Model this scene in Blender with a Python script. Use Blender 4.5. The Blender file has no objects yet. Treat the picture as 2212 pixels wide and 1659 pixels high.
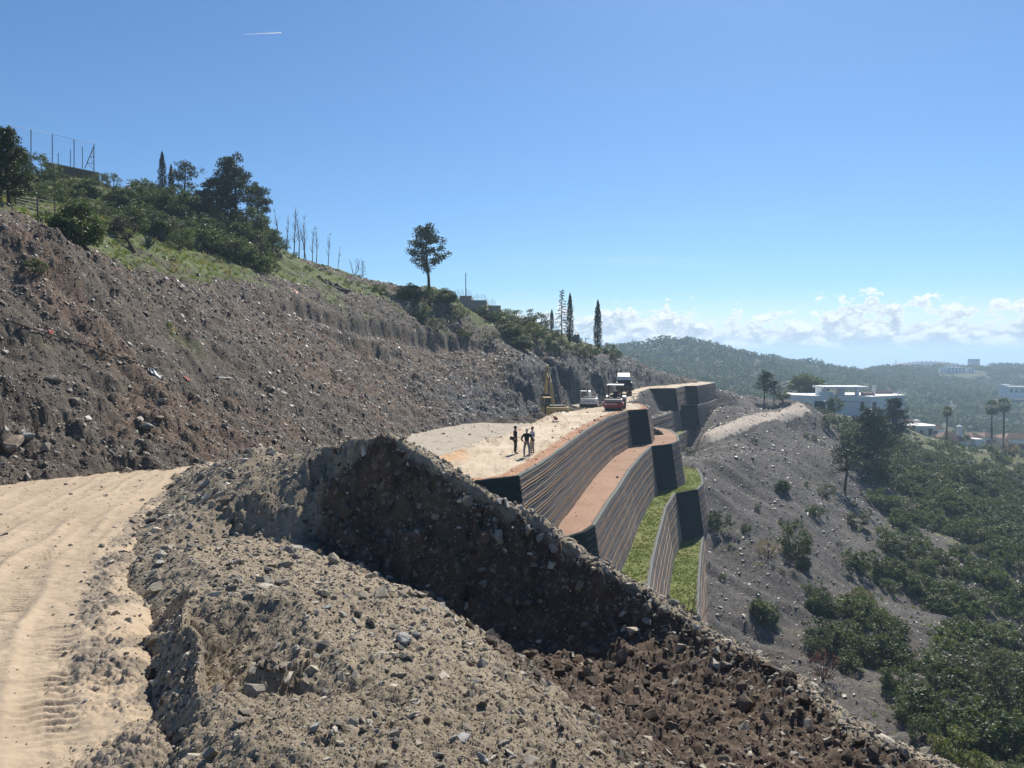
import bpy, bmesh, math, random
import numpy as np
from mathutils import Vector, Matrix, Euler, geometry

S = bpy.context.scene
COL = S.collection
random.seed(7)
RNG = np.random.default_rng(7)
R = math.radians

# ------------------------------------------------------------------ camera
# the eye is the origin; 2212 x 1659 measuring pixels, focal length 1597 px (26 mm)
FPX, CXP, CYP = 1597.0, 1106.0, 829.5
PITCH = math.atan(66.5 / 1597.0)
cam_d = bpy.data.cameras.new('camera')
cam_d.sensor_width = 36.0
cam_d.lens = 36.0 * FPX / 2212.0
cam_d.clip_start = 0.1
cam_d.clip_end = 120000.0
cam = bpy.data.objects.new('camera', cam_d)
COL.objects.link(cam)
cam.rotation_euler = (R(90) - PITCH, 0, 0)
S.camera = cam

# ------------------------------------------------------------------ world, sun, exposure
SUN_AZ, SUN_EL = R(19.0), R(45.0)
SUN_DIR = Vector((math.sin(SUN_AZ) * math.cos(SUN_EL), math.cos(SUN_AZ) * math.cos(SUN_EL), math.sin(SUN_EL)))
SKY_STRENGTH = 0.063
world = bpy.data.worlds.new('World')
S.world = world
world.use_nodes = True
wt = world.node_tree
for n in list(wt.nodes):
    wt.nodes.remove(n)


def nd(tree, typ, **kw):
    n = tree.nodes.new(typ)
    for k, v in kw.items():
        setattr(n, k, v)
    return n


def setin(node, **kw):
    for k, v in kw.items():
        node.inputs[k.replace('_', ' ')].default_value = v


def math_n(tree, op, a, b=None, c=None, clamp=False):
    n = nd(tree, 'ShaderNodeMath', operation=op, use_clamp=clamp)
    for i, x in enumerate((a, b, c)):
        if x is None:
            continue
        if isinstance(x, (int, float)):
            n.inputs[i].default_value = x
        else:
            tree.links.new(x, n.inputs[i])
    return n.outputs[0]


def mix_n(tree, fac, a, b, blend='MIX'):
    n = nd(tree, 'ShaderNodeMix', data_type='RGBA', blend_type=blend)
    for sock, x in ((n.inputs[0], fac), (n.inputs[6], a), (n.inputs[7], b)):
        if isinstance(x, (int, float)):
            sock.default_value = x
        elif isinstance(x, (tuple, list)):
            sock.default_value = (*x[:3], 1)
        else:
            tree.links.new(x, sock)
    return n.outputs[2]


def ramp_n(tree, fac, stops, interp='LINEAR'):
    n = nd(tree, 'ShaderNodeValToRGB')
    n.color_ramp.interpolation = interp
    el = n.color_ramp.elements
    while len(el) < len(stops):
        el.new(0.5)
    for e, (p, c) in zip(el, stops):
        e.position = p
        e.color = (*c, 1) if not isinstance(c, (int, float)) else (c, c, c, 1)
    tree.links.new(fac, n.inputs[0])
    return n.outputs[0]


def smooth_n(tree, val, lo, hi):
    n = nd(tree, 'ShaderNodeMapRange', interpolation_type='SMOOTHSTEP')
    tree.links.new(val, n.inputs[0])
    for i, x in ((1, lo), (2, hi)):
        if isinstance(x, (int, float)):
            n.inputs[i].default_value = x
        else:
            tree.links.new(x, n.inputs[i])
    return n.outputs[0]


sky = nd(wt, 'ShaderNodeTexSky', sky_type='NISHITA')
sky.sun_disc = False
sky.sun_elevation = SUN_EL
sky.sun_rotation = SUN_AZ
sky.altitude = 300.0
sky.air_density = 1.0
sky.dust_density = 0.35
sky.ozone_density = 2.2
# cumulus low over the horizon, all the way round
tc = nd(wt, 'ShaderNodeTexCoord')
sep = nd(wt, 'ShaderNodeSeparateXYZ')
wt.links.new(tc.outputs['Generated'], sep.inputs[0])
zc = sep.outputs[2]


def wnoise(scale, detail, rough, off=(0, 0, 0), stretch=1.6):
    mp = nd(wt, 'ShaderNodeMapping')
    mp.inputs['Scale'].default_value = (1, 1, stretch)
    mp.inputs['Location'].default_value = off
    wt.links.new(tc.outputs['Generated'], mp.inputs['Vector'])
    n = nd(wt, 'ShaderNodeTexNoise')
    setin(n, Scale=scale, Detail=detail, Roughness=rough)
    wt.links.new(mp.outputs[0], n.inputs['Vector'])
    return n.outputs['Fac']


big = wnoise(7.5, 2.0, 0.5, (0.31, 0.0, 0.0), 1.0)
puff = wnoise(38.0, 9.0, 0.58)
puff_up = wnoise(38.0, 9.0, 0.58, (0.0055, 0.004, 0.011))
mask_h = math_n(wt, 'MULTIPLY_ADD', big, 0.085, 0.017)              # cloud tops differ along the horizon
rel = math_n(wt, 'DIVIDE', zc, mask_h)
dens = math_n(wt, 'SUBTRACT', math_n(wt, 'MULTIPLY_ADD', puff, 1.9, 0.02), math_n(wt, 'MULTIPLY', rel, 0.86))
dens_up = math_n(wt, 'SUBTRACT', math_n(wt, 'MULTIPLY_ADD', puff_up, 1.9, 0.02), math_n(wt, 'MULTIPLY', rel, 0.86))
alpha = smooth_n(wt, dens, 0.20, 0.33)
base_fade = smooth_n(wt, zc, -0.01, 0.016)
veil = math_n(wt, 'MULTIPLY', smooth_n(wt, zc, 0.09, 0.0), 0.62)
alpha = math_n(wt, 'MAXIMUM', math_n(wt, 'MULTIPLY', alpha, math_n(wt, 'MULTIPLY_ADD', base_fade, 0.35, 0.52)), veil)
light = smooth_n(wt, math_n(wt, 'SUBTRACT', dens, dens_up), -0.16, 0.30)
thin = smooth_n(wt, dens, 0.62, 0.22)
light = math_n(wt, 'MAXIMUM', light, thin)
ccol = mix_n(wt, light, (5.2, 6.2, 7.6), (12.0, 12.4, 12.8))
cirrus = wnoise(3.2, 7.0, 0.6, (1.3, 0.4, 0.1), 9.0)
cir_a = math_n(wt, 'MULTIPLY', smooth_n(wt, cirrus, 0.56, 0.80), math_n(wt, 'MULTIPLY', smooth_n(wt, zc, 0.20, 0.06), 0.35))
sky_t = mix_n(wt, 1.0, sky.outputs[0], (0.72, 1.0, 1.27), 'MULTIPLY')          # a clear, deep blue day
sky_c = mix_n(wt, cir_a, sky_t, (10.0, 10.4, 10.8))
sky_c = mix_n(wt, alpha, sky_c, ccol)
bg = nd(wt, 'ShaderNodeBackground')
bg.inputs['Strength'].default_value = SKY_STRENGTH
wt.links.new(sky_c, bg.inputs['Color'])
wo = nd(wt, 'ShaderNodeOutputWorld')
wt.links.new(bg.outputs[0], wo.inputs['Surface'])

sun_d = bpy.data.lights.new('sun', 'SUN')
sun_d.energy = 5.0
sun_d.angle = R(0.53)
sun_d.color = (1.0, 0.93, 0.82)
sun = bpy.data.objects.new('sun', sun_d)
COL.objects.link(sun)
sun.rotation_euler = (-SUN_DIR).to_track_quat('-Z', 'Y').to_euler()
sun.location = (20, 40, 80)

S.view_settings.view_transform = 'Standard'
S.view_settings.look = 'None'
S.view_settings.gamma = 1.0
S.view_settings.use_curve_mapping = False
S.view_settings.exposure = 0.52
S.render.engine = 'CYCLES'
S.cycles.use_denoising = True
S.cycles.use_adaptive_sampling = False
S.cycles.max_bounces = 6
S.cycles.diffuse_bounces = 3
S.cycles.glossy_bounces = 2
S.cycles.transmission_bounces = 3
S.cycles.volume_bounces = 1
S.cycles.transparent_max_bounces = 6
S.cycles.caustics_reflective = False
S.cycles.caustics_refractive = False


# ------------------------------------------------------------------ helpers: picture geometry
def ray(u, v):
    yy = (CYP - v) / FPX
    Y = math.cos(PITCH) + yy * math.sin(PITCH)
    return ((u - CXP) / FPX / Y, 1.0, (-math.sin(PITCH) + yy * math.cos(PITCH)) / Y)


def P(u, v, d):
    """the point d metres ahead on the line of sight through a pixel"""
    r = ray(u, v)
    return (r[0] * d, d, r[2] * d)


def on_plane(u, v, a, b, dz=0.0):
    """where the line of sight meets the plane z = a + b*y"""
    r = ray(u, v)
    d = a / (r[2] - b)
    return (r[0] * d, d, r[2] * d + dz)


# ------------------------------------------------------------------ helpers: noise
_perm = RNG.permutation(4096)
_grad = np.stack([np.cos(np.arange(4096) * 2.399963), np.sin(np.arange(4096) * 2.399963)], 1)


def perlin(x, y, seed=0):
    x = np.asarray(x, dtype=np.float64) + seed * 37.17
    y = np.asarray(y, dtype=np.float64) - seed * 19.73
    xi = np.floor(x).astype(np.int64)
    yi = np.floor(y).astype(np.int64)
    xf, yf = x - xi, y - yi
    u = xf * xf * xf * (xf * (xf * 6 - 15) + 10)
    v = yf * yf * yf * (yf * (yf * 6 - 15) + 10)

    def g(ix, iy, dx, dy):
        h = _perm[(_perm[ix & 4095] + iy) & 4095]
        gr = _grad[h]
        return gr[..., 0] * dx + gr[..., 1] * dy
    n00 = g(xi, yi, xf, yf)
    n10 = g(xi + 1, yi, xf - 1, yf)
    n01 = g(xi, yi + 1, xf, yf - 1)
    n11 = g(xi + 1, yi + 1, xf - 1, yf - 1)
    a = n00 + u * (n10 - n00)
    b = n01 + u * (n11 - n01)
    return (a + v * (b - a)) * 1.5


def fbm(x, y, wl, octaves=4, gain=0.5, seed=0, billow=False):
    out = 0.0
    amp = 1.0
    f = 1.0 / wl
    for o in range(octaves):
        n = perlin(x * f, y * f, seed + o * 5)
        out = out + amp * (np.abs(n) * 2 - 0.6 if billow else n)
        amp *= gain
        f *= 2.03
    return out


# ------------------------------------------------------------------ helpers: objects
def tag(o, label=None, cat=None, group=None, kind=None):
    if label:
        o['label'] = label
    if cat:
        o['category'] = cat
    if group:
        o['group'] = group
    if kind:
        o['kind'] = kind
    return o


def obj(name, me, mat=None, parent=None, loc=None, rot=None, scale=None):
    o = bpy.data.objects.new(name, me)
    COL.objects.link(o)
    if mat is not None and me is not None and len(me.materials) == 0:
        me.materials.append(mat)
    if parent is not None:
        o.parent = parent
    if loc is not None:
        o.location = loc
    if rot is not None:
        o.rotation_euler = rot
    if scale is not None:
        o.scale = scale
    return o


def thing(name, label, cat, loc=(0, 0, 0), rotz=0.0, group=None, scale=1.0, rot=None):
    o = bpy.data.objects.new(name, None)
    o.empty_display_size = 0.3
    COL.objects.link(o)
    o.location = loc
    o.rotation_euler = rot if rot is not None else (0, 0, rotz)
    o.scale = (scale,) * 3 if isinstance(scale, (int, float)) else scale
    return tag(o, label, cat, group)


def np_mesh(name, V, Fa, smooth=False):
    """V (n,3), Fa (m,k) with one face size"""
    V = np.asarray(V, dtype=np.float32)
    Fa = np.asarray(Fa, dtype=np.int32)
    me = bpy.data.meshes.new(name)
    me.vertices.add(len(V))
    me.vertices.foreach_set('co', V.ravel())
    k = Fa.shape[1]
    me.loops.add(Fa.size)
    me.loops.foreach_set('vertex_index', Fa.ravel())
    me.polygons.add(len(Fa))
    me.polygons.foreach_set('loop_start', np.arange(0, Fa.size, k, dtype=np.int32))
    me.polygons.foreach_set('loop_total', np.full(len(Fa), k, dtype=np.int32))
    me.polygons.foreach_set('use_smooth', np.full(len(Fa), smooth))
    me.update(calc_edges=True)
    return me


class MB:
    """collects simple shapes and builds them as one mesh"""

    def __init__(self):
        self.v, self.f = [], []

    def add(self, vs, fs):
        b = len(self.v)
        self.v += [tuple(v) for v in vs]
        self.f += [tuple(i + b for i in f) for f in fs]
        return self

    def box(self, c, s, rot=None):
        hx, hy, hz = s[0] / 2, s[1] / 2, s[2] / 2
        vs = [Vector((x, y, z)) for z in (-hz, hz) for y in (-hy, hy) for x in (-hx, hx)]
        if rot is not None:
            m = Euler(rot).to_matrix()
            vs = [m @ v for v in vs]
        vs = [v + Vector(c) for v in vs]
        return self.add(vs, [(0, 2, 3, 1), (4, 5, 7, 6), (0, 1, 5, 4), (2, 6, 7, 3), (0, 4, 6, 2), (1, 3, 7, 5)])

    def tube(self, pts, rads, n=8, cap=True):
        pts = [Vector(p) for p in pts]
        if isinstance(rads, (int, float)):
            rads = [rads] * len(pts)
        rings = []
        up = Vector((0.13, 0.21, 0.97))
        for i, p in enumerate(pts):
            t = (pts[min(i + 1, len(pts) - 1)] - pts[max(i - 1, 0)]).normalized()
            a = t.cross(up)
            if a.length < 1e-3:
                a = t.cross(Vector((1, 0, 0)))
            a.normalize()
            b = t.cross(a)
            rings.append([p + (a * math.cos(k * 2 * math.pi / n) + b * math.sin(k * 2 * math.pi / n)) * rads[i] for k in range(n)])
        vs = [v for r_ in rings for v in r_]
        fs = [(i * n + k, i * n + (k + 1) % n, (i + 1) * n + (k + 1) % n, (i + 1) * n + k) for i in range(len(pts) - 1) for k in range(n)]
        if cap:
            fs.append(tuple(range(n - 1, -1, -1)))
            fs.append(tuple((len(pts) - 1) * n + k for k in range(n)))
        return self.add(vs, fs)

    def prism(self, poly, axis, a0, a1):
        """poly extruded along an axis: 'x' poly=(y,z), 'y' poly=(x,z), 'z' poly=(x,y)"""
        def mk(p, a):
            return (a, p[0], p[1]) if axis == 'x' else (p[0], a, p[1]) if axis == 'y' else (p[0], p[1], a)
        n = len(poly)
        vs = [mk(p, a0) for p in poly] + [mk(p, a1) for p in poly]
        fs = [tuple(range(n - 1, -1, -1)), tuple(range(n, 2 * n))]
        fs += [(i, (i + 1) % n, n + (i + 1) % n, n + i) for i in range(n)]
        return self.add(vs, fs)

    def lathe(self, prof, c, n=12):
        """profile of (radius, z) round a vertical axis at c"""
        vs = [(c[0] + r_ * math.cos(k * 2 * math.pi / n), c[1] + r_ * math.sin(k * 2 * math.pi / n), c[2] + z) for r_, z in prof for k in range(n)]
        fs = [(i * n + k, i * n + (k + 1) % n, (i + 1) * n + (k + 1) % n, (i + 1) * n + k) for i in range(len(prof) - 1) for k in range(n)]
        fs += [tuple(range(n - 1, -1, -1)), tuple((len(prof) - 1) * n + k for k in range(n))]
        return self.add(vs, fs)

    def mesh(self, name, smooth=False):
        me = bpy.data.meshes.new(name)
        me.from_pydata(self.v, [], self.f)
        bm = bmesh.new()
        bm.from_mesh(me)
        bmesh.ops.recalc_face_normals(bm, faces=bm.faces)
        bm.to_mesh(me)
        bm.free()
        if smooth:
            me.polygons.foreach_set('use_smooth', np.ones(len(me.polygons), dtype=bool))
        return me

    def build(self, name, mat, parent=None, smooth=False, bevel=0.0, **kw):
        o = obj(name, self.mesh(name, smooth), mat, parent, **kw)
        if bevel:
            m = o.modifiers.new('bevel', 'BEVEL')
            m.width = bevel
            m.segments = 2
            m.limit_method = 'ANGLE'
        return o


# ------------------------------------------------------------------ helpers: materials
MATS = {}


def new_mat(name):
    m = bpy.data.materials.new(name)
    m.use_nodes = True
    t = m.node_tree
    return m, t, t.nodes['Principled BSDF']


def tex_noise(t, scale, detail=4.0, rough=0.55, vec=None, stretch=None, dist=0.0):
    if vec is None:
        vec = nd(t, 'ShaderNodeTexCoord').outputs['Object']
    if stretch:
        mp = nd(t, 'ShaderNodeMapping')
        mp.inputs['Scale'].default_value = stretch[0]
        if len(stretch) > 1:
            mp.inputs['Rotation'].default_value = stretch[1]
        t.links.new(vec, mp.inputs['Vector'])
        vec = mp.outputs[0]
    n = nd(t, 'ShaderNodeTexNoise')
    setin(n, Scale=scale, Detail=detail, Roughness=rough, Distortion=dist)
    t.links.new(vec, n.inputs['Vector'])
    return n.outputs['Fac']


def bump(t, bsdf, height, strength, dist):
    b = nd(t, 'ShaderNodeBump')
    b.inputs['Strength'].default_value = strength
    b.inputs['Distance'].default_value = dist
    t.links.new(height, b.inputs['Height'])
    t.links.new(b.outputs[0], bsdf.inputs['Normal'])


def attr(t, name):
    a = nd(t, 'ShaderNodeAttribute')
    a.attribute_name = name
    return a.outputs['Fac']


def paint(name, col, rough=0.5, spec=0.5, metal=0.0, dirt=0.25, dirt_col=(0.16, 0.13, 0.10), scale=1.5):
    """painted or moulded surface with dust"""
    if name in MATS:
        return MATS[name]
    m, t, b = new_mat(name)
    n1 = tex_noise(t, scale, 6, 0.65)
    f = math_n(t, 'MULTIPLY', smooth_n(t, n1, 0.42, 0.75), dirt)
    c = mix_n(t, f, col, dirt_col)
    n2 = tex_noise(t, scale * 0.35, 3, 0.5)
    c = mix_n(t, math_n(t, 'MULTIPLY', n2, 0.22), c, tuple(x * 0.7 for x in col))
    t.links.new(c, b.inputs['Base Color'])
    rr = math_n(t, 'MULTIPLY_ADD', n1, 0.25, rough - 0.1)
    t.links.new(rr, b.inputs['Roughness'])
    b.inputs['Metallic'].default_value = metal
    b.inputs['Specular IOR Level'].default_value = spec
    MATS[name] = m
    return m


def soil(name, c1, c2, c3, tints=(), scale=1.0, bump_s=0.6, rough=0.95, streak=None, fine=28.0):
    """bare ground: two broad colours, pebbly speckle, tint channels from the terrain's point data"""
    if name in MATS:
        return MATS[name]
    m, t, b = new_mat(name)
    n1 = tex_noise(t, 0.22 * scale, 7, 0.62)
    c = mix_n(t, smooth_n(t, n1, 0.36, 0.64), c1, c2)
    if streak:
        ns = tex_noise(t, 1.0, 5, 0.6, stretch=streak[0:2])
        c = mix_n(t, math_n(t, 'MULTIPLY', smooth_n(t, ns, 0.45, 0.70), streak[2]), c, streak[3])
    for an, tcol, tcol2 in tints:
        nn = tex_noise(t, 0.9 * scale, 6, 0.65)
        a = attr(t, an)
        edge = smooth_n(t, math_n(t, 'ADD', a, math_n(t, 'MULTIPLY_ADD', nn, 0.9, -0.45)), 0.35, 0.65)
        n3 = tex_noise(t, 2.2 * scale, 5, 0.6)
        c = mix_n(t, edge, c, mix_n(t, smooth_n(t, n3, 0.38, 0.62), tcol, tcol2))
    n2 = tex_noise(t, 6.0 * scale, 8, 0.68)
    c = mix_n(t, math_n(t, 'MULTIPLY', smooth_n(t, n2, 0.50, 0.74), 0.55), c, c3)
    c = mix_n(t, math_n(t, 'MULTIPLY', smooth_n(t, n2, 0.50, 0.30), 0.45), c, tuple(x * 0.45 for x in c1))
    t.links.new(c, b.inputs['Base Color'])
    b.inputs['Roughness'].default_value = rough
    b.inputs['Specular IOR Level'].default_value = 0.25
    nf = tex_noise(t, fine * scale, 6, 0.7)
    h = math_n(t, 'MULTIPLY_ADD', n2, 2.0, nf)
    bump(t, b, h, bump_s, 0.03 / scale)
    MATS[name] = m
    return m


def stone_mat(name, stops, rough=0.62, spec=0.5, bump_s=0.5):
    if name in MATS:
        return MATS[name]
    m, t, b = new_mat(name)
    oi = nd(t, 'ShaderNodeObjectInfo')
    c = ramp_n(t, oi.outputs['Random'], stops)
    n = tex_noise(t, 3.0, 7, 0.7)
    c = mix_n(t, math_n(t, 'MULTIPLY', smooth_n(t, n, 0.40, 0.66), 0.45), c, (0.12, 0.105, 0.09))
    t.links.new(c, b.inputs['Base Color'])
    b.inputs['Roughness'].default_value = rough
    b.inputs['Specular IOR Level'].default_value = spec
    bump(t, b, tex_noise(t, 9.0, 6, 0.7), bump_s, 0.05)
    MATS[name] = m
    return m


def leaf_mat(name, dark, light, trans=0.30, rough=0.55, var=0.5):
    if name in MATS:
        return MATS[name]
    m, t, b = new_mat(name)
    oi = nd(t, 'ShaderNodeObjectInfo')
    n = tex_noise(t, 5.0, 3, 0.6)
    f = math_n(t, 'ADD', math_n(t, 'MULTIPLY', smooth_n(t, n, 0.35, 0.65), 1 - var * 0.6), math_n(t, 'MULTIPLY', oi.outputs['Random'], var * 0.6))
    c = mix_n(t, f, dark, light)
    t.links.new(c, b.inputs['Base Color'])
    b.inputs['Roughness'].default_value = rough
    b.inputs['Specular IOR Level'].default_value = 0.3
    tr = nd(t, 'ShaderNodeBsdfTranslucent')
    t.links.new(mix_n(t, 0.35, c, (light[0] * 1.5, light[1] * 1.6, light[2] * 0.7)), tr.inputs['Color'])
    mx = nd(t, 'ShaderNodeMixShader')
    mx.inputs[0].default_value = trans
    t.links.new(b.outputs[0], mx.inputs[1])
    t.links.new(tr.outputs[0], mx.inputs[2])
    t.links.new(mx.outputs[0], t.nodes['Material Output'].inputs['Surface'])
    MATS[name] = m
    return m


def glass_mat():
    if 'glass' in MATS:
        return MATS['glass']
    m, t, b = new_mat('window_glass')
    b.inputs['Base Color'].default_value = (0.03, 0.04, 0.045, 1)
    b.inputs['Roughness'].default_value = 0.08
    b.inputs['Specular IOR Level'].default_value = 0.7
    MATS['glass'] = m
    return m


# ------------------------------------------------------------------ helpers: terrain
def tin_raster(pts, lines, X, Y):
    """linear interpolation of control points (x, y, channel...) with break lines onto grid points"""
    pts = np.asarray(pts, dtype=np.float64)
    co = [Vector((p[0], p[1])) for p in pts]
    vs, es, fs, ov, oe, of = geometry.delaunay_2d_cdt(co, lines, [], 0, 1e-5)
    nch = pts.shape[1] - 2
    vals = []
    for i, v in enumerate(vs):
        if ov[i]:
            vals.append(pts[ov[i][0]][2:])
        else:
            dd = (pts[:, 0] - v.x) ** 2 + (pts[:, 1] - v.y) ** 2
            k = np.argsort(dd)[:2]
            w = 1 / (np.sqrt(dd[k]) + 1e-6)
            vals.append((pts[k][:, 2:] * w[:, None]).sum(0) / w.sum())
    vals = np.array(vals)
    out = np.full(X.shape + (nch,), np.nan)
    xf, yf = X.ravel(), Y.ravel()
    of_ = out.reshape(-1, nch)
    for f in fs:
        if len(f) != 3:
            continue
        a, b, c = (vs[i] for i in f)
        x0, x1 = min(a.x, b.x, c.x), max(a.x, b.x, c.x)
        y0, y1 = min(a.y, b.y, c.y), max(a.y, b.y, c.y)
        idx = np.nonzero((xf >= x0 - 1e-6) & (xf <= x1 + 1e-6) & (yf >= y0 - 1e-6) & (yf <= y1 + 1e-6))[0]
        if len(idx) == 0:
            continue
        den = (b.y - c.y) * (a.x - c.x) + (c.x - b.x) * (a.y - c.y)
        if abs(den) < 1e-12:
            continue
        w0 = ((b.y - c.y) * (xf[idx] - c.x) + (c.x - b.x) * (yf[idx] - c.y)) / den
        w1 = ((c.y - a.y) * (xf[idx] - c.x) + (a.x - c.x) * (yf[idx] - c.y)) / den
        w2 = 1 - w0 - w1
        ok = (w0 >= -1e-6) & (w1 >= -1e-6) & (w2 >= -1e-6)
        ii = idx[ok]
        of_[ii] = w0[ok, None] * vals[f[0]] + w1[ok, None] * vals[f[1]] + w2[ok, None] * vals[f[2]]
    return out


def blur(Z, n):
    for _ in range(n):
        for ax in (0, 1):
            a = np.roll(Z, 1, ax)
            b = np.roll(Z, -1, ax)
            if ax == 0:
                a[0], b[-1] = Z[0], Z[-1]
            else:
                a[:, 0], b[:, -1] = Z[:, 0], Z[:, -1]
            m = (2 * Z + a + b) / 4
            Z = np.where(np.isnan(m), Z, m)
    return Z


class Terrain:
    """ground sheet on a fan-shaped grid: steps widen with distance, like the detail that is needed"""

    def __init__(self, az, r, pts, lines=(), blur_n=2, warp=0.0):
        self.a0, self.a1, self.na = R(az[0]), R(az[1]), az[2]
        self.r0, self.r1, self.nr = r
        A = np.linspace(self.a0, self.a1, self.na)
        L = np.exp(np.linspace(math.log(self.r0), math.log(self.r1), self.nr))
        self.A, self.L = np.meshgrid(A, L)
        self.X = self.L * np.sin(self.A)
        self.Y = self.L * np.cos(self.A)
        edges = []
        pl = list(pts)
        for ln in lines:
            b = len(pl)
            pl += list(ln)
            edges += [(b + i, b + i + 1) for i in range(len(ln) - 1)]
        WX, WY = self.X, self.Y
        if warp:
            g = warp * np.clip(self.L / 9.0, 0.35, 1.6)
            WX = self.X + g * fbm(self.X, self.Y, 1.7, 3, 0.55, 401)
            WY = self.Y + g * fbm(self.X, self.Y, 1.7, 3, 0.55, 417)
        ch = tin_raster(pl, edges, WX, WY)
        self.Z = blur(ch[..., 0], blur_n)
        self.T = [blur(ch[..., k], blur_n) for k in range(1, ch.shape[2])]

    def build(self, name, mat, tints=(), smooth=True):
        ok = ~np.isnan(self.Z)
        nr, na = self.Z.shape
        ids = np.full(self.Z.shape, -1, dtype=np.int64)
        ids[ok] = np.arange(ok.sum())
        V = np.stack([self.X[ok], self.Y[ok], self.Z[ok]], 1)
        q = np.stack([ids[:-1, :-1], ids[:-1, 1:], ids[1:, 1:], ids[1:, :-1]], -1).reshape(-1, 4)
        q = q[(q >= 0).all(1)][:, ::-1]
        me = np_mesh(name, V, q, smooth)
        for an, arr in zip(tints, self.T):
            a = me.attributes.new(an, 'FLOAT', 'POINT')
            a.data.foreach_set('value', arr[ok].astype(np.float32))
        o = obj(name, me, mat)
        tag(o, kind='structure')
        self.ob = o
        return o

    def _ij(self, x, y):
        x, y = np.asarray(x, float), np.asarray(y, float)
        a = np.arctan2(x, y)
        r_ = np.hypot(x, y)
        j = (a - self.a0) / (self.a1 - self.a0) * (self.na - 1)
        i = (np.log(np.maximum(r_, 1e-3)) - math.log(self.r0)) / (math.log(self.r1) - math.log(self.r0)) * (self.nr - 1)
        return i, j

    def samp(self, G, x, y):
        i, j = self._ij(x, y)
        bad = (i < 0) | (j < 0) | (i > self.nr - 1) | (j > self.na - 1)
        i = np.clip(i, 0, self.nr - 1.001)
        j = np.clip(j, 0, self.na - 1.001)
        i0, j0 = i.astype(int), j.astype(int)
        fi, fj = i - i0, j - j0
        z = (G[i0, j0] * (1 - fi) * (1 - fj) + G[i0 + 1, j0] * fi * (1 - fj) + G[i0, j0 + 1] * (1 - fi) * fj + G[i0 + 1, j0 + 1] * fi * fj)
        return np.where(bad, np.nan, z)

    def z(self, x, y):
        return self.samp(self.Z, x, y)

    def normal(self, x, y, e=None):
        e = e or 0.02 * np.hypot(x, y)
        zx = (self.z(x + e, y) - self.z(x - e, y)) / (2 * e)
        zy = (self.z(x, y + e) - self.z(x, y - e)) / (2 * e)
        n = np.stack([-zx, -zy, np.ones_like(zx)], -1)
        return n / np.linalg.norm(n, axis=-1, keepdims=True)

    def pick(self, u, v, d0=None, d1=None):
        """first place where the line of sight through a pixel meets this ground"""
        r_ = ray(u, v)
        d = np.exp(np.linspace(math.log(d0 or self.r0), math.log(d1 or self.r1), 3000))
        z = self.z(r_[0] * d, d)
        hit = np.nonzero(~np.isnan(z) & (r_[2] * d <= z))[0]
        if len(hit) == 0:
            g = np.nonzero(~np.isnan(z))[0]
            if len(g) == 0:
                return None
            k = g[np.argmin(np.abs(r_[2] * d[g] - z[g]))]
        else:
            k = hit[0]
        return (r_[0] * d[k], d[k], float(z[k]))


# ------------------------------------------------------------------ helpers: scatter (for what nobody could count)
def instancer(name, pts, rot, scl, idx, protos):
    me = bpy.data.meshes.new(name)
    pts = np.asarray(pts, np.float32)
    me.vertices.add(len(pts))
    me.vertices.foreach_set('co', pts.ravel())
    for an, arr in (('rot', rot), ('scl', scl)):
        a = me.attributes.new(an, 'FLOAT_VECTOR', 'POINT')
        a.data.foreach_set('vector', np.asarray(arr, np.float32).ravel())
    a = me.attributes.new('pick', 'INT', 'POINT')
    a.data.foreach_set('value', np.asarray(idx, np.int32))
    src = bpy.data.collections.new(name + '_source')
    for k, p in enumerate(protos):
        src.objects.link(bpy.data.objects.new('%s_source_%02d' % (name, k), p))
    ng = bpy.data.node_groups.new(name, 'GeometryNodeTree')
    ng.interface.new_socket('Geometry', in_out='INPUT', socket_type='NodeSocketGeometry')
    ng.interface.new_socket('Geometry', in_out='OUTPUT', socket_type='NodeSocketGeometry')
    gi = nd(ng, 'NodeGroupInput')
    go = nd(ng, 'NodeGroupOutput')
    ci = nd(ng, 'GeometryNodeCollectionInfo')
    ci.inputs['Collection'].default_value = src
    ci.inputs['Separate Children'].default_value = True
    ci.inputs['Reset Children'].default_value = True
    iop = nd(ng, 'GeometryNodeInstanceOnPoints')
    iop.inputs['Pick Instance'].default_value = True
    ng.links.new(gi.outputs[0], iop.inputs['Points'])
    ng.links.new(ci.outputs[0], iop.inputs['Instance'])
    for an, typ, sock in (('rot', 'FLOAT_VECTOR', 'Rotation'), ('scl', 'FLOAT_VECTOR', 'Scale'), ('pick', 'INT', 'Instance Index')):
        na = nd(ng, 'GeometryNodeInputNamedAttribute')
        na.data_type = typ
        na.inputs['Name'].default_value = an
        ng.links.new(na.outputs[0], iop.inputs[sock])
    ng.links.new(iop.outputs[0], go.inputs[0])
    o = bpy.data.objects.new(name, me)
    COL.objects.link(o)
    md = o.modifiers.new('scatter', 'NODES')
    md.node_group = ng
    return o


def euler_from_normal(nrm, spin):
    """euler angles that turn +Z to the normal after a spin about it"""
    out = np.empty((len(nrm), 3), np.float32)
    z = Vector((0, 0, 1))
    for k in range(len(nrm)):
        q = z.rotation_difference(Vector(nrm[k]))
        e = (q.to_matrix() @ Matrix.Rotation(spin[k], 3, 'Z')).to_euler()
        out[k] = e
    return out


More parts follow.
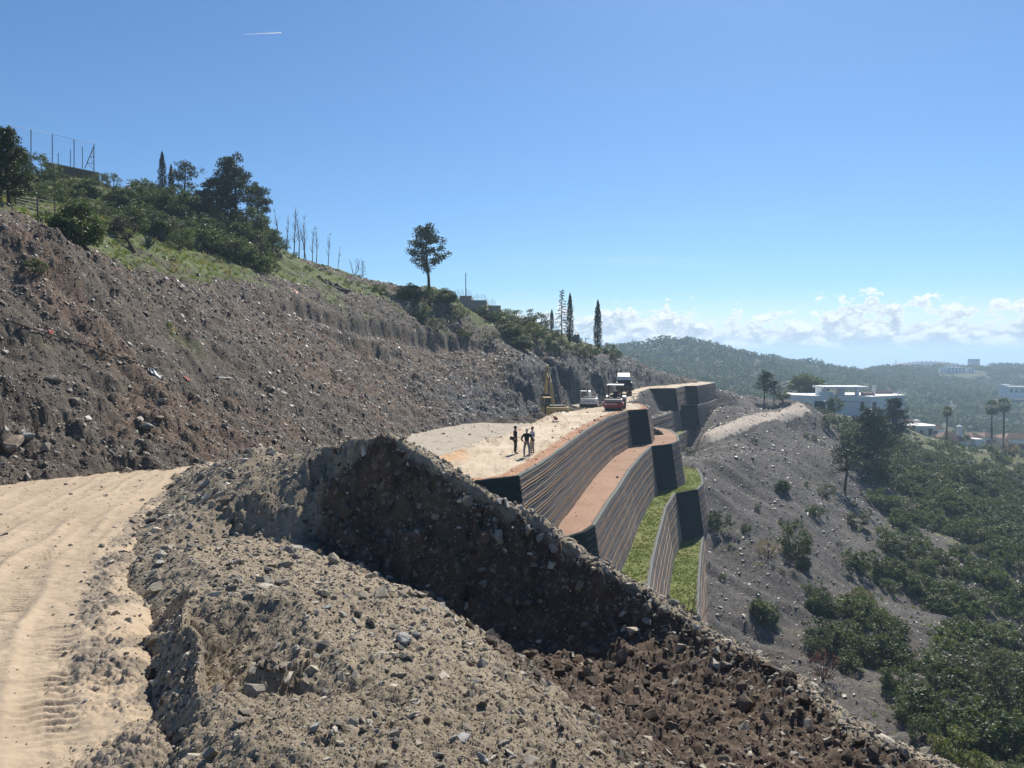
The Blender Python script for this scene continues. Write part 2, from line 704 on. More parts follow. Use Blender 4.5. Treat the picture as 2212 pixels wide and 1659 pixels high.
def rock_mesh(name, seed, flat=0.7, npts=14, mat=None, squash=None):
    rg = np.random.default_rng(seed)
    p = rg.normal(size=(npts, 3))
    p /= np.linalg.norm(p, axis=1, keepdims=True)
    p *= rg.uniform(0.75, 1.0, size=(npts, 1))
    p *= np.array(squash if squash else (1.0, rg.uniform(0.6, 0.95), flat * rg.uniform(0.7, 1.1)))
    bm = bmesh.new()
    for q in p:
        bm.verts.new(q * 0.5)
    r_ = bmesh.ops.convex_hull(bm, input=bm.verts)
    junk = [g for g in r_['geom_interior'] + r_['geom_unused'] if isinstance(g, bmesh.types.BMVert)]
    if junk:
        bmesh.ops.delete(bm, geom=list(set(junk)), context='VERTS')
    bmesh.ops.recalc_face_normals(bm, faces=bm.faces)
    me = bpy.data.meshes.new(name)
    bm.to_mesh(me)
    bm.free()
    if mat:
        me.materials.append(mat)
    return me


def boulder_mesh(name, seed, size, mat):
    """a larger rock: faceted hull with chipped, uneven faces"""
    rg = np.random.default_rng(seed)
    me = rock_mesh(name, seed, 0.75, 18)
    bm = bmesh.new()
    bm.from_mesh(me)
    bmesh.ops.bevel(bm, geom=list(bm.edges), offset=0.035, segments=1, affect='EDGES')
    bmesh.ops.triangulate(bm, faces=bm.faces)
    bmesh.ops.subdivide_edges(bm, edges=bm.edges, cuts=1, use_grid_fill=True)
    for v in bm.verts:
        v.co *= 1 + rg.uniform(-0.03, 0.03)
        v.co = Vector((v.co.x * size[0], v.co.y * size[1], v.co.z * size[2]))
    bm.to_mesh(me)
    bm.free()
    me.materials.append(mat)
    return me

# ================================================================== STRUCTURE
ROAD_A, ROAD_B = -2.05, -0.075


def road_z(y):
    return np.where(y < 28, ROAD_A + ROAD_B * y, np.where(y < 44, -4.15 - (y - 28) * 0.16, -6.75))


M_heap = soil('spoil_soil', (0.240, 0.200, 0.145), (0.310, 0.260, 0.190), (0.42, 0.36, 0.275),
              tints=(('moist_shade', (0.078, 0.056, 0.041), (0.118, 0.085, 0.062)), ('sandy', (0.40, 0.31, 0.205), (0.34, 0.26, 0.17))),  # first tint: dark dug earth, and shade painted on the scarp
              scale=1.6, bump_s=0.8)
M_road = soil('road_dirt', (0.41, 0.325, 0.23), (0.35, 0.275, 0.195), (0.48, 0.395, 0.295),
              tints=(('gravel', (0.20, 0.17, 0.135), (0.26, 0.215, 0.165)),), scale=1.0, bump_s=0.35)
M_hill = soil('cut_slope_earth', (0.090, 0.075, 0.061), (0.120, 0.099, 0.079), (0.21, 0.185, 0.155),
              tints=(('red', (0.115, 0.079, 0.057), (0.145, 0.102, 0.073)), ('grassy', (0.075, 0.105, 0.030), (0.125, 0.140, 0.045)),
                     ('rock', (0.060, 0.064, 0.070), (0.105, 0.108, 0.108))),
              scale=0.5, bump_s=1.0, streak=((0.10, 1.0, 0.3), (0, 0, R(20)), 0.85, (0.066, 0.054, 0.045)), fine=20)
M_plat = soil('platform_dirt', (0.44, 0.355, 0.25), (0.56, 0.475, 0.36), (0.66, 0.58, 0.46),
              tints=(('edge', (0.30, 0.155, 0.085), (0.35, 0.19, 0.11)), ('orange', (0.44, 0.27, 0.14), (0.50, 0.33, 0.19)),
                     ('gravel', (0.30, 0.265, 0.215), (0.38, 0.335, 0.27))), scale=0.7, bump_s=0.4,
              streak=((1.6, 0.22, 1.0), (0, 0, R(-16)), 0.8, (0.30, 0.235, 0.165)))
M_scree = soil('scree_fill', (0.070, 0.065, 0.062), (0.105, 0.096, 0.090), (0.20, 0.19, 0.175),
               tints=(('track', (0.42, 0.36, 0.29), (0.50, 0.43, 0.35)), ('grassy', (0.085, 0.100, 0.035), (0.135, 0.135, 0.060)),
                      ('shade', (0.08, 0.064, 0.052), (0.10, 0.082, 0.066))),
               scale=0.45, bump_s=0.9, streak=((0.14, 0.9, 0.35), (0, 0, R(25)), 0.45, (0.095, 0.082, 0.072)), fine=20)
M_far = soil('hill_ground', (0.040, 0.052, 0.020), (0.062, 0.068, 0.030), (0.10, 0.095, 0.05), scale=0.05, bump_s=0.0)

# ---------------------------------------------------------------- foreground spoil heap (z, moist, sandy)
def PT(u, v, d, *t):
    t = t + (0.0,) * (2 - len(t))
    return P(u, v, d) + t


def RB(u, v, dz=-0.05, *t):
    t = t + (0.0,) * (2 - len(t))
    return on_plane(u, v, ROAD_A, ROAD_B, dz) + t


def out_left(p, dx, dz):
    return (p[0] - dx, p[1] + 0.0, p[2] + dz) + tuple(p[3:])


lip_road = [PT(545, 1659, 2.9), PT(503, 1567, 3.4), PT(464, 1480, 4.0), PT(420, 1370, 5.0), PT(385, 1305, 6.2), PT(372, 1275, 6.9)]
lip_road = [(-0.62, -4.0, -1.75, 0, 0), (-0.8, 0.0, -1.68, 0, 0)] + lip_road
foot_road = [(-1.30, -4, -2.2, 0, 0), (-1.40, 0, -2.3, 0, 0), RB(476, 1659), RB(442, 1565), RB(408, 1455), RB(372, 1362), RB(352, 1320), RB(335, 1285)]
edge_road = [RB(u, v, 0.05) for u, v in ((310, 1235), (300, 1190), (318, 1140), (345, 1098), (390, 1040), (425, 1004))]
dive = [out_left(p, 0.55, -0.30) for p in foot_road + edge_road]
lip_dig = [(0.75, -4, -1.9, 0.2, 0), (0.62, 0.5, -1.8, 0.2, 0), PT(1340, 1659, 3.2, .35), PT(1250, 1560, 3.9, .35), PT(1150, 1480, 4.6, .3), PT(1040, 1395, 5.5, .2), PT(930, 1300, 7.0, .1),
           PT(800, 1245, 8.6, .1), PT(700, 1212, 9.4, .1)]
foot_dig = [PT(690, 1165, 11.2, .5), PT(760, 1215, 10.8, .7), PT(840, 1250, 10.6, .85), PT(920, 1290, 10.4, .95), PT(1000, 1345, 10.2, 1), PT(1070, 1390, 10.1, 1), PT(1160, 1405, 10.0, 1), PT(1250, 1415, 9.75, 1),
            PT(1400, 1450, 8.95, 1), PT(1600, 1530, 7.7, 1), PT(1800, 1628, 6.45, 1), PT(2050, 1800, 5.3, 1)]
rim_px = [(700, 948, 12.4), (760, 928, 12.0), (820, 920, 11.8), (900, 962, 11.6), (960, 1000, 11.4), (1030, 1042, 11.3), (1130, 1103, 11.1), (1250, 1178, 10.8), (1380, 1262, 10.2), (1500, 1338, 9.4),
          (1620, 1399, 8.6), (1720, 1455, 7.8), (1870, 1565, 6.7), (2050, 1659, 5.9), (2300, 1770, 5.2)]
rim = [PT(u, v + 9, d, 0.15) for u, v, d in rim_px]
rim_in = []
for i, p in enumerate(rim):
    # a steep upper scarp just inside the rim
    q = min(foot_dig, key=lambda f: (f[0] - p[0]) ** 2 + (f[1] - p[1]) ** 2)
    k = 0.45
    rim_in.append((p[0] + (q[0] - p[0]) * k, p[1] + (q[1] - p[1]) * k, p[2] + (q[2] - p[2]) * 0.58, 0.9, 0))  # dark tint here paints the scarp's shade into the soil colour
rim_hi = [(p[0] * 0.86 + r_[0] * 0.14, p[1] * 0.86 + r_[1] * 0.14, p[2] + (r_[2] - p[2]) * 0.16, 0.85, 0) for p, r_ in zip(rim, rim_in)][2:]  # carries the painted shade up close to the rim
rim_in = rim_in[2:]
rim_out = []
for i, p in enumerate(rim[2:]):
    rim_out.append((p[0] + 0.32, p[1] + 0.25, p[2] - 0.16, 0, 0))
heap_pts = dive + [
    PT(560, 966, 16.5), PT(430, 1000, 23.5), PT(740, 1000, 12.1, .2), PT(600, 1000, 13.4), PT(480, 1022, 15.2), PT(400, 1078, 14.0), PT(690, 1050, 11.95, .2),
    PT(640, 1052, 11.75, .1), PT(550, 1058, 11.6), PT(470, 1082, 12.1), PT(430, 1094, 12.8),
    PT(480, 1162, 10.95, .2), PT(600, 1170, 11.0, .25), PT(420, 1200, 9.2), PT(560, 1250, 7.5), PT(480, 1235, 8.0), PT(620, 1200, 9.8),
    PT(700, 1400, 5.0), PT(900, 1500, 3.95), PT(850, 1659, 2.86), PT(1106, 1659, 2.8, .1), PT(1000, 1400, 5.3), PT(800, 1310, 6.4), PT(640, 1300, 6.2), PT(1150, 1560, 3.7, .15),
    PT(560, 1400, 4.7), PT(620, 1550, 3.4), PT(720, 1250, 8.0), PT(900, 1350, 6.0),
    PT(1300, 1570, 6.2, .9), PT(1500, 1665, 5.5, .95), PT(1210, 1490, 7.9, 1), PT(1450, 1585, 6.7, 1), PT(1650, 1705, 5.4, 1), PT(1120, 1448, 8.6, 1),
    (2.6, 0.5, -3.2, .8, 0), (2.6, -4, -3.2, .8, 0), (-0.2, -4, -1.6, 0, 0),
    (-12.6, 33, -6.6, 0, 0), (-8.5, 31, -6.6, 0, 0), (-4.8, 28.5, -6.4, 0, 0), (-3.2, 16.5, -2.9, 0, 0), (-0.8, 17, -4.2, 0, 0), (2.0, 16.5, -5.8, 0, 0), (-5.6, 20, -3.5, 0, 0), (-8.2, 25, -4.6, 0, 0), (-3, 33, -8.2, 0, 0), (0, 30, -9.5, 0, 0), (3.6, 24, -9.5, 0, 0), (6.2, 18, -8.5, 0, 0),
    (7.4, 13, -8.0, 0, 0), (8.2, 9, -7.6, 0, 0), (8.8, 5, -7.0, 0, 0), (8.8, -1, -6.5, 0, 0), (4.4, 1.5, -3.2, 0.3, 0), (4.4, -4, -3.4, 0.3, 0), (8.8, -4, -6.5, 0, 0),
]
heap = Terrain((-52, 52, 700), (1.25, 40.0, 680), heap_pts, [lip_road, foot_road, edge_road, lip_dig, foot_dig, rim, rim_hi, rim_in, rim_out], 2, 0.13)
X, Y = heap.X, heap.Y
rr = heap.L
warm = np.clip(heap.T[0], 0, 1)
# crumbly clods: big lumps where it was dug, finer ones on the top; steep earth breaks into vertical flutes
gx = np.gradient(heap.Z, axis=0) / np.maximum(np.gradient(rr, axis=0), 1e-4)
gy = np.gradient(heap.Z, axis=1) / np.maximum(rr * np.gradient(heap.A, axis=1), 1e-4)
steep = np.clip((np.hypot(np.nan_to_num(gx), np.nan_to_num(gy)) - 0.6) / 0.8, 0, 1)
n_big = fbm(X, Y, 2.6, 3, 0.5, 3)
n_mid = fbm(X, Y, 0.75, 3, 0.55, 11, True)
n_sml = fbm(X, Y, 0.21, 3, 0.6, 23, True)
n_tiny = fbm(X, Y, 0.065, 2, 0.6, 31, True)
flute = fbm(X * 2.2 + Y * 0.4, Y * 0.5 + heap.Z * 0.9, 0.55, 3, 0.55, 41, True)
heap.Z = heap.Z + 0.055 * n_big + (0.026 + 0.035 * warm) * n_mid + (0.020 + 0.026 * warm) * n_sml + 0.014 * n_tiny + steep * np.clip(rr / 10 - 0.28, 0.12, 1) * (0.12 * flute + 0.15 * fbm(X, Y, 0.9, 5, 0.66, 43, True))
heap.Z += np.clip(rr / 14 - 0.6, 0, 1) * 0.07 * fbm(X, Y, 0.9, 4, 0.6, 51, True)
heap.T[0] = heap.T[0] + 0.12 * fbm(X, Y, 1.3, 3, 0.5, 61)
rim_d = np.full(X.shape, 9.0)
for a_, b_ in zip(rim[2:-1], rim[3:]):
    ax_, ay_, dx_, dy_ = a_[0], a_[1], b_[0] - a_[0], b_[1] - a_[1]
    t_ = np.clip(((X - ax_) * dx_ + (Y - ay_) * dy_) / (dx_ * dx_ + dy_ * dy_), 0, 1)
    rim_d = np.minimum(rim_d, np.hypot(X - ax_ - t_ * dx_, Y - ay_ - t_ * dy_))
heap_ob = heap.build('spoil_heap', M_heap, ('moist_shade', 'sandy'))

# ---------------------------------------------------------------- dirt road (z, gravel)
EDGE = [on_plane(u, v, ROAD_A, ROAD_B) for u, v in ((135, 1659), (140, 1500), (150, 1350), (200, 1220), (260, 1140), (330, 1080), (400, 1020), (430, 1000))]
ex = np.array([-1.7] + [p[0] for p in EDGE] + [-13.0, -13.5])
ey = np.array([0.0] + [p[1] for p in EDGE] + [34.0, 50.0])
rp = []
for y in (-6, 0, 4, 8, 12, 16, 20, 24, 28, 32, 36, 40, 44, 50):
    for x in (-40, -24, -14, -8, -4, -1, 2):
        rp.append((x, y, float(road_z(np.array(float(y)))), 0.0))
road = Terrain((-47, -5, 520), (2.0, 44.0, 900), rp, (), 1)
X, Y = road.X, road.Y
xe = np.interp(Y, ey, ex)
slope_e = np.gradient(xe, axis=0) / np.maximum(np.gradient(Y, axis=0), 1e-6)
lat = (xe - X) * 0.92 + 0.10 * fbm(X, Y, 5.0, 2, 0.5, 7)        # metres left of the road's right edge
along = Y * 1.08 - X * 0.38
dz = 0.05 * fbm(X, Y, 3.5, 3, 0.5, 5) + 0.008 * fbm(X, Y, 0.3, 3, 0.6, 9, True)
inside = np.clip(lat / 0.3, 0, 1)
for c, w, dep, per, ph in ((0.20, 0.20, 0.032, 0.135, 0.3), (0.78, 0.22, 0.035, 0.125, 0.0), (1.28, 0.20, 0.04, 0.15, 0.6), (1.75, 0.24, 0.045, 0.14, 0.2), (2.35, 0.22, 0.03, 0.13, 0.5),
                           (3.0, 0.26, 0.035, 0.16, 0.1), (3.9, 0.24, 0.03, 0.14, 0.4), (4.7, 0.26, 0.03, 0.15, 0.7), (5.8, 0.25, 0.03, 0.15, 0.2)):
    wob = lat - c - 0.13 * np.sin(along * 0.33 + ph * 9) - 0.05 * np.sin(along * 0.9 + c * 3)
    band = np.exp(-(wob / w) ** 4)
    fade = np.clip(0.55 + 0.9 * fbm(X + c * 9, Y, 4.0, 2, 0.5, 13), 0.1, 1)
    sgn = np.sign(wob)
    lug = 0.5 + 0.5 * np.sin(2 * np.pi * (along + 0.45 * np.abs(wob)) / per + ph * 6)
    lug = np.clip((lug - 0.35) * 2.2, 0, 1)
    dz -= band * fade * dep * (0.35 + 0.85 * lug * np.clip(0.6 + 1.4 * fbm(X, Y + c * 5, 0.8, 3, 0.6, 14), 0.1, 1.2))
    dz += np.exp(-((np.abs(wob) - w * 1.35) / 0.07) ** 2) * 0.022 * fade
# loose spoil kicked to the road's right side, low windrow
gravel = np.clip((-lat + 0.10) / 0.22, 0, 1) * np.clip(0.75 + 0.9 * fbm(X, Y, 0.9, 3, 0.55, 15), 0, 1)
wind = np.exp(-((lat + 0.55) / 0.33) ** 2) * np.clip(0.55 + 1.1 * fbm(X, Y, 1.7, 2, 0.5, 17), 0, 1.4)
dz += wind * 0.13 + gravel * 0.03 * fbm(X, Y, 0.12, 3, 0.6, 19, True)
left_edge = np.clip((lat - 6.6) / 1.2, 0, 1)
gravel = np.maximum(gravel * np.clip(0.22 + wind + np.clip((-lat - 0.75) / 0.25, 0, 1) + 0.8 * np.exp(-((lat + 0.05) / 0.2) ** 2), 0, 1), left_edge * np.clip(0.8 + 0.6 * fbm(X, Y, 2.0, 3, 0.5, 21), 0, 1))
dz += left_edge * 0.05 * fbm(X, Y, 0.5, 3, 0.6, 25, True)
road.Z = road.Z + np.clip(dz, -0.12, 0.3)
lim = xe + np.interp(Y, [0, 4, 8, 12, 20, 30, 46], [0.55, 0.95, 0.9, 0.6, 0.6, 0.9, 9.0])
road.Z = road.Z - 0.28 * np.clip(1 - (lim - X) / 0.55, 0, 1.0) ** 1.5
road.Z = np.where(X > lim, np.nan, road.Z)
road.T[0] = gravel
road_ob = road.build('dirt_road', M_road, ('gravel',))

# ---------------------------------------------------------------- left hillside (z, red, grassy, rock)
def HT(u, v, d, red=0.0, grass=0.0, rock=0.0):
    return P(u, v, d) + (red, grass, rock)


toe = [HT(-420, 1080, 15, .3), HT(0, 1042, 20, .4), HT(200, 1024, 22.8, .4), HT(430, 999, 27, .5), HT(500, 990, 30, .5), HT(700, 965, 42, .4), HT(870, 935, 65, .2, 0, .3), HT(1000, 906, 79, .1, 0, .6),
       HT(1100, 893, 90, 0, 0, .8), HT(1160, 886, 100, 0, 0, 1), HT(1200, 876, 111.5, 0, 0, 1), HT(1235, 869, 118, 0, 0, 1), HT(1300, 859, 124.5, 0, 0, 1), HT(1340, 848, 131, 0, 0, 1), HT(1385, 835, 152, .2, 0, .8), HT(1520, 825.5, 181, .6, 0, .2)]
under = [(p[0] + 3.0, p[1] - 2.0, p[2] - 2.5, .3, 0, 0) for p in toe]
brow = [HT(-420, 430, 25, 0), HT(0, 470, 34, .3), HT(100, 484, 36, .6), HT(150, 535, 38, .8), HT(230, 562, 42, .5), HT(300, 588, 46, .3), HT(400, 612, 55, .2, .2), HT(480, 622, 64, .2, .3), HT(600, 612, 80, .2, .4), HT(700, 628, 92, 0, .4),
        HT(850, 645, 108, 0, .4), HT(920, 660, 116, 0, .4)]
hill_pts = under + [
    HT(0, 900, 23.2, .7), HT(0, 800, 25.5, .1), HT(0, 700, 28.2, .6), HT(0, 620, 30), HT(250, 915, 27, .7), HT(250, 830, 30, .1), HT(250, 740, 33, .5), HT(250, 650, 37), HT(500, 905, 37, .6), HT(500, 800, 45), HT(500, 710, 53, .3), HT(600, 720, 64, .2),
    HT(700, 870, 54, .4), HT(700, 780, 66, .3), HT(-420, 900, 17.5, .5), HT(-420, 700, 20.5),
    HT(900, 870, 78, .3, 0, .2), HT(900, 790, 93, .6), HT(900, 690, 111, 0, .2),
    HT(1050, 855, 95, .2, 0, .7), HT(1050, 790, 108, .6), HT(1050, 695, 130, 0, .5),
    HT(1150, 832, 104.5, 0, 0, 1), HT(1150, 796, 109, .2, 0, .8), HT(1150, 765, 126, .2, .5, .2), HT(1130, 690, 150, 0, .8),
    HT(1200, 800, 114.5, 0, 0, 1), HT(1235, 793, 121, 0, 0, 1), HT(1245, 772, 131, .1, .4, .6), HT(1240, 737, 150, 0, .6, .2),
    HT(1300, 800, 128, 0, 0, 1), HT(1300, 776, 140, 0, .4, .6), HT(1340, 798, 135, 0, 0, 1), HT(1340, 780, 150, 0, .2, .8), HT(1330, 763, 165, 0, .5, .3),
    HT(1395, 806, 158, .1, 0, .9), HT(1410, 799, 172, .2, .3, .5), HT(1470, 812, 177, .4, 0, .3), HT(1519, 822, 184, .6, .1, .1), HT(1560, 829, 188, .5),
    # green ground above the cut
    HT(0, 432, 47, 0, 1), HT(0, 385, 75, 0, 1), HT(120, 398, 84, 0, .9), HT(200, 388, 97, 0, .8), HT(60, 380, 90, 0, .8), HT(300, 424, 100, 0, .8), HT(320, 520, 66, 0, 1), HT(420, 560, 74, .1, 1), HT(450, 472, 100, 0, .7),
    HT(230, 480, 66, 0, 1), HT(590, 520, 107, .2, .6), HT(560, 575, 92, .1, .9), HT(650, 562, 112, .6, .3), HT(740, 594, 116, .6, .2), HT(700, 600, 104, 0, .9), HT(830, 613, 120, .4, .4), HT(790, 625, 110, 0, .9),
    HT(900, 612, 121, 0, .6), HT(940, 612, 123, 0, .6), HT(985, 650, 126, 0, .6), HT(1000, 668, 130, 0, .8), HT(1070, 664, 150, 0, .8),
    # beyond the skyline
    HT(-420, 380, 60, 0, 1), HT(-420, 340, 110, 0, 1), HT(-420, 345, 190, 0, 1), HT(120, 400, 190, 0, 1), HT(300, 432, 190, 0, 1), HT(590, 545, 190, 0, 1), HT(740, 615, 190, 0, 1), HT(930, 640, 190, 0, 1), HT(1070, 690, 200, 0, 1),
    HT(1240, 750, 200, 0, 1), HT(1330, 778, 205, 0, 1), HT(1410, 812, 200, 0, 1), HT(1540, 840, 205, .3, .5),
]
def ledge_line(pts, drop, back):
    lip = [HT(u, v, d - 0.5, .2, .25) for u, v, d in pts]
    foot = [HT(u, v + drop * f, d - 0.5 - back, .5, 0, .1) for (u, v, d), f in zip(pts, [0.4] + [1.0] * (len(pts) - 2) + [0.4])]
    inner = [HT(u, v - 7, d + 0.6, 0, .25) for u, v, d in pts]
    return [lip, foot, inner]


LEDGES = (ledge_line([(560, 640, 68.5), (643, 657, 79), (697, 677, 83.5), (759, 688, 90), (821, 696, 97), (871, 708, 102), (921, 716, 108), (1020, 732, 117)], 32, 0.2)
          + ledge_line([(715, 716, 78.5), (760, 728, 81.5), (810, 742, 86), (864, 768, 91)], 26, 0.2)
          + ledge_line([(-60, 772, 23.7), (0, 782, 25.6), (170, 808, 28.0), (340, 824, 32.6), (480, 828, 40.0)], 14, 0.1))
hill = Terrain((-46, 17, 720), (14.0, 205.0, 540), hill_pts, [toe, brow] + LEDGES, 2, 0.25)
X, Y = hill.X, hill.Y
rr = hill.L
grassy = np.clip(np.nan_to_num(hill.T[1]), 0, 1)
rocky = np.clip(np.nan_to_num(hill.T[2]), 0, 1)
# along the strike and up the dip of the slope
st = X * 0.26 + Y * 0.965
dp = -X * 0.965 + Y * 0.26
bare = 1 - grassy
sk_a, sk_c = 0.94 * X + 0.34 * Y, -0.34 * X + 0.94 * Y           # runnels and bedding slant across the slope
rill = fbm(sk_c, sk_a * 0.16, 1.5, 5, 0.6, 71, True)
rubb = fbm(X, Y, 1.1, 4, 0.6, 73, True)
fine = fbm(X, Y, 0.45, 3, 0.6, 75, True)
ledge = np.abs(perlin(st * 0.10, (dp + 0.6 * hill.Z) * 0.45, 77))
hill.Z = (hill.Z + 0.55 * fbm(X, Y, 14.0, 3, 0.5, 79) + bare * (0.15 * rill + 0.08 * rubb + 0.06 * fine - 0.5 * np.exp(-(ledge / 0.07) ** 2) * np.clip(rr / 60, 0, 1))
          + rocky * (0.7 * fbm(st, dp * 0.35 + hill.Z, 3.2, 4, 0.6, 81, True)) + grassy * 0.30 * fbm(X, Y, 3.0, 3, 0.5, 83))
low_band = np.clip((np.nan_to_num(hill.Z, nan=9) + 9) / 1.0, 0, 1) * np.exp(-((np.nan_to_num(hill.Z, nan=9) + 2.8) / 1.2) ** 2) * np.clip(1.6 - rr / 45, 0, 1)
hill.Z = hill.Z + low_band * 0.20 * fbm(st, dp, 1.5, 4, 0.6, 85, True)
for k, (sc, am) in enumerate(((9.0, 0.65), (6.0, 0.3), (7.0, 0.3))):
    hill.T[k] = hill.T[k] + am * fbm(st, dp * (0.35 if k == 0 else 1), sc, 3, 0.55, 91 + k)
hx = np.interp(Y, [p[1] for p in under], [p[0] for p in under])
hill.Z = np.where(X > hx + 0.3, np.nan, hill.Z)
hill_ob = hill.build('cut_hillside', M_hill, ('red', 'grassy', 'rock'))

# ---------------------------------------------------------------- terraces: where their top edges run
def plat_z(y):
    return np.interp(y, [36, 40, 92, 106, 140, 190], [-6.55, -6.6, -7.15, -7.1, -7.0, -7.05])


T1 = [(-9, 35.4), (-1.8, 37.8), (0.35, 39.5), (1.73, 44.5), (3.85, 53.6), (6.75, 66.4), (10.4, 80.4), (14.4, 92.0), (17.2, 94.0), (18.3, 98), (18.65, 101.5), (17.6, 104.2), (15.6, 105.6)]
T2 = [(-3, 41.0), (3.05, 43.4), (4.5, 45.2), (5.3, 46.9), (5.8, 49.0), (7.15, 54.5), (9.0, 61.4), (11.3, 70.7), (14.5, 82), (17.1, 90.4), (20.2, 93.2), (22, 97), (23.4, 104), (23.8, 110), (22.5, 114), (19, 115.6), (14, 116)]
T3 = [(7.4, 43), (9.8, 52), (11.5, 59.4), (13.8, 68.4), (16.9, 80.3), (19.8, 89), (23.2, 91.7), (25, 96), (26.6, 103), (27.6, 110), (27, 116), (24, 119.6), (18, 121)]
T4 = [(13, 52), (15.4, 60), (17.1, 66.6), (18.6, 72.5), (21.5, 83), (24.1, 92), (25.4, 95), (25.9, 99)]
# the farther bay of the terraces
B1 = [(27.0, 147.0), (32.7, 147.6), (36.9, 158), (39.8, 159.0), (44.5, 168), (48.7, 177), (47.5, 182), (43, 186)]
B2 = [(22.0, 124), (24.4, 128), (29.0, 138), (33.9, 150), (38.0, 151.2), (43, 161), (47.5, 172)]
B3 = [(27.0, 128), (29.6, 134), (35, 147), (40.5, 160), (46.5, 172)]


def edge_x(y):
    ys = [30, 37.8, 39.5, 44.5, 53.6, 66.4, 80.4, 92.0, 94.0, 98, 101.5, 104.2, 105.4, 106.2, 112, 120, 133, 146.8, 147.6, 158, 159, 168, 177, 186, 192]
    xs = [-5, -1.8, 0.35, 1.73, 3.85, 6.75, 10.4, 14.4, 17.2, 18.3, 18.65, 17.8, 16.6, 16.4, 18.8, 20.6, 22.9, 27.4, 32.7, 36.9, 39.8, 44.5, 48.6, 46, 44]
    return np.interp(y, ys, xs)


# platform: rows across, from under the hillside to the terrace edge
ys = np.concatenate([np.arange(30, 110, 0.30), np.arange(110, 190, 0.6)])
ts = 1 - (1 - np.linspace(0, 1, 90)) ** 1.5
ts = np.concatenate([np.linspace(0, 0.5, 30, endpoint=False), 0.5 + 0.5 * (1 - (1 - np.linspace(0, 1, 70)) ** 1.8)])
xr = edge_x(ys) - 0.05
xl = np.interp(ys, [30, 60, 90, 120, 150, 190], [-26, -16, -8, 4, 12, 40])
PX = xl[:, None] + (xr - xl)[:, None] * ts[None, :]
PY = np.repeat(ys[:, None], len(ts), 1)
PZ = plat_z(PY)
to_edge = xr[:, None] - PX
step_x = np.interp(PY, [40, 46, 58.6, 70, 84, 90, 94, 96, 98, 101, 104, 112, 122, 140], [-7.5, -4.4, -1.1, 1.8, 4.6, 6.8, 9.0, 10.2, 11.8, 13.2, 14.2, 15.6, 16.6, 17.2]) + 0.5 * fbm(PX, PY, 4.0, 3, 0.5, 101) * (PY < 88)
lowside = np.clip((step_x - PX) / 0.6, 0, 1) * np.clip((142 - PY) / 14, 0, 1)
step_d = np.interp(PY, [40, 78, 88, 126, 142], [0.42, 0.45, 1.15, 1.15, 0.2])
PZ = PZ - step_d * lowside + 0.05 * fbm(PX, PY, 3.0, 4, 0.5, 103) + 0.02 * fbm(PX, PY, 0.6, 3, 0.6, 105, True)
ridge = np.exp(-((step_x - PX + 0.1) / 0.42) ** 2) * np.clip((128 - PY) / 6, 0, 1)
PZ = PZ + ridge * (PY < 90) * (0.22 + 0.18 * fbm(PX, PY, 0.8, 3, 0.6, 107, True))
rim_soil = np.exp(-((to_edge - 0.9) / 0.9) ** 2)
PZ = PZ + 0.05 * rim_soil * (0.6 + fbm(PX, PY, 1.2, 3, 0.6, 109))
ids = np.arange(PX.size).reshape(PX.shape)
q = np.stack([ids[:-1, :-1], ids[:-1, 1:], ids[1:, 1:], ids[1:, :-1]], -1).reshape(-1, 4)
me = np_mesh('platform', np.stack([PX, PY, PZ], -1).reshape(-1, 3), q, True)
orange = np.exp(-(((PX + 6.0) / 3.2) ** 2 + ((PY - 47.5) / 4.5) ** 2)) * 1.3
for an, arr in (('edge', np.clip(1.25 - to_edge / 1.35, 0, 1) * (PY < 105.5) + 0.45 * ridge), ('orange', np.clip(orange, 0, 1)),
                ('gravel', np.clip(lowside * 1.05 - 0.8 * orange + 0.3 * fbm(PX, PY, 5, 3, .5, 111), 0, 1))):
    a = me.attributes.new(an, 'FLOAT', 'POINT')
    a.data.foreach_set('value', arr.ravel().astype(np.float32))
tag(obj('platform_ground', me, M_plat), kind='structure')


# ---------------------------------------------------------------- terrace walls
def resample(pl, step):
    out = []
    for (x0, y0), (x1, y1) in zip(pl[:-1], pl[1:]):
        n = max(1, int(math.hypot(x1 - x0, y1 - y0) / step))
        out += [(x0 + (x1 - x0) * k / n, y0 + (y1 - y0) * k / n) for k in range(n)]
    out.append(pl[-1])
    return np.array(out)


M_face = soil('mesh_faced_fill', (0.165, 0.112, 0.080), (0.215, 0.138, 0.094), (0.25, 0.20, 0.16), scale=1.2, bump_s=1.0,
              streak=((0.25, 0.25, 7.0), (0, 0, 0), 0.25, (0.095, 0.070, 0.055)))
M_joint = soil('layer_joint_earth', (0.26, 0.155, 0.09), (0.34, 0.22, 0.13), (0.38, 0.27, 0.18), scale=1.2, bump_s=0.8)
M_wire = paint('galvanised_wire', (0.40, 0.385, 0.36), 0.5, 0.45, 0.2, 0.3)
M_net = paint('dark_green_lining', (0.012, 0.024, 0.026), 0.85, 0.15, 0.0, 0.35, (0.03, 0.04, 0.042), 2.0)
M_lip = paint('wire_edge_lining', (0.13, 0.145, 0.135), 0.8, 0.2, 0.0, 0.3)


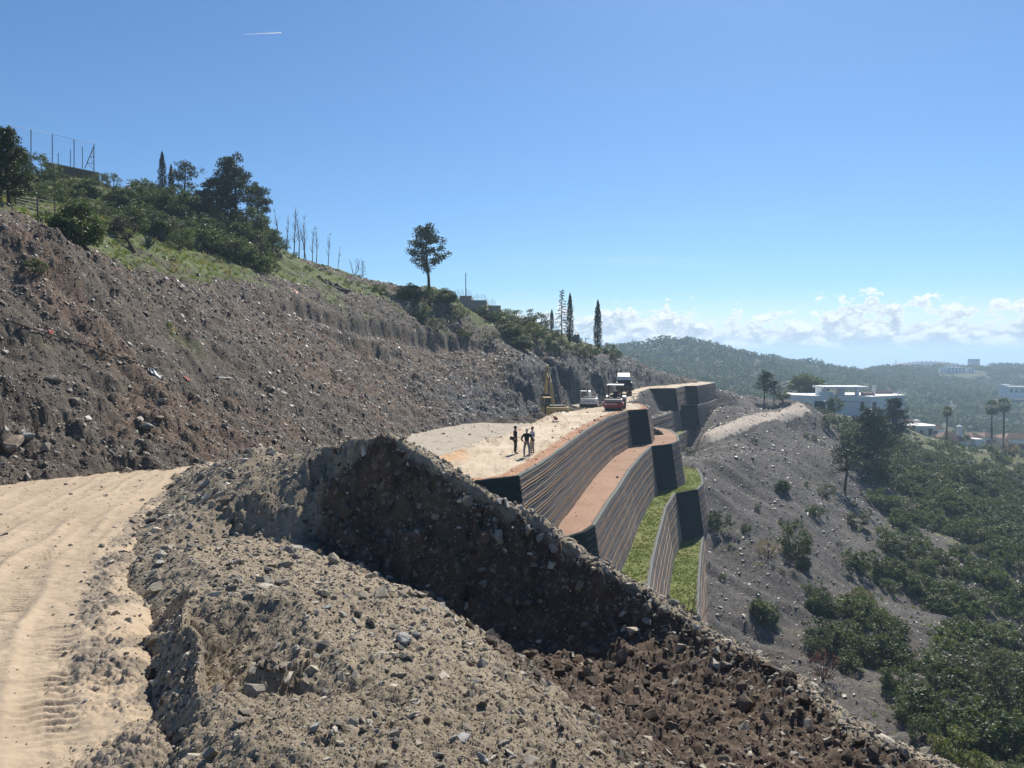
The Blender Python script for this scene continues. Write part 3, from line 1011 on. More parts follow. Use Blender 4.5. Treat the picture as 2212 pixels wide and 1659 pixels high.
def retaining_wall(label, poly, ztop, height, n_course, panels, group, batter=0.15, wire=True, lead=0.35):
    """mesh-faced earth wall: stacked courses with wire fronts; panels = index spans of poly that are dark end faces"""
    root = thing('retaining_wall', label, 'retaining wall', (poly[len(poly) // 2][0], poly[len(poly) // 2][1], float(ztop(poly[len(poly) // 2][1])) - height), 0, group)
    org = Vector(root.location)
    segs = []
    # split at sharp jogs so that each face is straight or gently curved
    cuts = [0]
    for a, b in panels:
        cuts += [a, b]
    cuts.append(len(poly) - 1)
    cuts = sorted(set(cuts))
    dark = set((a, b) for a, b in panels)
    ch = height / n_course
    jl = set(c for c in range(1, n_course - 1) if c % 5 in (1, 4))
    # offset normals at every vertex of the whole line so that faces meet at the corners
    pa = np.array(poly, float)
    tn = np.zeros_like(pa)
    sg = pa[1:] - pa[:-1]
    sg /= np.linalg.norm(sg, axis=1, keepdims=True)
    nn = np.stack([sg[:, 1], -sg[:, 0]], 1)
    tn[0], tn[-1] = nn[0], nn[-1]
    for i in range(1, len(pa) - 1):
        m = nn[i - 1] + nn[i]
        m /= np.linalg.norm(m)
        tn[i] = m / max(0.45, float(m @ nn[i]))
    for a, b in zip(cuts[:-1], cuts[1:]):
        is_dark = (a, b) in dark
        line, nrm = [], []
        for i in range(a, b):
            n = max(1, int(np.linalg.norm(pa[i + 1] - pa[i]) / 0.9))
            for k in range(n):
                t = k / n
                line.append(pa[i] * (1 - t) + pa[i + 1] * t)
                nrm.append(tn[i] * (1 - t) + tn[i + 1] * t)
        line.append(pa[b])
        nrm.append(tn[b])
        line, nrm = np.array(line), np.array(nrm)
        wob = 0.05 * fbm(line[:, 0], line[:, 1], 3.0, 3, 0.5, 121)
        for c in range(n_course):
            sag = 0.014 * fbm(line[:, 0] * 1.0, line[:, 1] + c * 7, 4.0, 3, 0.5, 131)
            z1 = np.array([float(ztop(p[1])) for p in line]) - c * ch + (sag if c else 0)
            z0 = np.array([float(ztop(p[1])) for p in line]) - (c + 1) * ch
            bulge = 0.014 * fbm(line[:, 0] * 1.0, line[:, 1] + c * 5, 2.0, 2, 0.5, 141) + wob
            o1 = c * ch * batter - 0.02 + bulge * 0.5
            om = (c + 0.45) * ch * batter + 0.032 + bulge
            o0 = (c + 1) * ch * batter + 0.02 + bulge * 0.5
            zm = z1 * 0.55 + z0 * 0.45
            V = []
            for o_, z_ in ((-0.25 + o1, z1 - 0.02), (o1, z1), (om, zm), (o0, z0), (-0.25 + o0, z0 - 0.03)):
                o_ = np.broadcast_to(o_, z_.shape)
                V.append(np.stack([line[:, 0] + nrm[:, 0] * o_ - org.x, line[:, 1] + nrm[:, 1] * o_ - org.y, z_ - org.z], 1))
            n = len(line)
            Vv = np.concatenate(V)
            idx = np.arange(5 * n).reshape(5, n)
            q = np.stack([idx[:-1, :-1], idx[1:, :-1], idx[1:, 1:], idx[:-1, 1:]], -1).reshape(-1, 4)
            co = obj('course', np_mesh('course', Vv, q, False), M_net if is_dark else M_face, root)
            if is_dark:
                co['label'] = 'dark green lined end face course'
            if not is_dark and c in jl:
                Vj = np.concatenate([np.stack([line[:, 0] + nrm[:, 0] * o_ - org.x, line[:, 1] + nrm[:, 1] * o_ - org.y, z_ - org.z], 1) for o_, z_ in ((o0 + 0.03, z0 + 0.03), (o0 + 0.065, z0 + 0.01), (o0 + 0.06, z0 - 0.04), (o0 - 0.02, z0 - 0.06))])
                ij = np.arange(4 * n).reshape(4, n)
                obj('joint', np_mesh('joint', Vj, np.stack([ij[:-1, :-1], ij[1:, :-1], ij[1:, 1:], ij[:-1, 1:]], -1).reshape(-1, 4)), M_joint, co)
            if not wire:
                continue
            # welded wire front: long bars, slanted struts between them
            mb_v, mb_f = [], []
            rad = 0.0085 if line[:, 1].mean() < 110 else 0.012

            def bar(p0, p1, r_):
                d = p1 - p0
                L = np.linalg.norm(d)
                if L < 1e-6:
                    return
                d = d / L
                a_ = np.cross(d, [0.3, 0.5, 0.8])
                a_ /= np.linalg.norm(a_)
                b_ = np.cross(d, a_)
                base = len(mb_v)
                for pp in (p0, p1):
                    for k in range(3):
                        mb_v.append(pp + (a_ * math.cos(k * 2.0944) + b_ * math.sin(k * 2.0944)) * r_)
                for k in range(3):
                    mb_f.append((base + k, base + (k + 1) % 3, base + 3 + (k + 1) % 3, base + 3 + k))
            top3 = np.stack([line[:, 0] + nrm[:, 0] * (o1 + 0.035) - org.x, line[:, 1] + nrm[:, 1] * (o1 + 0.035) - org.y, z1 - org.z - 0.03], 1)
            mid3 = np.stack([line[:, 0] + nrm[:, 0] * (om + 0.035) - org.x, line[:, 1] + nrm[:, 1] * (om + 0.035) - org.y, zm - org.z], 1)
            bot3 = np.stack([line[:, 0] + nrm[:, 0] * (o0 + 0.035) - org.x, line[:, 1] + nrm[:, 1] * (o0 + 0.035) - org.y, z0 - org.z + 0.05], 1)
            for arr, r_ in ((top3, rad * 1.5), (mid3, rad)):
                for k in range(n - 1):
                    bar(arr[k], arr[k + 1], r_)
            if line[:, 1].mean() < 125:
                for k in range(n - 1):
                    m_ = 3
                    for s_ in range(m_):
                        t0, t1 = s_ / m_, (s_ + 0.5) / m_
                        t2 = (s_ + 1) / m_
                        A = top3[k] * (1 - t0) + top3[k + 1] * t0
                        Bm = mid3[k] * (1 - t1) + mid3[k + 1] * t1
                        C = top3[k] * (1 - t2) + top3[k + 1] * t2
                        D = bot3[k] * (1 - t0) + bot3[k + 1] * t0
                        bar(A, Bm, rad * 0.9)
                        bar(Bm, C, rad * 0.9)
            obj('wire_mesh', np_mesh('wire_mesh', mb_v, mb_f), M_net if is_dark else M_wire, co)
        # folded-over edge along the top
        z1 = np.array([float(ztop(p[1])) for p in line])
        V = []
        prof = ((-0.30, -0.06), (-0.16, 0.02), (-0.04, 0.05), (0.04, 0.01), (0.05, -0.08))
        wv = 0.03 * fbm(line[:, 0], line[:, 1], 0.8, 2, 0.5, 151)
        for o_, z_ in prof:
            V.append(np.stack([line[:, 0] + nrm[:, 0] * (o_ + wob * .5) - org.x, line[:, 1] + nrm[:, 1] * (o_ + wob * .5) - org.y, z1 + z_ + wv - org.z], 1))
        n = len(line)
        idx = np.arange(5 * n).reshape(5, n)
        q = np.stack([idx[:-1, :-1], idx[1:, :-1], idx[1:, 1:], idx[:-1, 1:]], -1).reshape(-1, 4)
        obj('folded_edge', np_mesh('folded_edge', np.concatenate(V), q, True), M_net if is_dark else M_lip, root)
    return root


G1 = 'terrace walls of the near bay'
G2 = 'terrace walls of the far bay'
z2 = lambda y: np.interp(y, [40, 46, 92, 116], [-10.95, -11.0, -11.45, -11.45])
z3 = lambda y: np.interp(y, [40, 52, 92, 120], [-16.4, -16.5, -17.0, -17.0])
z4 = lambda y: np.interp(y, [50, 66, 92, 100], [-22.4, -22.55, -22.7, -22.7])
retaining_wall('highest mesh-faced terrace wall, along the pale platform where the three men stand', T1, plat_z, 4.45, 13, [(0, 2), (7, 8)], G1)
retaining_wall('second terrace wall, below the reddish bare berm', T2, z2, 5.6, 15, [(0, 3), (9, 10)], G1)
retaining_wall('third terrace wall, between the two grass berms', T3, z3, 5.7, 15, [(5, 6)], G1)
retaining_wall('lowest terrace wall, a thin sliver beside the grey scree', T4, z4, 5.2, 13, [], G1)
retaining_wall('far top terrace wall under the bend of the track', B1, lambda y: plat_z(y) + 0.0, 4.5, 10, [(0, 1), (2, 3)], G2)
retaining_wall('far middle terrace wall ending in a raised dark block', B2, lambda y: np.interp(y, [124, 149.9, 150.0, 172], [-11.3, -11.4, -10.6, -10.8]), 4.6, 10, [(3, 4)], G2)
retaining_wall('far lower terrace wall below the small grass strip', B3, lambda y: np.interp(y, [128, 172], [-15.2, -15.6]), 5.2, 11, [], G2)

# berms between the walls
M_berm = soil('red_berm_earth', (0.27, 0.165, 0.110), (0.34, 0.215, 0.150), (0.40, 0.28, 0.21), scale=1.0, bump_s=0.4)
M_lawn = soil('berm_turf_soil', (0.100, 0.130, 0.030), (0.165, 0.175, 0.055), (0.22, 0.20, 0.09), scale=0.6, bump_s=0.5)


def berm(poly, zf, mat, name, inset=0.3, width=9.0):
    ln = resample(poly, 0.6)
    mid = np.linspace(0, 1, 26)
    Xs = ln[:, 0][:, None] - inset - mid[None, :] ** 1.4 * width
    Ys = np.repeat(ln[:, 1][:, None], len(mid), 1)
    Zs = np.vectorize(lambda y: float(zf(y)))(Ys) - 0.03 + 0.05 * fbm(Xs, Ys, 1.6, 4, 0.55, 161)
    i_ = np.arange(Xs.size).reshape(Xs.shape)
    q = np.stack([i_[:-1, :-1], i_[:-1, 1:], i_[1:, 1:], i_[1:, :-1]], -1).reshape(-1, 4)[:, ::-1]
    o = obj(name, np_mesh(name, np.stack([Xs, Ys, Zs], -1).reshape(-1, 3), q, True), mat)
    tag(o, kind='structure')
    return ln


berm(T2, z2, M_berm, 'bare_berm_ground')
L3 = berm(T3, z3, M_lawn, 'grass_berm_ground')
L4 = berm(T4, z4, M_lawn, 'grass_berm_ground')
berm(B2, lambda y: np.interp(y, [124, 172], [-11.35, -11.5]), M_plat, 'bare_berm_ground', width=12)
L5 = berm(B3, lambda y: np.interp(y, [128, 172], [-15.25, -15.65]), M_lawn, 'grass_berm_ground', width=7)

# stony bank of the inlet between the two bays (z, track, grassy, shade)
inl_top = [(15.5, 103.5, -7.15, 0, 0, 0), (16.5, 106.4, -7.1, 0, 0, 0), (18.9, 112, -7.05, 0, 0, 0), (20.7, 120, -7.05, 0, 0, 0), (23.0, 133, -7.05, 0, 0, 0), (27.3, 146.6, -7.05, 0, 0, 0), (28.5, 149, -7.2, 0, 0, 0)]
inl_bot = [(19.0, 105.5, -11.4, .3, 0, 0), (20.3, 109, -11.4, .3, 0, 0), (21.6, 114, -11.4, .35, 0, 0), (22.6, 121, -11.4, .4, 0, 0), (25.4, 133, -11.35, .4, 0, 0), (29.0, 144, -11.35, .4, 0, 0), (31.0, 147.4, -11.4, .4, 0, 0)]
inl_far = [(21.8, 104, -11.6, .5, 0, 0), (22.3, 112, -11.5, .5, 0, 0), (24.0, 127, -11.45, .5, 0, 0), (32.4, 147.0, -11.45, .5, 0, 0), (14.0, 103.0, -7.6, 0, 0, 0), (15, 110, -7.6, 0, 0, 0), (17, 122, -7.6, 0, 0, 0), (20, 134, -7.6, 0, 0, 0), (26, 150, -7.6, 0, 0, 0)]
inlet = Terrain((6, 15, 200), (102, 152, 240), inl_far, [inl_top, inl_bot], 1)
inlet.Z += 0.35 * fbm(inlet.X, inlet.Y, 2.2, 4, 0.6, 171, True) * np.clip(1.5 - np.nan_to_num(inlet.T[0]), 0.1, 1) * np.clip((-7.1 - np.nan_to_num(inlet.Z, nan=-7)) * 1.2, 0, 1)
inlet.Z = np.where(inlet.X > np.interp(inlet.Y, [104, 124, 128, 138, 150], [21.9, 21.9, 24.2, 28.8, 33.7]), np.nan, inlet.Z)
inlet.build('inlet_bank', M_scree, ('track', 'grassy', 'shade'))

# ---------------------------------------------------------------- right-hand embankment and valley side (z, track, grassy, shade)
def ET(u, v, d, tr=0.0, gr=0.0, sh=0.0):
    return P(u, v, d) + (tr, gr, sh)


emb_pts = [
    ET(1546, 831, 176), ET(1600, 850, 182), ET(1640, 861, 184), ET(1700, 868, 186), ET(1530, 860, 171), ET(1570, 878, 164), ET(1640, 880, 170),
    ET(1490, 962, 124, .9), ET(1500, 943, 130, 1), ET(1560, 928, 138, 1), ET(1620, 908, 149, 1), ET(1680, 894, 160, 1), ET(1735, 881, 172, 1), ET(1690, 878, 176, .9), ET(1755, 884, 171, .8), ET(1560, 900, 155),
    ET(1511, 1024, 105), ET(1497, 992, 113), ET(1525, 1155, 94), ET(1540, 1260, 82.5), ET(1545, 1345, 74), ET(1550, 1420, 69),
    ET(1600, 960, 128), ET(1600, 1000, 120), ET(1700, 930, 152), ET(1700, 960, 143), ET(1770, 905, 172, .2), ET(1800, 905, 182, 0, .6), ET(1790, 940, 166, 0, .2),
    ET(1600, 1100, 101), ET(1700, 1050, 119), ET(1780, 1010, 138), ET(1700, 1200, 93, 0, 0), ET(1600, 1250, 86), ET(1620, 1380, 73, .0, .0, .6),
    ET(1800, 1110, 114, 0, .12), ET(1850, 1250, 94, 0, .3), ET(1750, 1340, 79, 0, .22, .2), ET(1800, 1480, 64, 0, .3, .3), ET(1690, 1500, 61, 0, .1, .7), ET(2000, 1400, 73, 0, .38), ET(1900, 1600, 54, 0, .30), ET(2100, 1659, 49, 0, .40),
    ET(2050, 1250, 101, 0, .55), ET(1950, 1160, 118, 0, .3), ET(2212, 1300, 96, 0, .6), ET(2212, 1450, 76, 0, .42), ET(2212, 1150, 130, 0, 1), ET(2100, 1100, 141, 0, 1), ET(1950, 1050, 146, 0, .9), ET(1870, 1030, 145, 0, .5), ET(1900, 980, 166, 0, 1), ET(1850, 930, 200, 0, 1),
    ET(1760, 893, 214, 0, .8), ET(1860, 905, 226, 0, .8), ET(1940, 915, 238, 0, 1), ET(2000, 985, 190, 0, 1), ET(2212, 1020, 186, 0, 1), ET(2100, 978, 228, 0, 1), ET(1980, 945, 262, 0, .8), ET(2212, 980, 285, 0, 1), ET(2050, 962, 272, 0, .8), ET(2140, 968, 270, 0, .8),
    # out of the frame and out of sight
    ET(2500, 1450, 90, 0, .6), ET(2500, 1150, 150, 0, 1), ET(2500, 1000, 260, 0, 1), ET(2500, 1010, 330, 0, 1), ET(2212, 1030, 360, 0, 1), ET(1800, 1000, 330, 0, 1), ET(1640, 890, 225, 0, .6), ET(1560, 900, 230, 0, .6), ET(1500, 980, 300, 0, 1), ET(1300, 1000, 300, 0, 1),
    ET(1700, 905, 260, 0, .8), ET(1900, 925, 262, 0, .8), ET(2500, 1750, 45, 0, .5),
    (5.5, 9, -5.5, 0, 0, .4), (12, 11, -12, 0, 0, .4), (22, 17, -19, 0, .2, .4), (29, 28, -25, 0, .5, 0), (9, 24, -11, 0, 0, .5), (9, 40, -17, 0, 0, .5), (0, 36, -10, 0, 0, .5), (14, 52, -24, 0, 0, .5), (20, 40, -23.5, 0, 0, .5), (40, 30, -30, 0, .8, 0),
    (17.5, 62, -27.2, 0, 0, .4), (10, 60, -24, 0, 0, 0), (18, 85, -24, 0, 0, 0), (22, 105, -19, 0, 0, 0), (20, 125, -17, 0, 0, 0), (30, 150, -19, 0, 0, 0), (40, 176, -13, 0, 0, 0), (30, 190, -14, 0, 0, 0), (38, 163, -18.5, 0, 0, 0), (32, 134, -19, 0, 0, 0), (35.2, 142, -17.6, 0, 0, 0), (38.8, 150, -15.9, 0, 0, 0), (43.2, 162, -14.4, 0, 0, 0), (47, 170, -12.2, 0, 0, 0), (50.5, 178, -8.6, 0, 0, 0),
]
trk = [(1530, 939, 134), (1560, 929, 138), (1620, 909, 149), (1680, 895, 160), (1738, 882, 172)]
trk_lines = [[ET(u, v, d, 1) for u, v, d in trk], [ET(u - 8, v - 8, d + 2.2, .9) for u, v, d in trk], [ET(u + 8, v + 6, d - 1.5, .9) for u, v, d in trk], [ET(u - 14, v - 15, d + 4, .0) for u, v, d in trk], [ET(u + 12, v + 12, d - 3, .0) for u, v, d in trk]]
emb_pts = [p for p in emb_pts if p[3] < 0.75]
emb = Terrain((-2, 44, 460), (10.0, 420.0, 420), emb_pts, trk_lines, 2)
X, Y = emb.X, emb.Y
track = np.clip(np.nan_to_num(emb.T[0]), 0, 1)
gr = np.clip(np.nan_to_num(emb.T[1]), 0, 1)
fall = X * 0.86 - Y * 0.5
strk = X * 0.5 + Y * 0.86
emb.Z = emb.Z + (1 - track) * (0.34 * fbm(strk, fall * 0.16, 3.6, 5, 0.62, 181, True) + 0.13 * fbm(X, Y, 1.2, 4, 0.6, 183, True)) + 1.3 * fbm(X, Y, 20.0, 3, 0.5, 185) * np.clip(emb.L / 90 - 0.3, 0, 1) * (1 - track)
near_wall = np.exp(-((X - np.interp(Y, [66, 92, 99, 110, 130, 150, 177], [18, 25.0, 26.5, 28.2, 31, 38, 49])) / 3.0) ** 2)
emb.Z -= 0.25 * near_wall
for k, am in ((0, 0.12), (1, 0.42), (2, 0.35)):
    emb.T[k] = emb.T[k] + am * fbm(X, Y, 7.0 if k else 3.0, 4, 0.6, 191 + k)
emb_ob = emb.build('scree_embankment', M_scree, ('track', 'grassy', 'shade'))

# ---------------------------------------------------------------- far hills, valley floor and sea
def FT(u, v, d):
    return P(u, v, d)


far_pts = [FT(1150, 775, 800), FT(1250, 762, 760), FT(1340, 752, 720), FT(1400, 744, 740), FT(1450, 741, 760), FT(1490, 744, 765), FT(1530, 751, 760), FT(1600, 772, 765), FT(1700, 784, 800), FT(1800, 795, 830), FT(1890, 803, 860),
           FT(1950, 797, 1000), FT(2050, 792, 1100), FT(2150, 787, 1120), FT(2212, 797, 1060), FT(2330, 806, 1000), FT(2600, 800, 1000), FT(2800, 800, 900),
           FT(1300, 800, 520), FT(1400, 800, 560), FT(1500, 830, 480), FT(1600, 826, 570), FT(1750, 850, 560), FT(1900, 850, 640), FT(2050, 838, 780), FT(2212, 848, 780), FT(2212, 930, 500), FT(2000, 930, 450), FT(1750, 900, 430), FT(2500, 930, 480), FT(2800, 930, 480),
           FT(1250, 970, 330), FT(1500, 1010, 340), FT(1800, 1020, 350), FT(2212, 1020, 360), FT(2500, 1030, 360), FT(2800, 1030, 360),
           FT(1150, 830, 1200), FT(1450, 830, 1150), FT(1700, 840, 1150), FT(1890, 850, 1250), FT(2150, 830, 1450), FT(2600, 840, 1450), FT(2800, 840, 1300)]
far = Terrain((-4, 48, 420), (325.0, 1500.0, 260), far_pts, (), 4)
far.Z = far.Z + 5.0 * fbm(far.X, far.Y, 150.0, 4, 0.5, 201) * np.clip((far.L - 330) / 200, 0, 1)
far.build('far_hill', M_far)
dist_pts = [FT(1780, 812, 1750), FT(1850, 797, 1750), FT(1900, 793, 1760), FT(1960, 788, 1780), FT(2010, 786, 1800), FT(2060, 788, 1800), FT(2110, 800, 1790), FT(2200, 815, 1780),
            FT(1780, 840, 1600), FT(2200, 840, 1600), FT(1780, 835, 2000), FT(2200, 835, 2000), FT(1960, 820, 1640), FT(2060, 820, 1640), FT(1960, 815, 1900), FT(2060, 815, 1900)]
dst = Terrain((22, 36, 160), (1590.0, 2450.0, 90), dist_pts, (), 2)
dst.Z = dst.Z + 4.0 * fbm(dst.X, dst.Y, 90.0, 3, 0.5, 205)
dst.build('far_hill', M_far)

mb = MB()
mb.add([(-4000, -1500, -76), (4000, -1500, -76), (4000, 2600, -78), (-4000, 2600, -78)], [(0, 1, 2, 3)])
tag(mb.build('valley_ground', M_far), kind='structure')
m, t, b = new_mat('sea_water')
b.inputs['Base Color'].default_value = (0.02, 0.06, 0.11, 1)
b.inputs['Roughness'].default_value = 0.32
bump(t, b, tex_noise(t, 0.02, 6, 0.6, stretch=((1, 0.25, 1),)), 0.35, 6.0)
mb = MB()
mb.add([(-30000, 1800, -120), (30000, 1800, -120), (30000, 29000, -120), (-30000, 29000, -120)], [(0, 1, 2, 3)])
tag(mb.build('sea', m), kind='structure')

# ---------------------------------------------------------------- air
m = bpy.data.materials.new('haze_air')
m.use_nodes = True
t = m.node_tree
t.nodes.remove(t.nodes['Principled BSDF'])
pv = nd(t, 'ShaderNodeVolumePrincipled')
pv.inputs['Color'].default_value = (0.56, 0.77, 1.0, 1)
pv.inputs['Density'].default_value = 0.00036
pv.inputs['Anisotropy'].default_value = 0.25
t.links.new(pv.outputs[0], t.nodes['Material Output'].inputs['Volume'])
mb = MB()
mb.box((0, 13700, -42), (61000, 31000, 170))
tag(mb.build('haze', m), kind='stuff')

# ================================================================== STONES
ST_GREY = [(0.0, (0.10, 0.095, 0.085)), (0.22, (0.22, 0.195, 0.155)), (0.5, (0.37, 0.32, 0.24)), (0.7, (0.28, 0.265, 0.24)), (0.88, (0.50, 0.44, 0.34)), (1.0, (0.62, 0.56, 0.46))]
M_stone = stone_mat('loose_stone', ST_GREY, 0.75, 0.3)
M_slab = stone_mat('schist_slab', [(0.0, (0.050, 0.045, 0.040)), (0.35, (0.110, 0.090, 0.072)), (0.65, (0.185, 0.150, 0.115)), (0.85, (0.33, 0.285, 0.225)), (1.0, (0.58, 0.53, 0.45))], 0.5, 0.45)  # pale end of the ramp paints sun glints into the slab colour
M_clod = stone_mat('earth_clod', [(0.0, (0.19, 0.155, 0.11)), (0.5, (0.27, 0.22, 0.155)), (1.0, (0.35, 0.285, 0.205))], 0.95, 0.15)
M_clodd = stone_mat('moist_clod', [(0.0, (0.05, 0.036, 0.027)), (0.6, (0.10, 0.072, 0.052)), (1.0, (0.17, 0.128, 0.094))], 0.9, 0.25)
stone_p = [rock_mesh('stone', 300 + k, 0.62, 13, M_stone) for k in range(7)]
slab_p = [rock_mesh('slab', 320 + k, 0.25, 12, M_slab, (1.0, 0.42, 0.20)) for k in range(5)] + [rock_mesh('slab', 330 + k, 0.5, 12, M_slab) for k in range(4)]
clod_p = [rock_mesh('clod', 340 + k, 0.8, 18, M_clod) for k in range(4)]
M_clodb = stone_mat('brown_clod', [(0.0, (0.075, 0.058, 0.046)), (0.6, (0.12, 0.092, 0.072)), (1.0, (0.165, 0.13, 0.10))], 0.95, 0.15)
clodb_p = [rock_mesh('clod', 345 + k, 0.8, 18, M_clodb) for k in range(4)]
clodd_p = [rock_mesh('clod', 350 + k, 0.8, 18, M_clodd) for k in range(4)]


def pareto_px(n, lo, hi, a):
    u = RNG.random(n)
    return (lo ** -a - u * (lo ** -a - hi ** -a)) ** (-1 / a)


def strew(T, n, lo, hi, a, smin, smax, prob=None, rmin=0, rmax=1e9):
    i = RNG.random(n) * (T.nr - 2)
    j = RNG.random(n) * (T.na - 2)
    i0, j0 = i.astype(int), j.astype(int)
    keep = ~np.isnan(T.Z[i0, j0]) & ~np.isnan(T.Z[i0 + 1, j0]) & ~np.isnan(T.Z[i0, j0 + 1]) & ~np.isnan(T.Z[i0 + 1, j0 + 1])
    if prob is not None:
        keep &= RNG.random(n) < np.nan_to_num(prob[i0, j0])
    i, j = i[keep], j[keep]
    a_ = T.a0 + (T.a1 - T.a0) * j / (T.na - 1)
    r_ = np.exp(math.log(T.r0) + (math.log(T.r1) - math.log(T.r0)) * i / (T.nr - 1))
    k = (r_ > rmin) & (r_ < rmax)
    a_, r_ = a_[k], r_[k]
    x, y = r_ * np.sin(a_), r_ * np.cos(a_)
    z = T.z(x, y)
    s = np.clip(r_ * pareto_px(len(x), lo, hi, a) / 740.0, smin, smax)
    nm = T.normal(x, y)
    ok = ~np.isnan(z) & ~np.isnan(nm).any(1)
    return x[ok], y[ok], z[ok], s[ok], nm[ok], r_[ok]


def lay(T, nm, n, tilt):
    m = nm + RNG.normal(size=nm.shape) * tilt
    m[:, 2] = np.maximum(m[:, 2], 0.1)
    m /= np.linalg.norm(m, axis=1, keepdims=True)
    return m


def rubble(name, T, n, protos, lo, hi, a, smin, smax, label, cat, prob=None, sink=0.15, tilt=0.25, singles=0, parent=None, spin=None, rmin=0, rmax=1e9, single_name='stone'):
    x, y, z, s, nm, r_ = strew(T, n, lo, hi, a, smin, smax, prob, rmin, rmax)
    m = lay(T, nm, len(x), tilt)
    sp = RNG.random(len(x)) * 6.283 if spin is None else spin + RNG.normal(size=len(x)) * 0.35
    e = euler_from_normal(m, sp)
    sc = np.stack([s * RNG.uniform(0.8, 1.25, len(x)), s * RNG.uniform(0.75, 1.15, len(x)), s * RNG.uniform(0.8, 1.15, len(x))], 1)
    pos = np.stack([x, y, z + (0.22 - sink) * s * 0.6], 1)
    idx = RNG.integers(0, len(protos), len(x))
    order = np.argsort(-(s / r_))
    inview = np.abs(np.degrees(np.arctan2(x, y))) < 35
    order = np.concatenate([order[inview[order]], order[~inview[order]]])
    big, rest = order[:singles], order[singles:]
    for k in big:
        o = bpy.data.objects.new(single_name, protos[idx[k]])
        COL.objects.link(o)
        o.parent = parent
        o.location, o.rotation_euler, o.scale = pos[k], e[k], sc[k]
    o = instancer(name, pos[rest], e[rest], sc[rest], idx[rest], protos)
    tag(o, label, cat, kind='stuff')
    return o


moist_shade = np.clip(np.nan_to_num(heap.T[0]), 0, 1)
rr_h = heap.L
rubble('heap_rubble', heap, 170000, stone_p, 1.8, 26, 2.2, 0.012, 0.30, 'small grey and tan stones strewn over the spoil heap', 'stones', 1 - 0.80 * moist_shade, 0.12, 0.35, 170, heap_ob)
rubble('heap_clods', heap, 170000, clod_p, 1.9, 20, 2.4, 0.015, 0.22, 'crumbs of dry earth over the spoil heap', 'clods', 1 - moist_shade, 0.5, 0.5)
rubble('moist_clods', heap, 90000, clodd_p, 2.4, 30, 2.0, 0.02, 0.26, 'dark brown clods in the dug hollow', 'clods', moist_shade ** 1.5, 0.15, 0.5)
stp = np.clip(steep * 1.2, 0, 1)
rubble('rim_rubble', heap, 260000, stone_p, 2.0, 17, 2.0, 0.02, 0.24, 'pale broken stones along the rim of the heap', 'stones', np.clip(1.15 - rim_d / 0.42, 0, 1) * (heap.A > R(-6)), 0.05, 0.4)
rubble('bank_clods', heap, 150000, clodd_p[:2] + clod_p[:2] + stone_p[:2], 1.9, 20, 2.2, 0.02, 0.26, 'clods and stones stuck in the steep dug faces', 'clods', stp * np.clip(rr_h / 5, 0, 1), 0.10, 0.5)
rubble('road_gravel', road, 90000, stone_p + clod_p[:2], 1.3, 14, 2.2, 0.012, 0.16, 'gravel and crumbs along the sides of the dirt road', 'gravel', np.clip(np.nan_to_num(road.T[0]) * 0.9 + 0.035, 0, 1), 0.2, 0.3)
bare_h = np.clip(1 - 1.3 * np.clip(np.nan_to_num(hill.T[1]), 0, 1), 0, 1)
rubble('slope_rubble', hill, 360000, slab_p, 1.2, 9, 2.8, 0.02, 0.5, 'flat schist stones lying all over the cut slope', 'stones', bare_h, -0.05, 0.22, 90, hill_ob, R(-20))
rubble('slope_clods', hill, 170000, clodb_p, 1.4, 7, 2.5, 0.03, 0.5, 'brown earth lumps on the cut slope', 'clods', bare_h, 0.4, 0.4)
bare_e = np.clip(1 - np.clip(np.nan_to_num(emb.T[1]), 0, 1) * 0.8, 0, 1) * np.clip(1.1 - 0.85 * np.clip(np.nan_to_num(emb.T[0]), 0, 1), 0, 1)
rubble('scree_rubble', emb, 240000, slab_p, 1.1, 9, 2.7, 0.04, 0.9, 'grey scree stones on the fill slope', 'stones', bare_e, 0.05, 0.25, 30, emb_ob, R(40), rmin=45)
rubble('inlet_rubble', inlet, 2500, slab_p, 1.4, 7, 1.8, 0.1, 0.9, 'dark stones on the bank between the terraces', 'stones', None, 0.15, 0.3)
rubble('toe_rubble', hill, 9000, stone_p, 2.0, 24, 1.6, 0.05, 0.6, 'broken rock heaped along the foot of the cut', 'stones', np.clip(low_band * 1.1 + rocky * np.exp(-((np.nan_to_num(hill.Z) + 6.5) / 1.6) ** 2), 0, 1), 0.2, 0.4, 0)

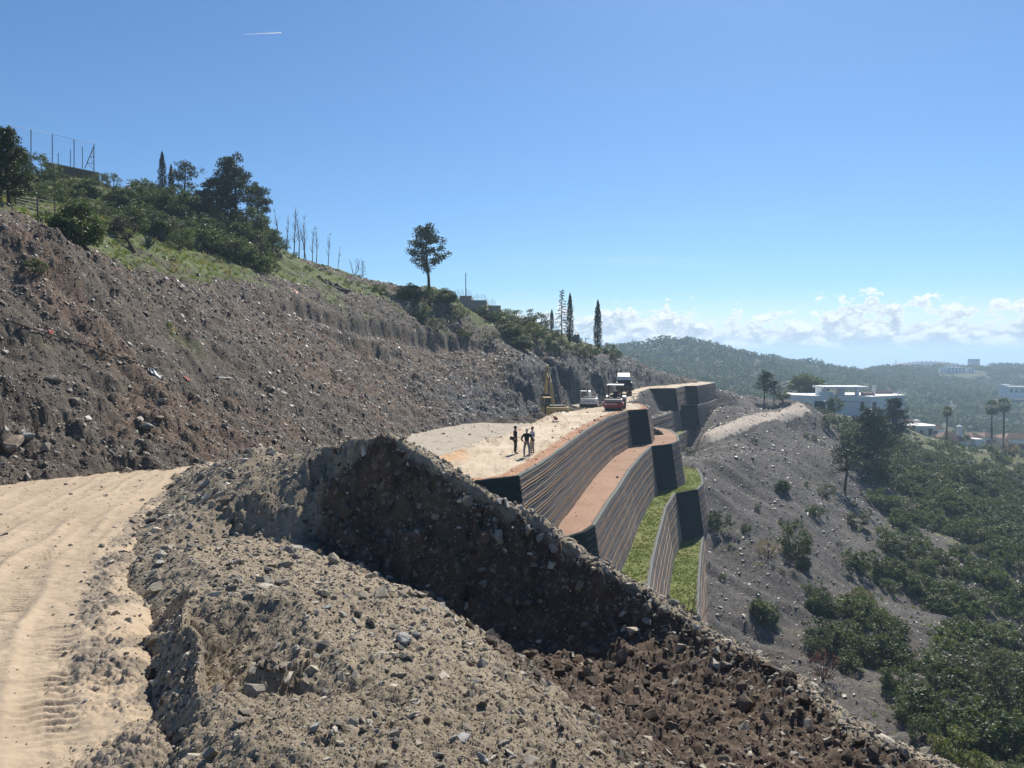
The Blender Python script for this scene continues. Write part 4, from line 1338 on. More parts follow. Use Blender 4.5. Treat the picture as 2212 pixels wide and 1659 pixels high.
# boulders that stand out
M_bgrey = stone_mat('boulder_grey', [(0, (0.20, 0.20, 0.195)), (1, (0.29, 0.285, 0.27))], 0.55, 0.5, 0.7)
M_bbrown = stone_mat('boulder_brown', [(0, (0.17, 0.125, 0.09)), (1, (0.24, 0.18, 0.13))], 0.75, 0.4, 0.7)
M_btan = stone_mat('boulder_tan', [(0, (0.33, 0.28, 0.205)), (1, (0.42, 0.365, 0.28))], 0.6, 0.5, 0.6)
M_bdark = stone_mat('boulder_dark', [(0, (0.085, 0.082, 0.08)), (1, (0.12, 0.112, 0.105))], 0.5, 0.6, 0.7)
BOULD = [
    (heap, 872, 1385, 60, (1.0, .85, .75), M_bgrey, 'rounded grey boulder near the edge of the dug hollow'),
    (heap, 705, 1315, 42, (1.0, .7, .55), M_bgrey, 'blocky grey stone left of the rounded grey boulder'),
    (heap, 1000, 1598, 46, (1, .8, .8), M_bgrey, 'angular grey block at the bottom middle of the heap'),
    (heap, 945, 1634, 56, (1, .75, .5), M_bdark, 'broad dark slab half buried at the bottom edge'),
    (heap, 1043, 1640, 54, (1, .6, .5), M_bgrey, 'low flat grey stone right of the dark slab'),
    (heap, 680, 1575, 36, (1, .8, .7), M_bgrey, 'grey stone with a pale flat top, lower left on the heap'),
    (heap, 715, 1590, 34, (.8, .8, 1.0), M_bdark, 'upright bluish stone touching the pale-topped one'),
    (heap, 898, 1520, 34, (1, .7, .9), M_btan, 'square tan stone in the middle of the heap'),
    (heap, 890, 1548, 46, (1, .4, .5), M_btan, 'long pale tan stone lying below the square one'),
    (heap, 812, 1548, 34, (.9, .8, .9), M_bdark, 'dark pointed stone left of the square tan stone'),
    (heap, 347, 1218, 34, (1, .8, .7), M_bgrey, 'bluish grey stone beside the road edge of the heap'),
    (heap, 500, 1220, 44, (1, .6, .45), M_bdark, 'dark flat stone below the bank of the heap'),
    (heap, 610, 1188, 52, (1, .6, .5), M_bdark, 'wide dark stone at the foot of the bank'),
    (heap, 960, 1305, 52, (1, .35, .3), M_bbrown, 'long brown slab sticking out of the hollow wall'),
    (heap, 1230, 1180, 26, (1, .8, .8), M_btan, 'pale round stone on the far rim of the heap'),
    (heap, 1250, 1610, 34, (1, .8, .7), M_btan, 'tan stone where the heap drops into the hollow'),
    (heap, 575, 1268, 60, (1, .7, .25), M_btan, 'flat whitish slab lying on the heap top'),
    (heap, 1268, 1455, 30, (.8, .8, 1.1), M_bbrown, 'brown stone standing in the hollow'),
    (road, 205, 1492, 26, (1, .9, .9), M_btan, 'pale chunk on the low windrow beside the road'),
    (road, 185, 1515, 22, (1, .8, .6), M_bgrey, 'small flat stone left of the pale chunk'),
    (hill, 30, 968, 84, (1.1, .8, .75), M_bbrown, 'large brown boulder at the foot of the slope, left edge'),
    (hill, 60, 945, 42, (.9, .7, .9), M_bgrey, 'grey angular boulder beside the large brown one'),
    (hill, 118, 823, 46, (1.2, .5, .6), M_btan, 'pale tapering slab low on the left slope'),
    (hill, 348, 868, 30, (1, .7, .6), M_btan, 'light stone above the rubble band of the slope'),
    (hill, 345, 905, 40, (1, .8, .8), M_bbrown, 'reddish rock face piece in the cut bank'),
    (hill, 315, 925, 46, (1, .8, .6), M_bdark, 'dark ledge rock in the lower cut bank'),
    (hill, 115, 958, 32, (1, .8, .7), M_bdark, 'dark rock right of the grey angular boulder'),
]
for k, (T, u, v, px, sh, mt, lab) in enumerate(BOULD):
    p = T.pick(u, v)
    s = px / FPX * p[1]
    me = boulder_mesh('boulder', 500 + k, (s * sh[0], s * sh[1], s * sh[2]), mt)
    o = obj('boulder', me, None, None, (p[0], p[1], p[2] + 0.12 * s * sh[2]), (RNG.uniform(-.2, .2), RNG.uniform(-.2, .2), RNG.uniform(0, 6.28)))
    tag(o, lab, 'boulder')

# ================================================================== PLANTS
M_pine = leaf_mat('pine_needles', (0.020, 0.034, 0.014), (0.060, 0.085, 0.034), 0.22)
M_oak = leaf_mat('evergreen_leaf', (0.024, 0.044, 0.014), (0.090, 0.128, 0.041), 0.30)
M_bushg = leaf_mat('bush_leaf', (0.034, 0.056, 0.016), (0.105, 0.135, 0.045), 0.32)
M_yel = leaf_mat('yellow_green_leaf', (0.085, 0.100, 0.022), (0.185, 0.190, 0.050), 0.38)
M_cyp = leaf_mat('cypress_leaf', (0.014, 0.026, 0.011), (0.042, 0.062, 0.024), 0.15)
M_olive = leaf_mat('olive_leaf', (0.060, 0.070, 0.038), (0.135, 0.145, 0.085), 0.28)
M_purple = leaf_mat('brownish_purple_leaf', (0.055, 0.040, 0.036), (0.115, 0.085, 0.075), 0.2)
M_tan = leaf_mat('dry_tan_leaf', (0.140, 0.105, 0.055), (0.25, 0.19, 0.10), 0.35)
M_redd = leaf_mat('dead_red_leaf', (0.110, 0.040, 0.030), (0.18, 0.075, 0.055), 0.2)
M_palm = leaf_mat('palm_leaf', (0.040, 0.062, 0.018), (0.120, 0.150, 0.050), 0.25, 0.6)
M_agave = leaf_mat('agave_leaf', (0.050, 0.080, 0.060), (0.130, 0.170, 0.130), 0.08, 0.4)
M_grass = leaf_mat('grass_blade', (0.080, 0.120, 0.022), (0.205, 0.255, 0.058), 0.42)
M_dry = leaf_mat('dry_grass_blade', (0.22, 0.175, 0.075), (0.36, 0.29, 0.14), 0.35)
M_forest = leaf_mat('maquis_leaf', (0.038, 0.064, 0.019), (0.145, 0.180, 0.062), 0.30, 0.6, 1.0)
M_bark = paint('tree_bark', (0.075, 0.055, 0.042), 0.95, 0.1, 0, 0.4, (0.12, 0.1, 0.08), 6)
M_redbark = paint('pine_bark_red', (0.115, 0.058, 0.045), 0.95, 0.1, 0, 0.4, (0.09, 0.06, 0.05), 6)
M_deadw = paint('dead_wood', (0.15, 0.12, 0.10), 0.95, 0.1, 0, 0.4, (0.09, 0.075, 0.065), 6)


def leaf_cards(C, size, aspect, rg, lift=0.0):
    n = len(C)
    nrm = rg.normal(size=(n, 3))
    nrm[:, 2] += lift
    nrm /= np.linalg.norm(nrm, axis=1, keepdims=True)
    h = rg.normal(size=(n, 3))
    a = np.cross(nrm, h)
    a /= np.linalg.norm(a, axis=1, keepdims=True) + 1e-9
    b = np.cross(nrm, a)
    s = (size * rg.uniform(0.6, 1.35, n))[:, None]
    a, b = a * s, b * s * aspect
    V = np.stack([C - a * 0.5, C - b * 0.5 + a * 0.08, C + a * 0.5, C + b * 0.5 + a * 0.05], 1).reshape(-1, 3)
    F_ = np.arange(4 * n).reshape(n, 4)
    return V, F_


def clump_points(centers, radii, per, rg, shell=0.5):
    out = []
    for c, r_ in zip(centers, radii):
        d = rg.normal(size=(per, 3))
        d /= np.linalg.norm(d, axis=1, keepdims=True)
        rad = rg.random((per, 1)) ** shell
        out.append(np.array(c) + d * rad * np.array(r_))
    return np.concatenate(out)


def pine_proto(seed, crown0=0.34, width=0.36, dens=1.0, top=1.0, mat=None, bark=None, lean=0.06):
    rg = np.random.default_rng(seed)
    tr = MB()
    k = np.linspace(0, 1, 7)
    lx, ly = rg.uniform(-lean, lean), rg.uniform(-lean, lean)
    axis = [(lx * t + 0.015 * math.sin(t * 7 + seed), ly * t + 0.012 * math.cos(t * 6), t * 0.93) for t in k]
    tr.tube(axis, [0.026 * (1 - 0.8 * t) + 0.003 for t in k], 7)
    cen, rad = [], []
    nl = int(20 * dens) + 6
    for i in range(nl):
        h = crown0 + (0.95 - crown0) * ((i + rg.random()) / nl)
        t = (h - crown0) / (0.97 - crown0)
        L = width * float(np.interp(t, [0, .22, .5, .8, 1], [.70, 1.0, .92, .60, .22])) * rg.uniform(0.6, 1.15)
        az = i * 2.4 + rg.uniform(-0.5, 0.5)
        dirv = np.array([math.cos(az), math.sin(az), rg.uniform(0.05, 0.5)])
        b0 = np.array([np.interp(h, [p[2] for p in axis], [p[0] for p in axis]), np.interp(h, [p[2] for p in axis], [p[1] for p in axis]), h])
        e = b0 + dirv * L
        tr.tube([b0, b0 + dirv * L * 0.5 + np.array([0, 0, -0.01]), e], [0.008, 0.005, 0.002], 5, False)
        for q in np.linspace(0.45, 1.0, 3):
            cen.append(b0 + dirv * L * q + rg.normal(size=3) * 0.025)
            r0 = rg.uniform(0.058, 0.105) * (0.75 + 0.4 * q)
            rad.append((r0, r0, r0 * 0.7))
    cen.append(np.array([axis[-1][0], axis[-1][1], 0.95]))
    rad.append((0.06, 0.06, 0.06))
    C = clump_points(cen, rad, int(85 * min(1.2, dens)), rg, 0.45)
    V, F_ = leaf_cards(C, 0.031, 0.6, rg, 0.3)
    cm = np_mesh('crown', V, F_)
    cm.materials.append(mat or M_pine)
    tm = tr.mesh('trunk', True)
    tm.materials.append(bark or M_bark)
    return tm, cm


def bush_proto(seed, mat, n_cl=46, per=62, leaf=0.052, flat=1.0, trunk=0.0, spread=0.5, bark=None):
    rg = np.random.default_rng(seed)
    tr = MB()
    cz = trunk + (1 - trunk) * 0.45
    hz = (1 - trunk) * 0.5
    for i in range(5):
        az = i * 1.26 + rg.uniform(-.3, .3)
        e = np.array([math.cos(az) * spread * 0.6, math.sin(az) * spread * 0.6, cz + hz * 0.3])
        if trunk > 0.05:
            tr.tube([(0, 0, 0), (0.02, 0.01, trunk * 0.9), tuple(e)], [0.03, 0.022, 0.005], 6, False)
        else:
            tr.tube([(0, 0, 0), tuple(e * 0.5), tuple(e)], [0.022, 0.013, 0.004], 5, False)
    cen, rad = [], []
    for i in range(n_cl):
        d = rg.normal(size=3)
        d /= np.linalg.norm(d)
        if trunk < 0.05 and d[2] < -0.8:
            d[2] = -0.8 * rg.random()
        q = rg.uniform(0.62, 0.95)
        cen.append(np.array([d[0] * spread * q, d[1] * spread * q, max(0.08, cz + d[2] * hz * q * flat)]))
        r0 = rg.uniform(0.10, 0.17) * (spread / 0.5)
        rad.append((r0, r0, r0 * 0.8))
    C = clump_points(cen, rad, per, rg, 0.42)
    C[:, 2] = np.maximum(C[:, 2], 0.01)
    V, F_ = leaf_cards(C, leaf, 0.62, rg, 0.4)
    cm = np_mesh('crown', V, F_)
    cm.materials.append(mat)
    tm = tr.mesh('trunk', True)
    tm.materials.append(bark or M_bark)
    return tm, cm


def cypress_proto(seed, width=0.10, n=3800, ragged=0.25, mat=None):
    rg = np.random.default_rng(seed)
    z = rg.random(n) ** 0.9
    prof = np.interp(z, [0, 0.05, 0.2, 0.45, 0.75, 0.93, 1.0], [0.35, 0.75, 1.0, 0.95, 0.62, 0.25, 0.03]) * width
    az = rg.random(n) * 6.283
    lump = 1 + ragged * np.sin(az * 3 + z * 31 + seed) + ragged * 0.7 * np.sin(az * 5 - z * 53)
    r_ = prof * lump * rg.random(n) ** 0.35
    C = np.stack([r_ * np.cos(az), r_ * np.sin(az), 0.05 + z * 0.95], 1)
    V, F_ = leaf_cards(C, 0.028, 0.5, rg, 0.0)
    V = V.reshape(n, 4, 3)
    c = V.mean(1, keepdims=True)
    V = (c + (V - c) * np.array([0.7, 0.7, 1.5])).reshape(-1, 3)
    cm = np_mesh('crown', V, F_)
    cm.materials.append(mat or M_cyp)
    tr = MB().tube([(0, 0, 0), (0, 0, 0.5), (0, 0, 0.9)], [0.016, 0.01, 0.003], 6)
    tm = tr.mesh('trunk', True)
    tm.materials.append(M_bark)
    return tm, cm


def thin_conifer_proto(seed):
    rg = np.random.default_rng(seed)
    tr = MB().tube([(0, 0, 0), (0.01, 0, 0.5), (0, 0, 0.99)], [0.014, 0.009, 0.002], 6)
    cen, rad = [], []
    for i in range(44):
        h = 0.18 + 0.8 * i / 44
        L = 0.15 * (1.08 - h) / 0.9 * rg.uniform(0.45, 1.25) + 0.012
        az = i * 2.4 + rg.uniform(-.4, .4)
        e = np.array([math.cos(az) * L, math.sin(az) * L, h - 0.1 * L])
        tr.tube([(0, 0, h), tuple(e)], [0.003, 0.0012], 4, False)
        for q in (0.4, 0.75, 1.0):
            cen.append(np.array([0, 0, h]) * (1 - q) + e * q)
            rad.append((0.022, 0.022, 0.016))
    C = clump_points(cen, rad, 12, rg)
    V, F_ = leaf_cards(C, 0.018, 0.5, rg)
    cm = np_mesh('crown', V, F_)
    cm.materials.append(M_cyp)
    tm = tr.mesh('trunk', True)
    tm.materials.append(M_bark)
    return tm, cm


def bare_proto(seed, n_stem=1, spread=0.10, twigs=14, height=1.0, thick=0.014):
    """leafless stem with upright twigs"""
    rg = np.random.default_rng(seed)
    tr, tw = MB(), MB()
    for s_ in range(n_stem):
        bx, by = rg.uniform(-spread, spread), rg.uniform(-spread, spread)
        tx, ty = bx + rg.uniform(-spread, spread), by + rg.uniform(-spread, spread)
        pts = [(bx * .3, by * .3, 0), (bx, by, 0.35 * height), ((bx + tx) / 2 + 0.01, (by + ty) / 2, 0.7 * height), (tx, ty, height * rg.uniform(.9, 1))]
        tr.tube(pts, [thick, thick * 0.75, thick * 0.5, 0.002], 5)
        for i in range(twigs):
            t = rg.uniform(0.25, 0.95)
            z = t * height
            x = np.interp(z, [p[2] for p in pts], [p[0] for p in pts])
            y = np.interp(z, [p[2] for p in pts], [p[1] for p in pts])
            az = rg.random() * 6.28
            L = rg.uniform(0.08, 0.2) * (1.1 - 0.6 * t)
            m1 = (x + math.cos(az) * L * 0.45, y + math.sin(az) * L * 0.45, z + L * 0.6)
            e = (x + math.cos(az) * L * 0.6, y + math.sin(az) * L * 0.6, z + L * 1.4)
            tw.tube([(x, y, z), m1, e], [thick * 0.35, thick * 0.25, 0.0015], 4, False)
    tm = tr.mesh('trunk', True)
    tm.materials.append(M_deadw)
    cm = tw.mesh('twigs', True)
    cm.materials.append(M_deadw)
    return tm, cm


def palm_proto(seed, crown=0.16, skirt=True, trunk_r=0.018):
    rg = np.random.default_rng(seed)
    tr = MB()
    k = np.linspace(0, 1, 8)
    tr.tube([(0.012 * math.sin(t * 3 + seed), 0.008 * math.cos(t * 2), t * (1 - crown * 0.75)) for t in k], [trunk_r * (1.25 - 0.45 * t) for t in k], 8)
    V, F_ = [], []
    c0 = np.array([0.012 * math.sin(3 + seed), 0.008 * math.cos(2), 1 - crown * 0.75])
    nf = 46
    for i in range(nf):
        az = i * 2.4
        el = R(80) - (i / nf) * R(150 if skirt else 105) + rg.uniform(-.1, .1)
        d = np.array([math.cos(az) * math.cos(el), math.sin(az) * math.cos(el), math.sin(el)])
        side = np.array([-math.sin(az), math.cos(az), 0])
        upv = np.cross(d, side) * -1
        L = crown * rg.uniform(0.45, 0.62)
        tip = c0 + d * L
        b = len(V)
        w = 0.0025
        V += [c0 - side * w, c0 + side * w, tip + side * w, tip - side * w]
        F_.append((b, b + 1, b + 2, b + 3))
        nb = 9
        for q in range(nb):
            a_ = (q / (nb - 1) - 0.5) * R(170)
            bd = d * math.cos(a_) + side * math.sin(a_) - np.array([0, 0, 0.25])
            bd /= np.linalg.norm(bd)
            bl = crown * rg.uniform(0.42, 0.58)
            sd = np.cross(bd, upv)
            sd /= np.linalg.norm(sd) + 1e-9
            ww = crown * 0.045
            b = len(V)
            e = tip + bd * bl - np.array([0, 0, bl * 0.25])
            V += [tip, tip + bd * bl * 0.55 + sd * ww, e, tip + bd * bl * 0.55 - sd * ww]
            F_.append((b, b + 1, b + 2, b + 3))
    cm = np_mesh('crown', np.array(V), F_)
    cm.materials.append(M_palm)
    tm = tr.mesh('trunk', True)
    tm.materials.append(M_bark)
    return tm, cm


def agave_mesh(seed, n=34):
    rg = np.random.default_rng(seed)
    mb = MB()
    for i in range(n):
        az = i * 2.4 + rg.uniform(-.2, .2)
        el = R(82) * (1 - i / n) ** 0.8 + R(8)
        L = rg.uniform(0.75, 1.0)
        d = Vector((math.cos(az) * math.cos(el), math.sin(az) * math.cos(el), math.sin(el)))
        s_ = Vector((-math.sin(az), math.cos(az), 0))
        u_ = s_.cross(d)
        w = 0.06
        p0, p1, p2 = d * 0.05, d * L * 0.55 - Vector((0, 0, 0.02)), d * L - Vector((0, 0, 0.10 * math.cos(el)))
        b = [p0 - s_ * w * .7, p0 - u_ * .02, p0 + s_ * w * .7, p1 + s_ * w, p1 - u_ * .03, p1 - s_ * w, p2]
        mb.add(b, [(0, 1, 4, 5), (1, 2, 3, 4), (5, 4, 6), (4, 3, 6), (0, 5, 3, 2)])
    me = mb.mesh('leaves')
    me.materials.append(M_agave)
    return me


PROTO = {
    'pine': [pine_proto(1), pine_proto(2, 0.3, 0.40), pine_proto(3, 0.42, 0.33)],
    'pine_airy': [pine_proto(5, 0.42, 0.36, 0.62), pine_proto(6, 0.35, 0.34, 0.7)],
    'pine_dense': [pine_proto(8, 0.12, 0.30, 1.45), pine_proto(9, 0.10, 0.34, 1.5)],
    'pine_lone': [pine_proto(15, 0.30, 0.37, 0.95, 1, M_pine, M_redbark, 0.0)],
    'bush_dark': [bush_proto(20, M_oak, 84, 84, 0.055), bush_proto(21, M_oak, 40, 62, 0.05, 0.9)],
    'bush_green': [bush_proto(22, M_bushg), bush_proto(23, M_bushg, 38)],
    'bush_yellow': [bush_proto(24, M_yel), bush_proto(25, M_yel, 36)],
    'bush_olive': [bush_proto(26, M_olive, 38, 52)],
    'bush_purple': [bush_proto(27, M_purple, 40, 56)],
    'bush_tan': [bush_proto(28, M_tan, 30, 40, 0.045)],
    'bush_red': [bush_proto(29, M_redd, 22, 40, 0.06)],
    'tree_dark': [bush_proto(30, M_oak, 50, 64, 0.045, 1.0, 0.22, 0.42), bush_proto(31, M_oak, 46, 64, 0.045, 1.0, 0.18, 0.46)],
    'tree_green': [bush_proto(32, M_bushg, 46, 60, 0.045, 1.0, 0.22, 0.45)],
    'tree_olive': [bush_proto(33, M_olive, 34, 46, 0.045, 1.0, 0.3, 0.42)],
    'tree_tan': [bush_proto(34, M_tan, 36, 40, 0.04, 1.0, 0.25, 0.55)],
    'cypress': [cypress_proto(40), cypress_proto(41, 0.085, 3600, 0.2)],
    'conifer_thin': [thin_conifer_proto(44)],
    'bare': [bare_proto(50), bare_proto(51, 1, 0.06, 22), bare_proto(52, 1, 0.08, 18), bare_proto(53, 1, 0.05, 20)],
    'bare_bush': [bare_proto(55, 7, 0.32, 9, 0.95, 0.012)],
    'palm': [palm_proto(60), palm_proto(61, 0.18)],
    'palm_short': [palm_proto(63, 0.62, False, 0.05)],
}


def plant(kind, name, label, cat, base, height, wide=1.0, var=0, rotz=None, group=None, lean=(0, 0), parts=('trunk', 'crown')):
    tm, cm = PROTO[kind][var % len(PROTO[kind])]
    r_ = thing(name, label, cat, base, 0, group, (height * wide, height * wide, height), (lean[0], lean[1], RNG.uniform(0, 6.28) if rotz is None else rotz))
    obj(parts[0], tm, None, r_)
    o_ = obj(parts[1], cm, None, r_)
    if parts[1] == 'twigs':
        o_['kind'] = 'stuff'
    return r_


def plant_px(T, kind, name, label, cat, u, vb, vt, wide=1.0, var=0, group=None, d=None, sink=0.1, lean=(0, 0), parts=('trunk', 'crown'), drange=(None, None)):
    """plant whose foot meets the ground under pixel (u, vb) and whose top reaches pixel row vt"""
    if d is None:
        p = T.pick(u, vb, *drange)
    else:
        x = ray(u, vb)[0] * d
        p = (x, d, float(T.z(x, d)))
    h = (ray(u, vt)[2] * p[1] - p[2]) + sink
    return plant(kind, name, label, cat, (p[0], p[1], p[2] - sink), max(h, 0.2), wide, var, None, group, lean, parts)


# ---- left hillside
H = hill
GP = 'trees above the cut slope'
plant_px(H, 'pine_dense', 'pine_tree', 'tall dark pine at the left edge above the wire fence', 'tree', 18, 440, 274, 0.75, 0, GP)
plant_px(H, 'pine_dense', 'pine_tree', 'shorter bushy pine right of the left-edge pine', 'tree', 48, 436, 322, 0.75, 1, GP)
plant_px(H, 'cypress', 'cypress_tree', 'taller of the two slim cypresses on the left skyline', 'tree', 352, 436, 327, 0.85, 0, GP)
plant_px(H, 'cypress', 'cypress_tree', 'shorter slim cypress beside the tall one on the left skyline', 'tree', 371, 436, 355, 1.0, 1, GP)
plant_px(H, 'pine_airy', 'pine_tree', 'airy round pine behind the two cypresses', 'tree', 402, 444, 352, 1.0, 0, GP)
plant_px(H, 'pine', 'pine_tree', 'tallest pine of the dark thicket on the left skyline', 'tree', 511, 500, 342, 0.80, 0, GP)
plant_px(H, 'pine', 'pine_tree', 'broad dark pine left of the tallest thicket pine', 'tree', 470, 490, 385, 1.05, 1, GP)
plant_px(H, 'pine', 'pine_tree', 'pine at the right end of the dark thicket', 'tree', 556, 505, 400, 0.8, 2, GP)
plant_px(H, 'pine_airy', 'pine_tree', 'thin pine between the broad pine and the tallest pine', 'tree', 492, 495, 372, 0.7, 1, GP)
plant_px(H, 'pine', 'pine_tree', 'low pine filling the middle of the thicket', 'tree', 446, 500, 408, 0.9, 2, GP)
plant_px(H, 'tree_dark', 'evergreen_tree', 'dark leafy tree low at the right of the thicket', 'tree', 540, 520, 440, 1.1, 1, GP)
plant_px(H, 'tree_dark', 'evergreen_tree', 'round dark evergreen below the two cypresses', 'tree', 385, 490, 396, 1.15, 0, GP)
plant_px(H, 'tree_green', 'evergreen_tree', 'green leafy tree left of the dark thicket', 'tree', 340, 480, 405, 1.1, 0, GP)
plant_px(H, 'tree_olive', 'olive_tree', 'grey-green wispy tree below the stone wall corner', 'tree', 243, 425, 372, 1.0, 0, GP)
plant_px(H, 'pine_lone', 'pine_tree', 'lone pine with reddish trunk standing against the sky', 'tree', 926, 613, 490, 0.92, 0, None, 121.5, lean=(0, R(6)))
GB = 'bushes above the cut slope'
plant_px(H, 'bush_dark', 'bush', 'big round dark bush overhanging the brow of the cut', 'bush', 168, 530, 428, 1.02, 0, GB, sink=0.2)
LB = [('bush_green', 92, 392, 328, 1.0, 'leafy bush above the wire fence, under the stone wall'), ('bush_dark', 125, 405, 362, 1.1, 'dark bush right under the stone wall'), ('bush_green', 110, 440, 392, 1.2, 'green bush behind the wire fence end'),
      ('bush_green', 150, 425, 380, 1.3, 'wide green bush left of the wispy tree'), ('bush_dark', 190, 425, 384, 1.2, 'dark bush in front of the stone wall corner'), ('bush_olive', 215, 398, 372, 1.2, 'dry olive bush at the right end of the stone wall'),
      ('bush_dark', 262, 450, 405, 1.4, 'very dark bush right of the wispy tree'), ('bush_dark', 305, 460, 412, 1.3, 'dark bush on the skyline dip'), ('bush_green', 288, 500, 442, 1.1, 'rounded green bush above the purple shrubs'),
      ('bush_purple', 272, 515, 468, 1.2, 'brownish purple shrub below the rounded green bush'), ('bush_purple', 245, 500, 472, 1.3, 'smaller brownish purple shrub on the left'), ('bush_green', 228, 470, 430, 1.2, 'green bush above the small purple shrub'),
      ('bush_dark', 330, 505, 450, 1.2, 'dark bush at the left end of the thicket'), ('bush_dark', 430, 520, 455, 1.3, 'dark bush low in the middle of the thicket'), ('bush_dark', 520, 530, 478, 1.3, 'dark bush under the tallest pine'),
      ('bush_dark', 575, 535, 480, 1.2, 'dark bush at the right end of the thicket'), ('bush_olive', 545, 548, 500, 1.1, 'grey-green bush below the right-end pine'), ('bush_dark', 600, 545, 503, 1.2, 'dark bush beside the leafless saplings'),
      ('bush_green', 384, 540, 500, 1.0, 'glossy green bush right of the agaves'), ('bush_dark', 470, 535, 485, 1.4, 'dark bush left of the tallest pine trunk'), ('bush_dark', 380, 500, 440, 1.5, 'dark leafy bush under the round evergreen'),
      ('bush_dark', 77, 585, 555, 1.25, 'small dark bush alone on the bare left slope'),
      ('bush_dark', 886, 648, 612, 1.4, 'dark bush left below the lone pine'), ('bush_dark', 930, 655, 618, 1.5, 'dark bush right under the lone pine'), ('bush_dark', 962, 655, 622, 1.3, 'dark bush right of the lone pine'),
      ('bush_green', 905, 690, 655, 1.3, 'green scrub below the lone pine mound'), ('bush_olive', 945, 715, 682, 1.3, 'pale scrub on the slope under the lone pine'),
      ('bush_dark', 820, 632, 612, 1.4, 'low dark bush left of the lone pine mound'), ('bush_green', 990, 690, 655, 1.2, 'green bush in front of the unfinished building'), ('bush_green', 1048, 690, 655, 1.1, 'bush at the right corner of the unfinished building'),
      ('bush_green', 1095, 705, 664, 1.3, 'green bush at the left end of the ridge hedge'), ('bush_green', 1130, 705, 664, 1.3, 'green bush in the middle of the ridge hedge'), ('bush_green', 1162, 712, 672, 1.3, 'green bush at the right end of the ridge hedge'),
      ('bush_yellow', 1152, 728, 692, 1.1, 'yellow-green bush below the ridge hedge'), ('bush_dark', 1105, 730, 696, 1.4, 'dark bush below the left end of the ridge hedge'), ('bush_dark', 1185, 745, 700, 1.3, 'dark bush left of the thin conifer'),
      ('bush_dark', 1130, 755, 722, 1.4, 'scrub bush low above the rock cut'), ('bush_dark', 1210, 765, 730, 1.4, 'dark scrub at the foot of the thin conifer'), ('bush_olive', 1250, 770, 738, 1.2, 'pale scrub between the cypresses'),
      ('bush_dark', 1276, 775, 740, 1.2, 'dark bush left of the big cypress'), ('bush_green', 1312, 768, 738, 1.1, 'green bush right of the big cypress'), ('bush_dark', 1330, 775, 752, 1.1, 'last low bush before the skyline drops'),
      ('bush_olive', 1060, 740, 712, 1.3, 'pale scrub on the slope below the unfinished building'), ('bush_green', 1005, 730, 700, 1.3, 'green scrub patch right below the lone pine slope')]
for k, (kd, u, vb, vt, w, lab) in enumerate(LB):
    plant_px(H, kd, 'bush', lab, 'bush', u, vb, vt, w * 1.15, k, GB)
plant_px(H, 'conifer_thin', 'conifer_tree', 'sparse thin conifer left of the pair of cypresses', 'tree', 1214, 745, 623, 1.0, 0, GP)
plant_px(H, 'cypress', 'cypress_tree', 'cypress right behind the sparse conifer', 'tree', 1231, 742, 633, 0.75, 0, GP)
plant_px(H, 'cypress', 'cypress_tree', 'tiny cypress on the ridge left of the sparse conifer', 'tree', 1192, 695, 668, 1.3, 1, GP)
plant_px(H, 'cypress', 'cypress_tree', 'big lone cypress at the right end of the ridge', 'tree', 1291, 756, 648, 1.0, 1, GP)
for k, (u, vb, vt, ln, lab) in enumerate([(607, 528, 452, -.10, 'first leafless sapling beside the thicket'), (634, 538, 452, 0, 'tallest leafless sapling of the row'), (645, 546, 461, 0, 'leafless sapling right of the tallest'),
                                         (656, 552, 470, 0, 'fourth leafless sapling of the row'), (664, 558, 486, 0.02, 'fifth leafless sapling of the row'), (675, 565, 492, -.02, 'sixth leafless sapling of the row'), (683, 568, 491, 0, 'bushy leafless sapling in the row'),
                                         (708, 573, 504, 0, 'last leafless sapling with spreading twigs'), (729, 578, 531, .25, 'leaning dead sapling right of the row'), (618, 532, 468, .05, 'short leafless sapling near the thicket')]):
    plant_px(H, 'bare', 'bare_tree', lab, 'bare tree', u, vb, vt, 1.0, k, 'leafless saplings on the skyline', lean=(0, ln), parts=('trunk', 'twigs'))
plant_px(H, 'bare_bush', 'bare_shrub', 'spiky leafless shrub right of the saplings', 'bare shrub', 764, 590, 556, 1.1, 0, None, parts=('trunk', 'twigs'))
plant_px(H, 'conifer_thin', 'conifer_tree', 'small dark spindly conifer on the skyline slope', 'tree', 784, 592, 562, 1.4, 0, GP)
for k, (u, v, px, lab) in enumerate([(321, 534, 36, 'large spiky agave on the green bank'), (349, 522, 30, 'agave just right of the large one')]):
    p = H.pick(u, v)
    s = px / FPX * p[1]
    r_ = thing('agave', lab, 'agave', (p[0], p[1], p[2] - 0.05), 0, 'agaves on the bank', s)
    obj('leaves', agave_mesh(70 + k), None, r_)
    obj('stem', MB().lathe([(0.09, 0), (0.12, 0.1), (0.05, 0.3)], (0, 0, -0.05), 8).mesh('stem'), M_agave, r_)

